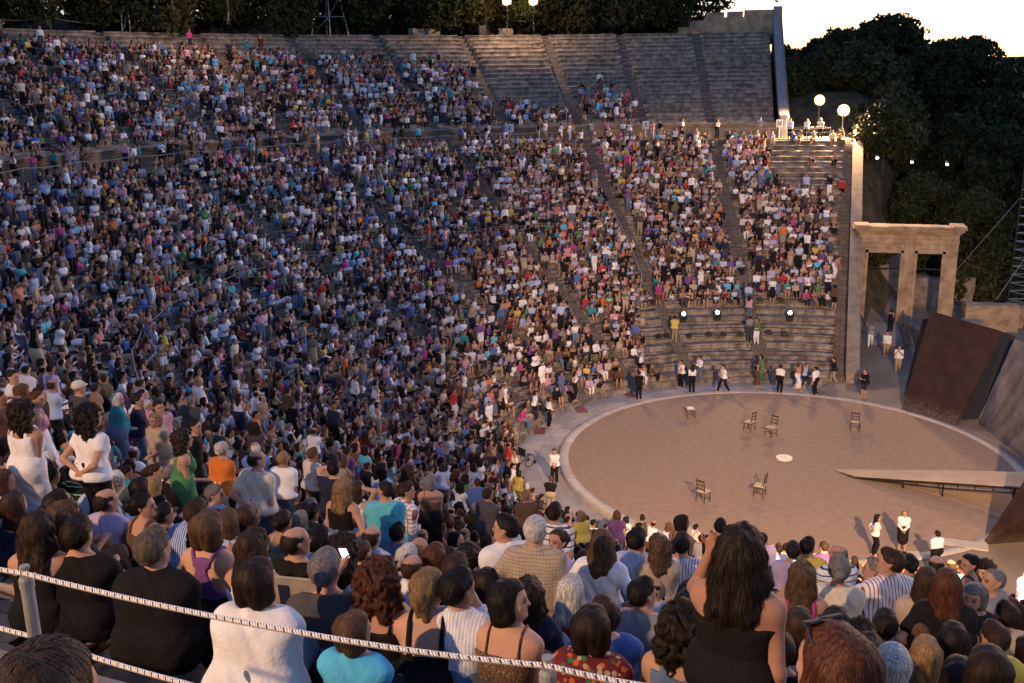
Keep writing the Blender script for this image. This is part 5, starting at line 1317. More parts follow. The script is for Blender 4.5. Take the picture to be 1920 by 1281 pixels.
 (16, 706, 22, m(T_, arms='cross', hyaw=-.6, fat=1.1), ('shirt', 'white'), DT, ('short', 'black', 18), -30, 'standing person with folded arms in white shirt at the left edge', {}),
 (60, 748, 22, f(T_, hyaw=-.5), ('tank', 'pink'), ('skirt', 'white'), ('short', 'auburn', 19), -30, 'standing person with short auburn hair in pale pink sleeveless dress', {}),
 (33, 872, 32, f(S_, arms='read', hpitch=-.2), ('tank', 'white'), DT, ('bob', 'black', 14), 150, 'dark haired person facing back, writing, in white top at the left edge', {}),
 (120, 888, 32, m(S_, lean=.35, fat=1.1), ('tee', 'black', 'greenstripe'), DT, ('short', 'black', 20), 0, 'person bending in black t-shirt with thin green stripes', HI),
 (84, 892, 30, f(S_, hyaw=-.3), ('tee', 'brown'), DT, ('afro', 'dark brown', 3), 0, 'person with dark curly hair left of the green stripes', {}),
 (165, 868, 27, m(S_, lean=.3), ('tee', 'yellow'), KT, ('short', 'dark brown', 21), 0, 'person in pale yellow t-shirt above the light blue shirt at left', {}),
 (174, 906, 34, m(S_, hyaw=-.7), ('shirt', 'light blue'), KT, ('short', 'black', 22), 0, 'black haired person in light blue shirt looking right, left block', HI),
 (192, 942, 38, m(S_, hyaw=-.3, fat=1.1), ('shirt', 'lilac'), KT, ('balding', 'dark brown', 9), 5, 'balding person in lilac blue shirt, left block', HI),
 (260, 952, 36, f(S_, hyaw=-1.0), ('tank', 'brown'), BT, ('bun', 'black', 2), 0, 'person with black pinned up hair and brown top in profile, left block', HI),
 (256, 916, 30, f(S_), ('tee', 'yellow'), BT, ('bob', 'black', 16), 0, 'person with black hair in mustard yellow top, left block', {}),
 (282, 911, 26, f(S_), ('tank', 'white'), DT, ('long', 'blond', 4), 0, 'blond person right of the mustard yellow top', {}),
 (397, 930, 30, m(S_, hyaw=-1.0), ('shirt', 'light blue'), DT, ('short', 'grey', 8), 0, 'grey haired person in pale blue shirt looking right, near the orange t-shirt', HI),
 (316, 888, 26, m(S_, hyaw=-.4), ('tee', 'black'), BT, ('cropped', 'grey', 9), 0, 'person with cropped grey hair in black below the green dress', {}),
 (287, 886, 25, m(S_, hyaw=-.8), ('shirt', 'white'), DT, ('short', 'brown', 10), 0, 'brown haired person in white collar looking right, left block', {}),
 (112, 975, 46, f(S_, hyaw=-.3), ('tee', 'charcoal'), BT, ('wavy', 'light brown', 11), 10, 'person with light brown waves left of the lilac blue shirt', HI),
 (638, 916, 28, f(T_, arms=('side', 'hip')), ('tank', 'black'), DT, ('wavy', 'blond', 12), 0, 'standing person with blond waves in black tank top, white belt and jeans', HI),
 (665, 918, 22, f(T_, arms=('side', 'behindhead'), hyaw=-.4), ('tank', 'white'), DT, ('long', 'brown', 10), 0, 'standing person with one hand behind the head next to the black tank top', {}),
 (720, 920, 26, m(T_, hyaw=.9, fat=1.15), ('tee', 'turquoise'), KT, ('cropped', 'dark brown', 11), 20, 'standing person in turquoise patterned shirt with white glasses', HI),
 (755, 920, 25, m(T_, hyaw=-.4), ('shirt', 'white', 'plaid'), DT, ('short', 'brown', 12), -30, 'standing person in white and red plaid shirt right of the turquoise shirt', HI),
 (794, 932, 20, f(S_), ('tee', 'red'), DT, ('sunhat', 'white', 1), 0, 'person in white sunhat and red top right of the plaid shirt', {}),
]
HAND = {}
def held(name, label, cat, b, J, hand, size, screen, tilt):
    M_ = Matrix.LocRotScale(b.location, b.rotation_euler, b.scale); c = M_ @ Vector(J['han' + hand] + np.array([0, .05, .06]))
    t = thing(name, label, cat, c, b.rotation_euler.z); rot = Matrix.Rotation(tilt, 3, 'X')
    MB().box((0, 0, 0), size, rot).build('case', M_BLACK, t, bevel=.004)
    MB().box(rot @ Vector((0, -size[1] / 2 - .002, 0)), (size[0] * .86, .002, size[2] * .84), rot).build('screen', emit_mat('phone_screen', (.75, .85, 1.0), screen), t)
for h in HERO:
    px, py, wpx, P, top, bot, hair, yaw, label, opt = h
    opt = dict(opt); opt.setdefault('res', .016)
    b, J = seat_person(px, py, wpx, P, top, bot, hair, yaw, label, **opt)
    if px == 605: held('phone', 'small lit phone held up by the person in grey t-shirt', 'phone', b, J, 'L', (.06, .012, .11), 2.0, .5)
    if px == 1504: held('camera', 'small camera with a bright screen held by the person in bare backed magenta dress', 'camera', b, J, 'L', (.10, .025, .07), 3.0, .1)
    if px == 1562:
        mb = MB(); H = Matrix(J['H'].tolist()); o_ = Vector(J['ht'])
        for sx in (-1, 1): mb.lathe([(.03, -.004), (.031, 0), (.03, .004)], o_ + H @ Vector((.036 * sx, .075, .215)), 14, H @ Matrix.Rotation(R(-35), 3, 'X')); mb.tube([o_ + H @ Vector((.068 * sx, .07, .215)), o_ + H @ Vector((.092 * sx, -.03, .15))], .004, 4)
        mb.tube([o_ + H @ Vector((-.01, .082, .222)), o_ + H @ Vector((.01, .082, .222))], .004, 4)
        mb.build('sunglasses', noise_mat('glass_black', (.01, .01, .015), (.02, .02, .03), 4, .12, 0, spec=.6), b)
# the standing figure in black close to the middle of the front
b, J = seat_person(1388, 1030, 71, f(T_, arms=('fore', 'side'), hyaw=.15, lean=.02, fat=1.05), ('camisole', 'black'), ('longskirt', 'black'), ('bigwavy', 'dark brown'), -14, 'standing person in black strap dress with long dark curls and one raised arm', skin=1, res=.010, fine=True, z_floor=ZDZ * 1.09 + .47)
# photographer's neighbour: top of a head in the lower left corner
seat_person(55, 1338, 150, f(S_, hyaw=-.2), ('tee', 'brown'), BT, ('bob', 'brown', 18), 10, 'blurred brown head filling the lower left corner', res=.0125)

# people around the orchestra and on the empty lower rows: (feet px, feet py, feet height, pose, top, bottom, hair, yaw, label)
W_, K_ = 'white', BT
FLOOR = [
 (1198, 751, .03, m(T_, arms='lap'), ('shirt', 'black'), BT, ('short', 'black', 30), 160, 'person in black suit standing on the ring left of the others', {}),
 (1277, 727, -.2, f(T_, arms=('chin', 'lap')), ('tee', W_), K_, ('bun', 'black', 3), -60, 'usher in white t-shirt with hand at mouth by the first row', {}),
 (1297, 738, -.2, f(T_), ('shirt', W_), K_, ('long', 'black', 12), 160, 'usher with long black hair in loose white shirt seen from the ring', {}),
 (1312, 718, -.2, m(T_, arms=('cross', 'side'), lean=.15), ('shirt', W_), ('trousers', 'denim'), ('short', 'black', 31), -70, 'person in white shirt and jeans by the first row', {}),
 (1356, 737, .03, m(T_, stride=.3), ('tee', W_), K_, ('short', 'black', 32), -80, 'usher in white t-shirt striding to the right along the ring', {}),
 (1418, 726, -.2, f(T_, arms=('fwd', 'lap')), ('tank', 'black'), ('longskirt', 'brown'), ('bob', 'brown', 20), 90, 'person in black top and long brown skirt walking along the first row', {}),
 (1426, 716, -.2, f(T_), ('blouse', 'green'), ('longskirt', 'green'), ('bob', 'dark brown', 21), -60, 'person in long green dress behind the brown skirt', {}),
 (1461, 738, .03, m(T_, fat=1.1), ('shirt', W_), K_, ('short', 'black', 33), 160, 'usher in white shirt and black trousers standing in the middle of the ring edge', {}),
 (1494, 733, -.2, f(T_, stride=.2), ('tank', 'orange'), ('longskirt', W_), ('bob', 'auburn', 22), 80, 'person in orange top and white skirt walking to the left', {}),
 (1508, 728, -.2, m(T_), ('tee', 'light blue'), ('shorts', 'navy'), ('short', 'brown', 34), 80, 'child in pale t-shirt and navy shorts beside the orange top', dict(scale=.9)),
 (1528, 742, .03, m(T_, arms=('side', 'fwd')), ('shirt', W_), K_, ('short', 'black', 35), -120, 'usher in white shirt and black trousers nearest the end wall', {}),
 (1563, 722, -.2, m(T_, stride=.2), ('tee', 'black'), KT, ('short', 'black', 36), -80, 'person in black t-shirt and khaki trousers at the foot of the end stair', {}),
 (1620, 747, -.02, m(T_, arms='cross', fat=1.1), ('tee', 'black'), ('shorts', 'charcoal'), ('cropped', 'black', 12), -20, 'person in black t-shirt and shorts with folded arms beside the end wall', {}),
 (1683, 698, 0, m(T_, arms='phone', fat=1.1), ('tee', W_), ('trousers', 'tan'), ('short', 'dark brown', 37), 10, 'person in white t-shirt and tan trousers photographing from the path', {}),
 (1661, 669, 0, m(T_, fat=1.15, arms='hang'), ('tee', W_), ('shorts', 'khaki'), ('short', 'dark brown', 38), 0, 'person in white t-shirt and khaki shorts walking in from the doorway', {}),
 (1631, 651, 0, f(T_, stride=.25), ('tee', 'grey'), ('trousers', W_), ('bob', 'light brown', 23), 10, 'person in grey top and white trousers walking along the end wall', {}),
 (1668, 624, .3, f(T_), ('tank', 'black'), K_, ('bob', 'brown', 24), 170, 'person in black strap top on the doorway ramp', {}),
 (1618, 580, .5, m(T_), ('tee', 'yellow'), ('trousers', W_), ('bob', 'black', 36), 90, 'person in yellow top and white trousers beside the left pier of the doorway', {}),
 (1690, 1034, .0, f(T_, arms=('lap', 'lap'), lean=.06), ('shirt', W_), ('skirt', 'black'), ('long', 'blond', 13), 150, 'usher with very long blond hair in white shirt and black skirt on the stage floor', dict(res=.0125, fine=True)),
 (1637, 1043, .03, f(T_, arms=('back', 'back'), hyaw=-.4), ('tee', W_), K_, ('long', 'black', 14), -95, 'usher with black hair in white t-shirt, hands behind the back, on the stage floor', dict(res=.0125, fine=True)),
 (1028, 802, -.2, f(T_, arms=('lap', 'cross')), ('shirt', W_), K_, ('bob', 'dark brown', 25), 40, 'usher in loose white shirt on the walkway at the far left', {}),
 (1002, 789, -.2, f(T_, arms='lap'), ('tee', W_), K_, ('bob', 'black', 26), 20, 'usher in white t-shirt left of the loose white shirt on the walkway', {}),
 (1040, 907, -.2, f(T_, arms=('lap', 'lap'), hyaw=.1), ('tee', W_), K_, ('pony', 'dark brown'), -110, 'usher with ponytail in white t-shirt alone on the pale walkway', dict(res=.0125, fine=True)),
 (1077, 752, .6, f(T_), ('tank', W_), K_, ('long', 'dark brown', 15), 20, 'usher in white strap top and black trousers on the second row', {}),
 (967, 908, -.2, f(T_), ('tank', W_), K_, ('long', 'dark brown', 16), -120, 'usher in white tank top at the foot of the seats near the wheelchair', {}),
 (1264, 642, None, m(T_, arms='lap'), ('tee', 'yellow'), KT, ('short', 'black', 39), 150, 'person in yellow shirt and khaki trousers standing on the empty rows', {}),
 (1405, 642, None, m(T_), ('shirt', 'grey'), ('trousers', 'dark grey'), ('short', 'black', 40), 170, 'person in grey shirt on the empty rows left of the white trousers', {}),
 (1418, 646, None, f(T_), ('blouse', 'olive'), ('trousers', W_), ('bob', 'brown', 27), -30, 'person in olive top and white trousers on the empty rows', {}),
 (1403, 602, None, f(T_), ('tee', 'pink'), ('trousers', 'denim'), ('long', 'dark brown', 17), 150, 'person with pink top and blue bag climbing the empty rows', {}),
 (1402, 580, None, m(T_), ('shirt', 'light blue'), ('trousers', 'denim'), ('short', 'dark brown', 41), 170, 'person in pale blue shirt at the top of the empty rows', {}),
 (1563, 523, None, f(T_, lean=.7, arms='fwd'), ('tank', 'coral'), ('trousers', W_), ('bun', 'dark brown', 4), 60, 'person in coral top and white trousers bending at the end stair', {}),
 (1577, 376, None, m(T_), ('tee', 'red'), BT, ('short', 'black', 42), 170, 'person in red t-shirt climbing the end stair', {}),
 (1512, 560, None, f(T_, arms=('fwd', 'side')), ('tee', W_), K_, ('bob', 'black', 28), -40, 'usher in white t-shirt above the empty rows near the end stair', {}),
 (1562, 582, None, f(T_, fat=1.2), ('tee', 'brown'), ('shorts', 'black'), ('bob', 'dark brown', 29), 150, 'person in brown top and black shorts standing on the end stair', {}),
 (1447, 568, None, f(T_), ('tee', W_), ('skirt', 'black'), ('bob', 'dark brown', 30), 0, 'person in white top and black skirt on the first filled row above the empty rows', {}),
 (1313, 546, None, f(T_), ('tank', W_), ('longskirt', W_), ('bob', 'light brown', 31), 0, 'person standing in white sleeveless dress above the empty rows', {}),
 (1234, 577, None, f(T_), ('tee', 'magenta'), ('shorts', 'brown'), ('bob', 'dark brown', 32), -30, 'person in magenta top at the left edge of the empty rows', {}),
 (1240, 520, None, f(T_), ('tank', W_), ('longskirt', W_), ('long', 'brown', 18), 0, 'person in long white dress standing left of two others in shirts', {}),
 (1263, 532, None, m(T_), ('shirt', W_), BT, ('cropped', 'grey', 13), 0, 'standing person in white shirt with grey hair above the empty rows', {}),
 (1272, 540, None, f(T_), ('tee', 'black'), ('trousers', 'beige'), ('bob', 'black', 33), 0, 'standing person in black t-shirt and beige trousers above the empty rows', {}),
 (1290, 520, None, m(T_), ('tee', 'charcoal'), KT, ('cropped', 'white', 14), 0, 'standing person with white hair in dark t-shirt above the empty rows', {}),
 (1480, 262, 'P', m(T_), ('tee', W_), BT, ('short', 'black', 43), 0, 'person in white t-shirt on the platform behind the letter sign', {}),
 (1511, 262, 'P', m(T_), ('tee', W_), BT, ('short', 'black', 44), 30, 'person in white t-shirt at the platform rail, left of the floodlight mast', {}),
 (1537, 262, 'P', m(T_, arms='chin'), ('tee', W_), BT, ('cap', 'white', 2), 0, 'person in white cap under the taller floodlight', {}),
 (1424, 258, 'D', m(T_), ('shirt', 'light blue'), KT, ('short', 'black', 45), 0, 'person in pale blue shirt on the walkway left of the M sign', {}),
 (1332, 256, 'D', m(T_), ('tee', W_), ('trousers', 'dark grey'), ('short', 'black', 46), -20, 'person in white t-shirt on the walkway at the bare stair', {}),
 (1344, 262, 'D', f(T_), ('tank', W_), BT, ('bob', 'black', 34), 20, 'person in white tank top on the walkway right of the bare stair', {}),
 (1214, 226, 'U0', m(T_), ('shirt', 'light blue'), BT, ('short', 'black', 47), 0, 'person in pale blue shirt at the foot of a bare upper stair', {}),
 (1109, 262, 'D', m(T_), ('shirt', W_), BT, ('short', 'black', 48), 0, 'person in white shirt and black trousers on the walkway near the K sign', {}),
 (1078, 258, 'D', m(T_), ('shirt', W_), BT, ('short', 'dark brown', 49), 0, 'person in white shirt standing left along the walkway from the black trousers', {}),
 (767, 185, 'U', m(T_, fat=1.1), ('shirt', W_), DT, ('short', 'black', 50), 160, 'person in white shirt and jeans climbing an upper stair', {}),
 (1752, 1078, 0, m(T_, fat=1.1), ('shirt', W_), BT, ('short', 'black', 51), 0, 'person in white shirt at the stage edge seen from behind', dict(scale=1.0)),
 (1301, 1058, -.2, m(T_, arms=('side', 'fwd')), ('tee', W_), BT, ('short', 'black', 52), -20, 'child in white t-shirt walking before the ring, left of the raised arm', dict(scale=.95)),
 (1172, 1046, -.2, f(T_), ('tee', W_), ('skirt', W_), ('bob', 'dark brown', 35), 0, 'person with dark bob in white at the near edge of the walkway', {}),
]
for (px, py, z, P, top, bot, hair, yaw, label, opt) in FLOOR:
    opt = dict(opt); opt.setdefault('res', .016)
    if z is None or isinstance(z, str):
        kind = 'L' if z is None else z; best = None; d = raydir(px, py)
        if kind == 'P' or kind == 'D': zf = ZDZ
        elif kind == 'U0': zf = ZPOD
        else:
            for t in np.linspace(45, 105, 900):
                Q = CAM + d * t; th, r = polar(Q); zs, kk = surf(th, r)
                if kk[0] != kind[0]: continue
                e = abs(Q[2] - zs + .03)
                if best is None or e < best[0]: best = (e, zs - .03)
            zf = best[1]
        z = zf
    seat_person(px, py, 20, P, top, bot, hair, yaw, label, feet=(px, py, z), **opt)
# ------------------------------------------------------------------ the rest of the audience, seat by seat
def inpoly(x, y, poly):
    c = False; n = len(poly)
    for i in range(n):
        (x1, y1), (x2, y2) = poly[i], poly[(i + 1) % n]
        if (y1 > y) != (y2 > y) and x < (x2 - x1) * (y - y1) / (y2 - y1) + x1: c = not c
    return c
OCC_U = [[(-200, 52), (300, 78), (560, 92), (850, 108), (895, 132), (885, 166), (1068, 200), (1074, 240), (900, 330), (-200, 400)], [(1092, 150), (1150, 150), (1212, 200), (1212, 232), (1070, 235)]]
EMPTY_L = [[(1198, 552), (1570, 548), (1600, 730), (1240, 725), (1205, 640)], [(1440, 255), (1620, 250), (1610, 480), (1572, 480), (1560, 352), (1448, 336)], [(1574, 250), (1620, 250), (1600, 720), (1566, 720)]]
THIN = [[(960, 700), (1240, 690), (1240, 760), (1010, 830), (960, 900)]]
seats = []
for kind, n in (('L', NL), ('U', NU), ('D', 3)):
    for i in range(n):
        if kind == 'D': r, z = 39.35 + i * .62, ZDZ + .40
        else: r, z = seat_far(kind, i); r += .21
        th = -TE - .08
        lim = TE - .01 if kind != 'U' else TU - .02
        if kind == 'D': lim = R(-64)
        bset = bounds if kind == 'L' else (ub if kind == 'U' else [])
        while th < lim:
            rr = r + (DSH if abs(th) > TB else 0)
            th += (.46 + nrs.rand() * .15) / rr
            if nrs.rand() < .05: th += nrs.rand() * 1.2 / rr
            if any(abs(th - b) * rr < .58 for b in bset) and nrs.rand() > .08: continue
            zz = z * float(nearf(th)); r2 = r + nrs.uniform(-.05, .08); P = cav(np.array(th), np.array(r2), np.array(zz))
            q = proj(P + np.array([0, 0, .6]))
            if q[2] < 2.2 or q[0] < -260 or q[0] > PW + 200 or q[1] > PH + 260 or q[1] < -200: continue
            if kind == 'U':
                if not any(inpoly(q[0], q[1], po) for po in OCC_U) and th > -R(60): continue
                if th < -R(60): continue
            else:
                if any(inpoly(q[0], q[1], po) for po in EMPTY_L) and nrs.rand() > .012: continue
                if any(inpoly(q[0], q[1], po) for po in THIN) and nrs.rand() > .62: continue
                if nrs.rand() > (.97 if kind == 'L' else .9): continue
            if q[2] < 5.4 or (kind == 'D' and (i == 2 or (q[0] < 720 and i == 1))): continue
            bad = False
            for (tx, ty, tz, tr, sx, sy, hw_, dist) in TAKEN:
                if (P[0] - tx) ** 2 + (P[1] - ty) ** 2 < .46 ** 2: bad = True; break
                if q[2] < 16 and abs(q[0] - sx) < 1.25 * hw_ + 55 / q[2] and abs(q[1] - sy) < 1.5 * hw_ + 60 / q[2] and q[2] < dist: bad = True; break
            if bad: continue
            seats.append((q[2], P[0], P[1], P[2], kind, q[0], q[1]))
seats.sort()
N_IND = 296 - NSPEC[0] - 2
POSES_S = [pose(True, 'f', arms='lap'), pose(True, 'm', arms='knee', lean=.25), pose(True, 'f', arms=('chin', 'lap'), hyaw=.5), pose(True, 'm', arms='cross', hyaw=-.5), pose(True, 'f', arms='read', hpitch=-.3), pose(True, 'm', arms=('lap', 'knee'), fat=1.2, hyaw=-.3),
           pose(True, 'f', arms='lap', hyaw=-.8, legs='cross'), pose(True, 'm', arms='read', lean=.3), pose(True, 'f', arms=('knee', 'lap'), twist=.4, hyaw=.6), pose(True, 'm', arms='lap', lean=.02, hyaw=.3), pose(True, 'f', fat=1.15, arms='lap2', lean=.18), pose(True, 'f', arms='clap', hyaw=-.3)]
POSES_T = [pose(False, 'm', arms='hang'), pose(False, 'f', arms=('hip', 'side')), pose(False, 'm', arms='cross', hyaw=.5), pose(False, 'f', arms='lap', hyaw=-.5), pose(False, 'm', arms=('brow', 'side'), fat=1.1), pose(False, 'f', arms=('phone', 'phone'))]
TOPC = ['white'] * 24 + ['cream'] * 4 + ['light blue'] * 12 + ['black'] * 22 + ['charcoal'] * 4 + ['navy'] * 6 + ['grey'] * 5 + ['dark grey'] * 4 + ['red'] * 3 + ['maroon'] * 4 + ['pink'] * 4 + ['lilac'] * 4 + ['beige'] * 7 + ['tan'] * 4 + ['brown'] * 8 + ['blue'] * 5 + ['teal'] * 2 + ['turquoise'] * 2 + ['olive'] * 3 + ['green'] * 2 + ['coral'] * 2 + ['orange'] + ['yellow'] * 2 + ['magenta'] * 2 + ['purple'] * 3 + ['sky blue']
BOTC = ['denim'] * 5 + ['black'] * 9 + ['khaki'] * 3 + ['white'] * 3 + ['navy'] * 5 + ['beige'] * 2 + ['dark grey'] * 3 + ['brown'] * 2
HC = ['black'] * 9 + ['dark brown'] * 11 + ['brown'] * 6 + ['auburn'] * 2 + ['light brown'] * 2 + ['blond'] + ['grey'] * 2 + ['white']
rp = random.Random(23); USED = set()
STY = {'bob': 'bobbed', 'long': 'long', 'wavy': 'wavy', 'curly': 'curly', 'bun': 'pinned up', 'pony': 'ponytailed', 'short': 'short', 'cropped': 'cropped', 'balding': 'thinning', 'afro': 'bushy'}
GAR = {'tee': 't-shirt', 'shirt': 'long shirt', 'tank': 'tank top', 'blouse': 'blouse', 'camisole': 'strap top'}
def place_name(d, sx, sy):
    v = 'right rows' if sx > 1430 else ('left block' if sx < 420 else ('left rows' if sx < 760 else 'middle rows'))
    return v
for (dist, x, y, z, kind, sx, sy) in seats[:N_IND]:
    for _ in range(400):
        P = rp.choice(POSES_S); stand = kind == 'L' and dist > 13 and rp.random() < .06
        if stand: P = rp.choice(POSES_T)
        fem = P['sex'] == 'f'
        hs = rp.choice(['bob', 'long', 'long', 'wavy', 'curly', 'bun', 'pony', 'bob'] if fem else ['short', 'short', 'short', 'cropped', 'balding', 'afro']); hc = rp.choice(HC)
        if not fem and hc in ('auburn', 'blond'): continue
        tk = rp.choice(['tee', 'tank', 'blouse', 'camisole', 'tank'] if fem else ['tee', 'tee', 'shirt']); tc_ = rp.choice(TOPC)
        lb = 'person with %s %s hair in %s %s%s in the %s' % (STY[hs], hc, tc_, GAR[tk], ' standing' if stand else '', place_name(dist, sx, sy))
        if (hs, hc, tc_, tk) not in USED: break
    USED.add((hs, hc, tc_, tk))
    b = ('skirt' if fem and rp.random() < .3 else ('shorts' if rp.random() < .2 else 'trousers'), rp.choice(BOTC))
    sc = rp.uniform(.93, 1.05)
    person(P, (tk, tc_), b, (hs, hc, rp.choice([0, 1])), lb, (x, y, z - (.40 if stand and kind == 'D' else 0)), facing(x, y, rp.gauss(0, 12)), sc, rp.choice([0, 0, 1, 1, 2, 3]), res=.016 if dist < 9 else .021, group=None)
print('PEOPLE heroes', NSPEC[0], 'individuals', N_IND, 'all seats', len(seats))

# everyone farther away: one crowd, each figure standing on its own seat
def inst_mat(name, attr, rough=.8):
    m_, n, l, b = new_mat(name); a = n.new('ShaderNodeAttribute'); a.attribute_type = 'INSTANCER'; a.attribute_name = attr
    l.new(a.outputs['Color'], b.inputs['Base Color']); b.inputs['Roughness'].default_value = rough; setspec(b, .2); return m_
CM = [inst_mat('crowd_' + a, a) for a in ('skin', 'top', 'bottom', 'hair')]
CM.append(M_WHITE)
acoll = bpy.data.collections.new('crowd_figures')
def figure(idx, P, tk, bk, hs):
    me0 = body_mesh(P, .03)[0]; J = body_mesh(P, .03)[1]
    parts = [(me0, 0, Matrix()), (top_mesh(P, tk, .03), 1, Matrix()), (bottom_mesh(P, bk, .03), 2, Matrix())]
    M_ = Matrix(J['H'].tolist()).to_4x4(); M_.translation = Vector(J['ht']); parts.append((hair_mesh(hs, .022), 3, M_))
    V = []; F = []; MI = []; nv = 0
    if 'read' in (P.get('arms'),):
        c = (J['hanL'] + J['hanR']) / 2 + np.array([0, .03, .04]); q = np.array([(-.13, -.06, -.04), (.13, -.06, -.04), (.13, .06, .13), (-.13, .06, .13)]) + c
        V.append(np.concatenate([q, q + np.array([0, .004, -.008])])); F.append(np.array([(0, 1, 2, 3), (7, 6, 5, 4), (0, 4, 5, 1), (2, 6, 7, 3)])); MI.append(np.full(4, 4, np.int32)); nv = 8
    for me_, mi, mx in parts:
        n = len(me_.vertices); co = np.empty(n * 3, np.float32); me_.vertices.foreach_get('co', co); co = co.reshape(-1, 3)
        Mx = np.array(mx); co = co @ Mx[:3, :3].T + Mx[:3, 3]; fi = np.empty(len(me_.loops), np.int32); me_.loops.foreach_get('vertex_index', fi)
        V.append(co); F.append(fi.reshape(-1, 4) + nv); MI.append(np.full(len(fi) // 4, mi, np.int32)); nv += n
    me = bpy.data.meshes.new('figure_%02d' % idx); V = np.concatenate(V); F = np.concatenate(F); MI = np.concatenate(MI)
    me.vertices.add(len(V)); me.vertices.foreach_set('co', V.astype(np.float32).ravel()); me.loops.add(F.size); me.loops.foreach_set('vertex_index', F.astype(np.int32).ravel())
    me.polygons.add(len(F)); me.polygons.foreach_set('loop_start', np.arange(0, F.size, 4, dtype=np.int32))
    for c_ in CM: me.materials.append(c_)
    me.update(calc_edges=True); me.polygons.foreach_set('material_index', MI); me.polygons.foreach_set('use_smooth', np.ones(len(F), bool))
    ob = bpy.data.objects.new('figure_%02d' % idx, me); acoll.objects.link(ob)
FIG = []
hsF, hsM = ['bob', 'long', 'wavy', 'bun', 'curly'], ['short', 'cropped', 'balding', 'short']
for k, P in enumerate(POSES_S + POSES_T):
    fem = P['sex'] == 'f'
    for v in range(2): FIG.append((P, (['tank', 'tee', 'blouse', 'camisole'] if fem else ['tee', 'shirt'])[(k + v) % (4 if fem else 2)], (['trousers', 'skirt', 'shorts'] if fem else ['trousers', 'shorts', 'trousers'])[(k + v) % 3], (hsF[(k + 2 * v) % 5] if fem else hsM[(k + v) % 4])))
for i, fg in enumerate(FIG): figure(i, *fg)
NS = len(POSES_S) * 2; NT = len(POSES_T) * 2
rest = seats[N_IND:]
pts = []
for (dist, x, y, z, kind, sx, sy) in rest:
    st = nrs.rand() < .10
    pts.append((x, y, z - (.03 if st else 0), facing(x, y, nrs.randn() * 24), nrs.randint(NT) + NS if st else nrs.randint(NS), st))
# a few people walking along the far half-way walkway
for k in range(70):
    th = nrs.uniform(R(-8), TU - .15); P = cav(np.array(th), np.array(nrs.uniform(39.3, 40.4)), np.array(ZDZ)); pts.append((P[0], P[1], P[2], facing(P[0], P[1], nrs.uniform(-90, 90)), NS + nrs.randint(NT), True))
n = len(pts); me = bpy.data.meshes.new('audience_crowd'); me.vertices.add(n)
me.vertices.foreach_set('co', np.array([p[:3] for p in pts], np.float32).ravel())
def att(nm, ty, vals, prop):
    a = me.attributes.new(nm, ty, 'POINT'); a.data.foreach_set(prop, np.asarray(vals).ravel())
att('turn', 'FLOAT_VECTOR', np.array([(nrs.randn() * .09 * (not p[5]), nrs.randn() * .08 * (not p[5]), p[3]) for p in pts], np.float32), 'vector')
att('figure', 'INT', np.array([p[4] for p in pts], np.int32), 'value')
att('size', 'FLOAT', nrs.uniform(.88, 1.07, n).astype(np.float32), 'value')
def cols(lst, table, jit=.12):
    c = np.array([table[lst[nrs.randint(len(lst))]] for _ in range(n)], np.float32) * (1 + nrs.uniform(-jit, jit, (n, 1))).astype(np.float32); return np.concatenate([c, np.ones((n, 1), np.float32)], 1).astype(np.float32)
att('top', 'FLOAT_COLOR', cols(TOPC, CLOTH), 'color'); att('bottom', 'FLOAT_COLOR', cols(BOTC, CLOTH), 'color'); att('hair', 'FLOAT_COLOR', cols(HC, HAIRC), 'color'); att('skin', 'FLOAT_COLOR', cols([0, 1, 1, 2, 3], dict(enumerate(SKIN))), 'color')
me.update()
crowd = bpy.data.objects.new('audience_crowd', me); COL.objects.link(crowd); crowd['kind'] = 'stuff'
ng = bpy.data.node_groups.new('crowd_seating', 'GeometryNodeTree')
ng.interface.new_socket('Geometry', in_out='INPUT', socket_type='NodeSocketGeometry'); ng.interface.new_socket('Geometry', in_out='OUTPUT', socket_type='NodeSocketGeometry')
N = ng.nodes; L = ng.links
gi = N.new('NodeGroupInput'); go = N.new('NodeGroupOutput'); ip = N.new('GeometryNodeInstanceOnPoints'); ci = N.new('GeometryNodeCollectionInfo')
ci.inputs['Collection'].default_value = acoll; ci.inputs['Separate Children'].default_value = True; ci.inputs['Reset Children'].default_value = True
def na(nm, ty):
    a = N.new('GeometryNodeInputNamedAttribute'); a.data_type = ty; a.inputs['Name'].default_value = nm; return a.outputs['Attribute']
e2r = N.new('FunctionNodeEulerToRotation'); L.new(na('turn', 'FLOAT_VECTOR'), e2r.inputs[0])
L.new(gi.outputs[0], ip.inputs['Points']); L.new(ci.outputs[0], ip.inputs['Instance']); ip.inputs['Pick Instance'].default_value = True
L.new(na('figure', 'INT'), ip.inputs['Instance Index']); L.new(e2r.outputs[0], ip.inputs['Rotation']); L.new(na('size', 'FLOAT'), ip.inputs['Scale']); L.new(ip.outputs[0], go.inputs[0])
md = crowd.modifiers.new('seating', 'NODES'); md.node_group = ng
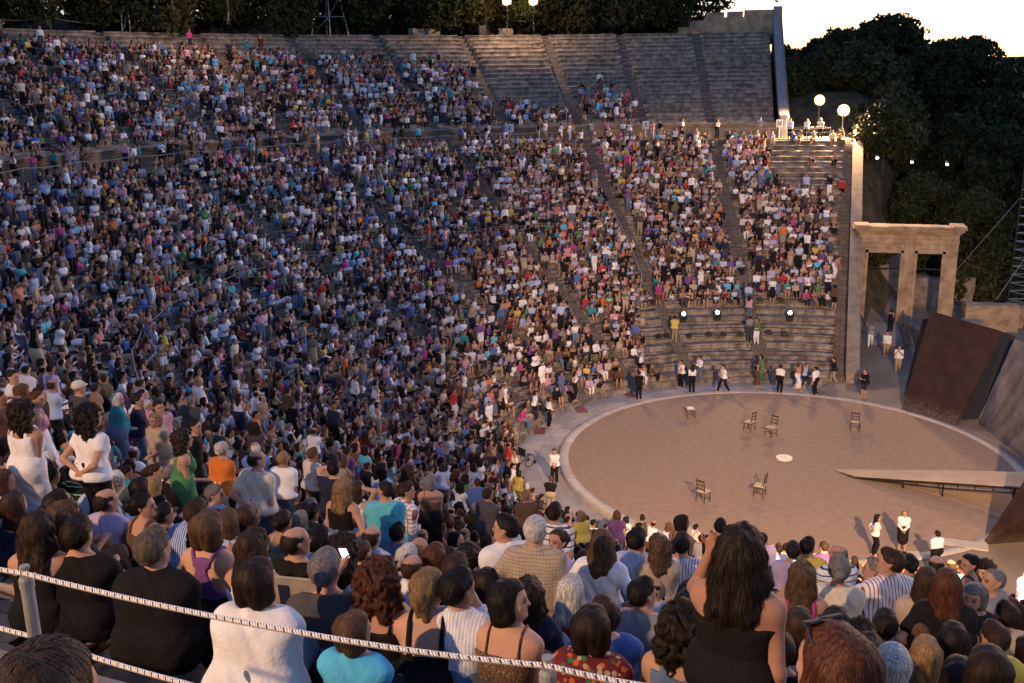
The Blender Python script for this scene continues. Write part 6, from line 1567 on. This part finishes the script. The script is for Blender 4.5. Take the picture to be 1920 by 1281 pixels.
# ------------------------------------------------------------------ ropes, signs, stage lamps and other small things
def on_surf(px, py, h, t0=6, t1=110):
    d = raydir(px, py); best = None
    prev = None
    for t in np.linspace(t0, t1, 2200):
        Q = CAM + d * t; th, r = polar(Q); zs = surf(th, r)[0] + h
        e = Q[2] - zs
        if prev is not None and prev > 0 >= e: return Q
        prev = e
    return Q
M_ROPEF = None
def rope_mat():
    m, n, l, b = new_mat('rope'); tc = n.new('ShaderNodeTexCoord'); sp = n.new('ShaderNodeSeparateXYZ'); l.new(tc.outputs['UV'], sp.inputs[0])
    a = n.new('ShaderNodeMath'); a.operation = 'MULTIPLY_ADD'; l.new(sp.outputs[0], a.inputs[0]); a.inputs[1].default_value = 1.0; l.new(sp.outputs[1], a.inputs[2])
    f = n.new('ShaderNodeMath'); f.operation = 'FRACT'; l.new(a.outputs[0], f.inputs[0])
    g = n.new('ShaderNodeMath'); g.operation = 'LESS_THAN'; l.new(f.outputs[0], g.inputs[0]); g.inputs[1].default_value = .20
    v2 = n.new('ShaderNodeMath'); v2.operation = 'MULTIPLY'; v2.inputs[1].default_value = 2; l.new(sp.outputs[1], v2.inputs[0]); f2 = n.new('ShaderNodeMath'); f2.operation = 'FRACT'; l.new(v2.outputs[0], f2.inputs[0]); g2 = n.new('ShaderNodeMath'); g2.operation = 'LESS_THAN'; g2.inputs[1].default_value = .42; l.new(f2.outputs[0], g2.inputs[0]); gm = n.new('ShaderNodeMath'); gm.operation = 'MULTIPLY'; l.new(g.outputs[0], gm.inputs[0]); l.new(g2.outputs[0], gm.inputs[1])
    mx = n.new('ShaderNodeMixRGB'); l.new(gm.outputs[0], mx.inputs[0]); mx.inputs[1].default_value = (.74, .71, .67, 1); mx.inputs[2].default_value = (.03, .035, .07, 1)
    l.new(mx.outputs[0], b.inputs['Base Color']); b.inputs['Roughness'].default_value = .85
    w2 = n.new('ShaderNodeMath'); w2.operation = 'SINE'; k2 = n.new('ShaderNodeMath'); k2.operation = 'MULTIPLY'; l.new(a.outputs[0], k2.inputs[0]); k2.inputs[1].default_value = 18.8; l.new(k2.outputs[0], w2.inputs[0])
    bp = n.new('ShaderNodeBump'); bp.inputs['Strength'].default_value = .6; bp.inputs['Distance'].default_value = .004; l.new(w2.outputs[0], bp.inputs['Height']); l.new(bp.outputs[0], b.inputs['Normal'])
    return m
def rope_mesh(name, pts, rad, parent, m, pitch=.036, n=8, step=.03):
    P = [Vector(p) for p in pts]; L_ = [0]
    for a, b in zip(P, P[1:]): L_.append(L_[-1] + (b - a).length)
    ns = max(2, int(L_[-1] / step)); V = []; U = []; F = []
    j = 0
    for k in range(ns + 1):
        s = L_[-1] * k / ns
        while j < len(P) - 2 and s > L_[j + 1]: j += 1
        a, b = P[j], P[j + 1]; p = a.lerp(b, (s - L_[j]) / max(1e-6, L_[j + 1] - L_[j])); t = (b - a).normalized(); x = t.cross(Vector((0, 0, 1))).normalized(); y = x.cross(t)
        for q in range(n + 1):
            an = 2 * PI * q / n; V.append(tuple(p + (x * math.cos(an) + y * math.sin(an)) * rad)); U.append((s / pitch, q / n))
    for k in range(ns):
        for q in range(n): F.append((k * (n + 1) + q, k * (n + 1) + q + 1, (k + 1) * (n + 1) + q + 1, (k + 1) * (n + 1) + q))
    return np_mesh(name, V, F, m, parent, smooth=True, uv=U)
def sagged(P, sag):
    out = []
    for a, b in zip(P, P[1:]):
        for k in range(8):
            f = k / 8; q = Vector(a).lerp(Vector(b), f); q.z -= sag * 4 * f * (1 - f); out.append(q)
    out.append(Vector(P[-1])); return out
M_ROPE = rope_mat()
M_ROPEFAR = noise_mat('far_rope', (.22, .21, .21), (.30, .29, .29), 8, .9, 0)
fence = thing('rope_fence', 'white rope flecked with black strung on grey posts in front of the photographer', 'rope fence')
ZR = 15.05
rp_px = [(-160, 1028), (48, 1076), (560, 1186), (1027, 1249), (1330, 1302)]
pts = [on_plane(px, py, ZR) for px, py in rp_px]
rope_mesh('rope', sagged(pts, .012), .0105, fence, M_ROPE)
pts2 = [on_plane(px, py, ZR - .36) for px, py in [(-160, 1128), (70, 1196), (345, 1281), (640, 1352)]]
rope_mesh('lower_rope', sagged(pts2, .01), .0105, fence, M_ROPE)
M_POST = noise_mat('post_paint', (.20, .21, .20), (.27, .28, .27), 10, .5, .1)
for px, py in ((48, 1080), (1027, 1254), (560, 1190)):
    if px == 560: continue
    P = on_plane(px, py, ZR - .02)
    MB().lathe([(.026, 0), (.026, .80), (.029, .801), (.029, .835), (.022, .85)], (P[0], P[1], ZR - .03 - .84), 14).build('post', M_POST, fence, smooth=False)
    MB().lathe([(.012, 0), (.012, .035), (.02, .037), (.02, .05)], (P[0], P[1], ZR - .025), 8).build('rope_clamp', M_POST, fence)

# ropes among the far seats
def far_rope(label, pix, h=.9, posts=True, sag=.12, rad=.015):
    P = [on_surf(px, py, h) for px, py in pix]; t = thing('rope_barrier', label, 'rope', P[0]); o = Vector(P[0])
    mb = MB(); mb.tube([Vector(p) - o for p in sagged(P, sag)], rad, 5); mb.build('rope', M_ROPEFAR, t)
    if posts:
        for p in P: MB().tube([Vector(p) - o, Vector(p) - o - Vector((0, 0, h))], .03, 5).build('post', M_POST, t)
far_rope('thin rope curving through the left seats and dropping down a stair', [(719, 447), (640, 470), (562, 478), (447, 511), (366, 541), (316, 569), (269, 609), (247, 656), (256, 700), (300, 770), (340, 810)])
far_rope('thin rope along a row in the middle of the lower seats', [(760, 443), (840, 435), (928, 425), (1010, 418), (1100, 415)])
far_rope('thin rope running down the stair left of the empty lower rows', [(1150, 395), (1180, 450), (1203, 512), (1192, 600), (1212, 690)])
far_rope('rope on posts beside the stair in the bare upper seats', [(1007, 92), (1032, 130), (1050, 175), (1062, 205)])
far_rope('rope hanging beside the topmost part of the straight upper stair', [(1043, 66), (1044, 95), (1052, 122), (1064, 140)])
far_rope('rope closing the last rows of the upper audience', [(700, 168), (775, 172), (830, 162), (890, 162), (905, 190)])
far_rope('rope across the bare upper rows left of the bare straight stair', [(1062, 140), (1110, 134), (1150, 130), (1187, 127)])
ta = [TB - 4 * W1 - .3 + k * .105 for k in range(19)]
rail = thing('rope_barrier', 'long rope strung along the edge of the half-way walkway', 'rope')
Pw = [Vector(cav(np.array(a), np.array(39.05), np.array(ZDZ * float(nearf(a)) + .85))) for a in ta]
mb = MB(); mb.tube(sagged(Pw, .1), .02, 5); mb.build('rope', M_ROPEFAR, rail)
for p in Pw: MB().tube([p, p - Vector((0, 0, .9))], .028, 5).build('post', M_POST, rail)
rimr = thing('rope_barrier', 'sagging rope on posts along the rim at the upper left', 'rope')
Pw = [Vector(cav(np.array(a), np.array(RRIM + 1.2), np.array(ZRIM + 1.0))) for a in (R(-14), R(-8), R(-2), R(4), R(10), R(16), R(22), R(28))]
mb = MB(); mb.tube(sagged(Pw, .35), .02, 5); mb.build('rope', M_ROPEFAR, rimr)
for p in Pw: MB().tube([p, p - Vector((0, 0, 1.2))], .035, 5).build('post', M_POST, rimr)

# letter signs on the walkway
LET = {'H': [(-.11, 0, .05, .36), (.11, 0, .05, .36), (0, 0, .18, .045), (-.11, .17, .10, .03), (-.11, -.17, .10, .03), (.11, .17, .10, .03), (.11, -.17, .10, .03)],
       'I': [(0, 0, .055, .36), (0, .17, .14, .03), (0, -.17, .14, .03)], 'K': [(-.09, 0, .055, .36), (-.09, .17, .10, .03), (-.09, -.17, .10, .03), ('d', -.06, 0, .12, .17), ('d', -.06, 0, .12, -.17)],
       'L': [('d', -.12, -.17, 0, .18), ('d', .12, -.17, 0, .18), (-.12, -.17, .09, .03), (.12, -.17, .09, .03)], 'M': [(-.12, 0, .045, .36), (.12, 0, .05, .36), ('d', -.12, .17, 0, -.12), ('d', .12, .17, 0, -.12), (-.13, -.17, .09, .03), (.13, -.17, .09, .03)], 'T': 'ring'}
for k, (ch, nmz) in enumerate((('H', 'H'), ('T', 'Theta'), ('I', 'I'), ('K', 'K'), ('L', 'Lambda'), ('M', 'M'))):
    a = (k + .5) * W1 if k < 4 else TB + (k - 3.5) * W2
    P = cav(np.array(a), np.array(40.33), np.array(0.)); z0 = ZDZ * float(nearf(a))
    d = Vector((CAM[0] - P[0], CAM[1] - P[1], 0)).normalized(); rz = math.atan2(d.x, -d.y)
    t = thing('letter_sign', 'small white sign with the black Greek letter %s standing on the walkway' % nmz, 'sign', (P[0], P[1], z0), rz, 'letter signs on the walkway')
    MB().box((0, 0, 1.15), (.52, .03, .62)).build('board', M_WHITE, t)
    MB().tube([(0, .03, 0), (0, .03, 1.0)], .025, 6).build('post', M_WHITE, t)
    mb = MB()
    if LET[ch] == 'ring':
        n = 20; vs = []; fs = []
        for q in range(n):
            an = 2 * PI * q / n
            for rr in (.125, .085): vs += [(math.cos(an) * rr, -.03, 1.15 + math.sin(an) * rr * 1.45), (math.cos(an) * rr, -.018, 1.15 + math.sin(an) * rr * 1.45)]
        for q in range(n):
            i, j = 4 * q, 4 * ((q + 1) % n); fs += [(i, j, j + 2, i + 2), (i + 1, i + 3, j + 3, j + 1), (i, i + 1, j + 1, j), (i + 2, j + 2, j + 3, i + 3)]
        mb.add(vs, fs); mb.box((0, -.025, 1.15), (.10, .012, .05))
    else:
        for s in LET[ch]:
            if s[0] == 'd':
                x0, z0_, x1, z1 = s[1:]; ln = math.hypot(x1 - x0, z1 - z0_); an = math.atan2(z1 - z0_, x1 - x0)
                mb.box(((x0 + x1) / 2, -.0245, 1.15 + (z0_ + z1) / 2), (ln, .010, .05), Matrix.Rotation(-an, 3, 'Y'))
            else: mb.box((s[0], -.025, 1.15 + s[1]), (s[2], .012, s[3]))
    mb.build('letter', M_BLACK, t)

# stage lamps on the empty rows
def par(px, py, k):
    P = on_surf(px, py, -.03, 40, 90); v = Vector((-P[0], -P[1], 0)).normalized(); rz = math.atan2(-v.x, v.y)
    t = thing('stage_light', 'small unlit black stage lamp on a board on the empty rows', 'stage light', tuple(P), rz, 'unlit stage lamps on the empty rows')
    MB().box((0, 0, .02), (.62, .36, .035)).build('board', M_WOODL, t)
    MB().lathe([(.09, -.2), (.13, -.15), (.15, .12), (.17, .14), (.17, .2), (.13, .18)], (0, .02, .32), 12, Matrix.Rotation(R(-78), 3, 'X')).build('can', M_BLACK, t)
    y = MB(); y.tube([(-.19, 0, .34), (-.19, 0, .05), (.19, 0, .05), (.19, 0, .34)], .016, 5); y.build('yoke', M_BLACK, t)
M_WOODL = noise_mat('pale_board', (.32, .24, .15), (.42, .33, .22), 5, .8, .1)
for k, (px, py) in enumerate([(1206, 578), (1221, 576), (1277, 577), (1310, 576), (1341, 575), (1368, 574), (1425, 571), (1463, 571), (1503, 573), (1543, 575), (1234, 640), (1249, 639), (1290, 639), (1328, 636), (1355, 636), (1387, 636), (1441, 633), (1470, 635)]): par(px, py, k)
for px, py, lb in ((1281, 603, 'glowing white moving stage lamp next to the person in yellow shirt'), (1344, 600, 'glowing white moving stage lamp in the middle of the empty rows'), (1480, 601, 'glowing white moving stage lamp nearest the end stair')):
    P = on_surf(px, py, -.03, 40, 90); v = Vector((CAM[0] - P[0], CAM[1] - P[1] + 6, 2)).normalized(); t = thing('moving_light', lb, 'stage light', tuple(P), math.atan2(-v.x, v.y))
    MB().box((0, 0, .11), (.42, .34, .22)).build('base', M_BLACK, t, bevel=.02)
    y = MB(); 
    for s in (-1, 1): y.box((.21 * s, 0, .38), (.06, .16, .40))
    y.build('yoke_arm', M_BLACK, t)
    rot = Matrix.Rotation(R(-72), 3, 'X')
    MB().lathe([(.09, -.24), (.15, -.2), (.17, 0), (.17, .2)], (0, 0, .46), 14, rot).build('head', M_BLACK, t)
    MB().lathe([(.115, .21), (.10, .24), (.04, .26)], (0, 0, .46), 16, rot).build('lens', emit_mat('cold_lamp', (.62, .80, 1.0), 9), t)

# platform rail, leaning board, speaker, lattice tower, scaffolds
rl = thing('handrail', 'low metal railing on the platform under the floodlights', 'handrail')
Pq = [on_plane(px, 264, ZDZ) for px in (1474, 1512, 1556)]
for h, nm in ((1.0, 'top_rail'), (.62, 'middle_rail')):
    MB().tube([Vector(p) + Vector((0, 0, h)) for p in Pq], .03, 6).build(nm, M_GALV, rl)
for p in Pq: MB().tube([p, Vector(p) + Vector((0, 0, 1.0))], .03, 6).build('post', M_GALV, rl)
P = on_plane(1467, 258, ZDZ); o = MB().box((0, 0, .42), (.04, .6, .85), Matrix.Rotation(R(-12), 3, 'Y')).build('white_board', M_WHITE); o.location = P; tag(o, 'plain white board leaning beside the letter sign on the platform', 'board')
P = on_ray(905, 62, 92); th, r = polar(P); P = cav(np.array(th), np.array(RRIM + .3), np.array(ZRIM)); t = thing('loudspeaker', 'small dark loudspeaker box on the rim, left of the floodlight pair', 'loudspeaker', tuple(P), facing(P[0], P[1]))
MB().box((0, 0, .45), (.75, .6, .9)).build('cabinet', M_BLACK, t, bevel=.03); MB().box((0, .31, .45), (.62, .02, .76)).build('grille', M_METAL, t)
for px, w_, lb in ((785, 1.5, 'pale loose block on the rim, left one of two'), (815, 1.3, 'pale loose block on the rim, right one of two'), (962, 1.1, 'small pale block on the rim under the floodlight pair')):
    P = on_ray(px, 62, 90); th, r = polar(P); P = cav(np.array(th), np.array(RRIM + .2), np.array(ZRIM - .05)); block(lb, P, (.8, w_, .65), th, 'rim_block', 'stone block')
def lattice(name, label, base, tops, levels, rad, cat, m, rung_m=None):
    t = thing(name, label, cat, base[0]); o = Vector(base[0])
    B = [Vector(b) - o for b in base]; T = [Vector(b) - o for b in tops]; n = len(B)
    for b, c in zip(B, T): MB().tube([b, c], rad, 6).build('leg', m, t)
    for k in range(1, levels + 1):
        f = k / levels; g = (k - 1) / levels; ring = [b.lerp(c, f) for b, c in zip(B, T)]
        mb = MB(); mb.tube(ring + [ring[0]], rad * .7, 5, cap=False); mb.build('rung', rung_m or m, t)
    br = MB(); path = []
    for k in range(levels + 1): path.append(B[k % n].lerp(T[k % n], k / levels))
    br.tube(path, rad * .5, 5); br.build('brace', m, t); return t
b0 = on_plane(1884, 606, 0); dx, dy = np.array([1.5, .9, 0]), np.array([-.5, 1.6, 0])
tb = [b0, b0 + dy, b0 + dx + dy, b0 + dx]; tp = [p + np.array([.4, .1, 12.6]) for p in tb]
lattice('lattice_tower', 'tall metal lattice tower with bright rungs at the right edge', tb, tp, 22, .05, 'tower', M_METAL, M_GALV)
for (q0, q1, t0, t1, lb) in (((1912, 372), (1789, 512), 66, 68, 'thin guy wire from the tower down to the gateway'), ((1925, 480), (1868, 562), 66, 66, 'lower thin guy wire beside the tower'), ((1920, 560), (1812, 585), 66, 67, 'thin cable running down behind the rusty panel')):
    a, b = Vector(on_ray(*q0, t0)), Vector(on_ray(*q1, t1)); o = MB().tube([Vector((0, 0, 0)), b - a], .018, 4).build('guy_wire', M_GALV); o.location = a; tag(o, lb, 'wire')
for (pxs, t_, lb) in (((322, 345, 373), 72, 'tripod lighting scaffold on the rim at the upper left'), ((608, 650, 690), 84, 'lighting scaffold with cross bars on the rim, between the trees')):
    bs = []
    for px in pxs + (pxs[1] + 8,):
        P = on_ray(px, 66, t_); th, r = polar(P); bs.append(cav(np.array(th), np.array(RRIM + .4 + (1.8 if px == pxs[1] + 8 else 0)), np.array(ZRIM - .05)))
    c = sum(bs) / 4 + np.array([0, 0, 6.5]); tp = [c + (b - sum(bs) / 4) * np.array([.25, .25, 0]) for b in bs]
    lattice('lighting_scaffold', lb, bs, tp, 4, .05, 'scaffold', M_GALV)
# three small lamps on a cable among the dark trees
lp = [on_ray(1645, 295, 70), on_ray(1710, 303, 69), on_ray(1776, 307, 68)]
for p, lb in zip(lp, ('left of three small lamps on a cable before the dark trees', 'middle of three small lamps on a cable before the dark trees', 'right of three small lamps on a cable before the dark trees')):
    t = thing('string_lamp', lb, 'lamp', tuple(p)); MB().lathe([(.03, .22), (.05, .2), (.10, .08), (.11, .02), (.05, .0)], (0, 0, 0), 10).build('shade', M_METAL, t)
    MB().lathe([(.03, .06), (.075, 0), (.08, -.06), (.04, -.12), (.01, -.13)], (0, 0, 0), 12).build('bulb', emit_mat('bulb_glow', (1, .82, .6), 12), t)
a = Vector(on_ray(1600, 275, 71)); q = [a] + [Vector(p) + Vector((0, 0, .2)) for p in lp] + [Vector(on_ray(1850, 300, 67))]
o = MB().tube([p - a for p in sagged(q, .15)], .012, 4).build('lamp_cable', M_METAL); o.location = a; tag(o, 'thin cable carrying three small lamps in front of the dark trees', 'cable')
# wheelchair and mats on the walkway
P = on_plane(985, 872, -.2); t = thing('wheelchair', 'empty black wheelchair parked by the front row on the walkway', 'wheelchair', tuple(P), R(60))
for s in (-1, 1):
    w_ = MB(); n = 22
    w_.tube([(.29 * s, math.cos(2 * PI * k / n) * .3, .3 + math.sin(2 * PI * k / n) * .3) for k in range(n + 1)], .018, 6, cap=False)
    for k in range(6): w_.tube([(.29 * s, 0, .3), (.29 * s, math.cos(PI * k / 3) * .3, .3 + math.sin(PI * k / 3) * .3)], .004, 4)
    w_.build('wheel', M_BLACK, t)
    MB().lathe([(.07, -.02), (.09, 0), (.07, .02)], (.22 * s, .42, .09), 12, Matrix.Rotation(PI / 2, 3, 'Y')).build('caster', M_BLACK, t)
    fr = MB(); fr.tube([(.23 * s, -.22, .92), (.23 * s, -.2, .48), (.23 * s, .24, .48), (.2 * s, .42, .16)], .014, 6); fr.tube([(.23 * s, -.22, .92), (.23 * s, -.34, .93)], .016, 6); fr.tube([(.23 * s, -.2, .68), (.23 * s, .14, .68), (.23 * s, .16, .48)], .013, 6); fr.build('frame', M_GALV, t)
MB().box((0, .02, .5), (.44, .42, .05)).build('seat', M_BLACK, t, bevel=.01); MB().box((0, -.21, .70), (.44, .03, .38), Matrix.Rotation(R(4), 3, 'X')).build('backrest', M_BLACK, t, bevel=.01)
M_MAT = noise_mat('mat_red', (.16, .045, .05), (.24, .08, .08), 20, .95, .2)
for px, py, rz, lb in ((1180, 740, 35, 'dull red mat on the walkway near the person in black suit'), (1089, 768, 25, 'dull red mat on the walkway, middle one of three'), (1012, 808, 10, 'dull red mat beside the two ushers on the walkway')):
    P = on_plane(px, py, -.19); o = MB().box((0, 0, .012), (1.0, .55, .02)).build('floor_mat', M_MAT, bevel=.004); o.location = P; o.rotation_euler = (0, 0, R(rz)); tag(o, lb, 'mat')
# small bird on the coping
P = cav(np.array(TU), np.array(56.3), np.array(23.1), np.array(.3)); t = thing('bird', 'small dark bird perched on the top of the coping', 'bird', tuple(P))
mb = MB(); mb.lathe([(.01, -.26), (.05, -.12), (.10, 0), (.09, .1), (.05, .17), (.055, .22), (.05, .27), (.01, .33)], (0, 0, .2), 10, Matrix.Rotation(R(60), 3, 'X')); mb.build('body', M_BLACK, t, smooth=True)
mb = MB(); mb.tube([(-.03, 0, 0), (-.03, 0, .14)], .01, 4); mb.build('leg', M_BLACK, t); MB().tube([(.03, 0, 0), (.03, 0, .14)], .01, 4).build('leg', M_BLACK, t)
# blocks of slanting pale stone kerb at the near edge of the orchestra
for q, w_, rz, lb in (((1697, 1043), 1.3, 20, 'pale kerb slab at the near edge of the stage floor, beside the blond usher'), ((1800, 1020), 1.9, -8, 'long pale slab in the floor near the dark leaning panel')):
    P = on_plane(*q, 0); block(lb, (P[0], P[1], -.06), (.55, w_, .1), R(rz), 'stone_slab', 'stone slab', M_RING)

# canvas folding chair in the near rows
P = on_ray(530, 1118, 6.25); zf = ZDZ * 1.09; t = thing('folding_chair', 'pale canvas folding chair with a small dark blue tag on its back', 'chair', (P[0], P[1], zf), facing(P[0], P[1], 8))
h = P[2] - zf; M_CANVAS = noise_mat('canvas', (.26, .22, .17), (.36, .31, .25), 14, .9, .3)
MB().box((0, 0, h), (.50, .018, .30), Matrix.Rotation(R(8), 3, 'X')).build('backrest', M_CANVAS, t, bevel=.006)
MB().box((.02, -.014, h + .02), (.07, .006, .14), Matrix.Rotation(R(8), 3, 'X')).build('tag', cloth_mat('navy'), t)
MB().box((0, .26, .42), (.48, .44, .02)).build('seat', M_CANVAS, t, bevel=.005)
for sx in (-1, 1):
    mb = MB(); mb.tube([(.255 * sx, -.03, h + .16), (.255 * sx, .02, .42), (.255 * sx, .40, 0)], .014, 6); mb.build('leg', M_METAL, t); MB().tube([(.235 * sx, .46, .42), (.235 * sx, .06, 0)], .014, 6).build('leg', M_METAL, t)
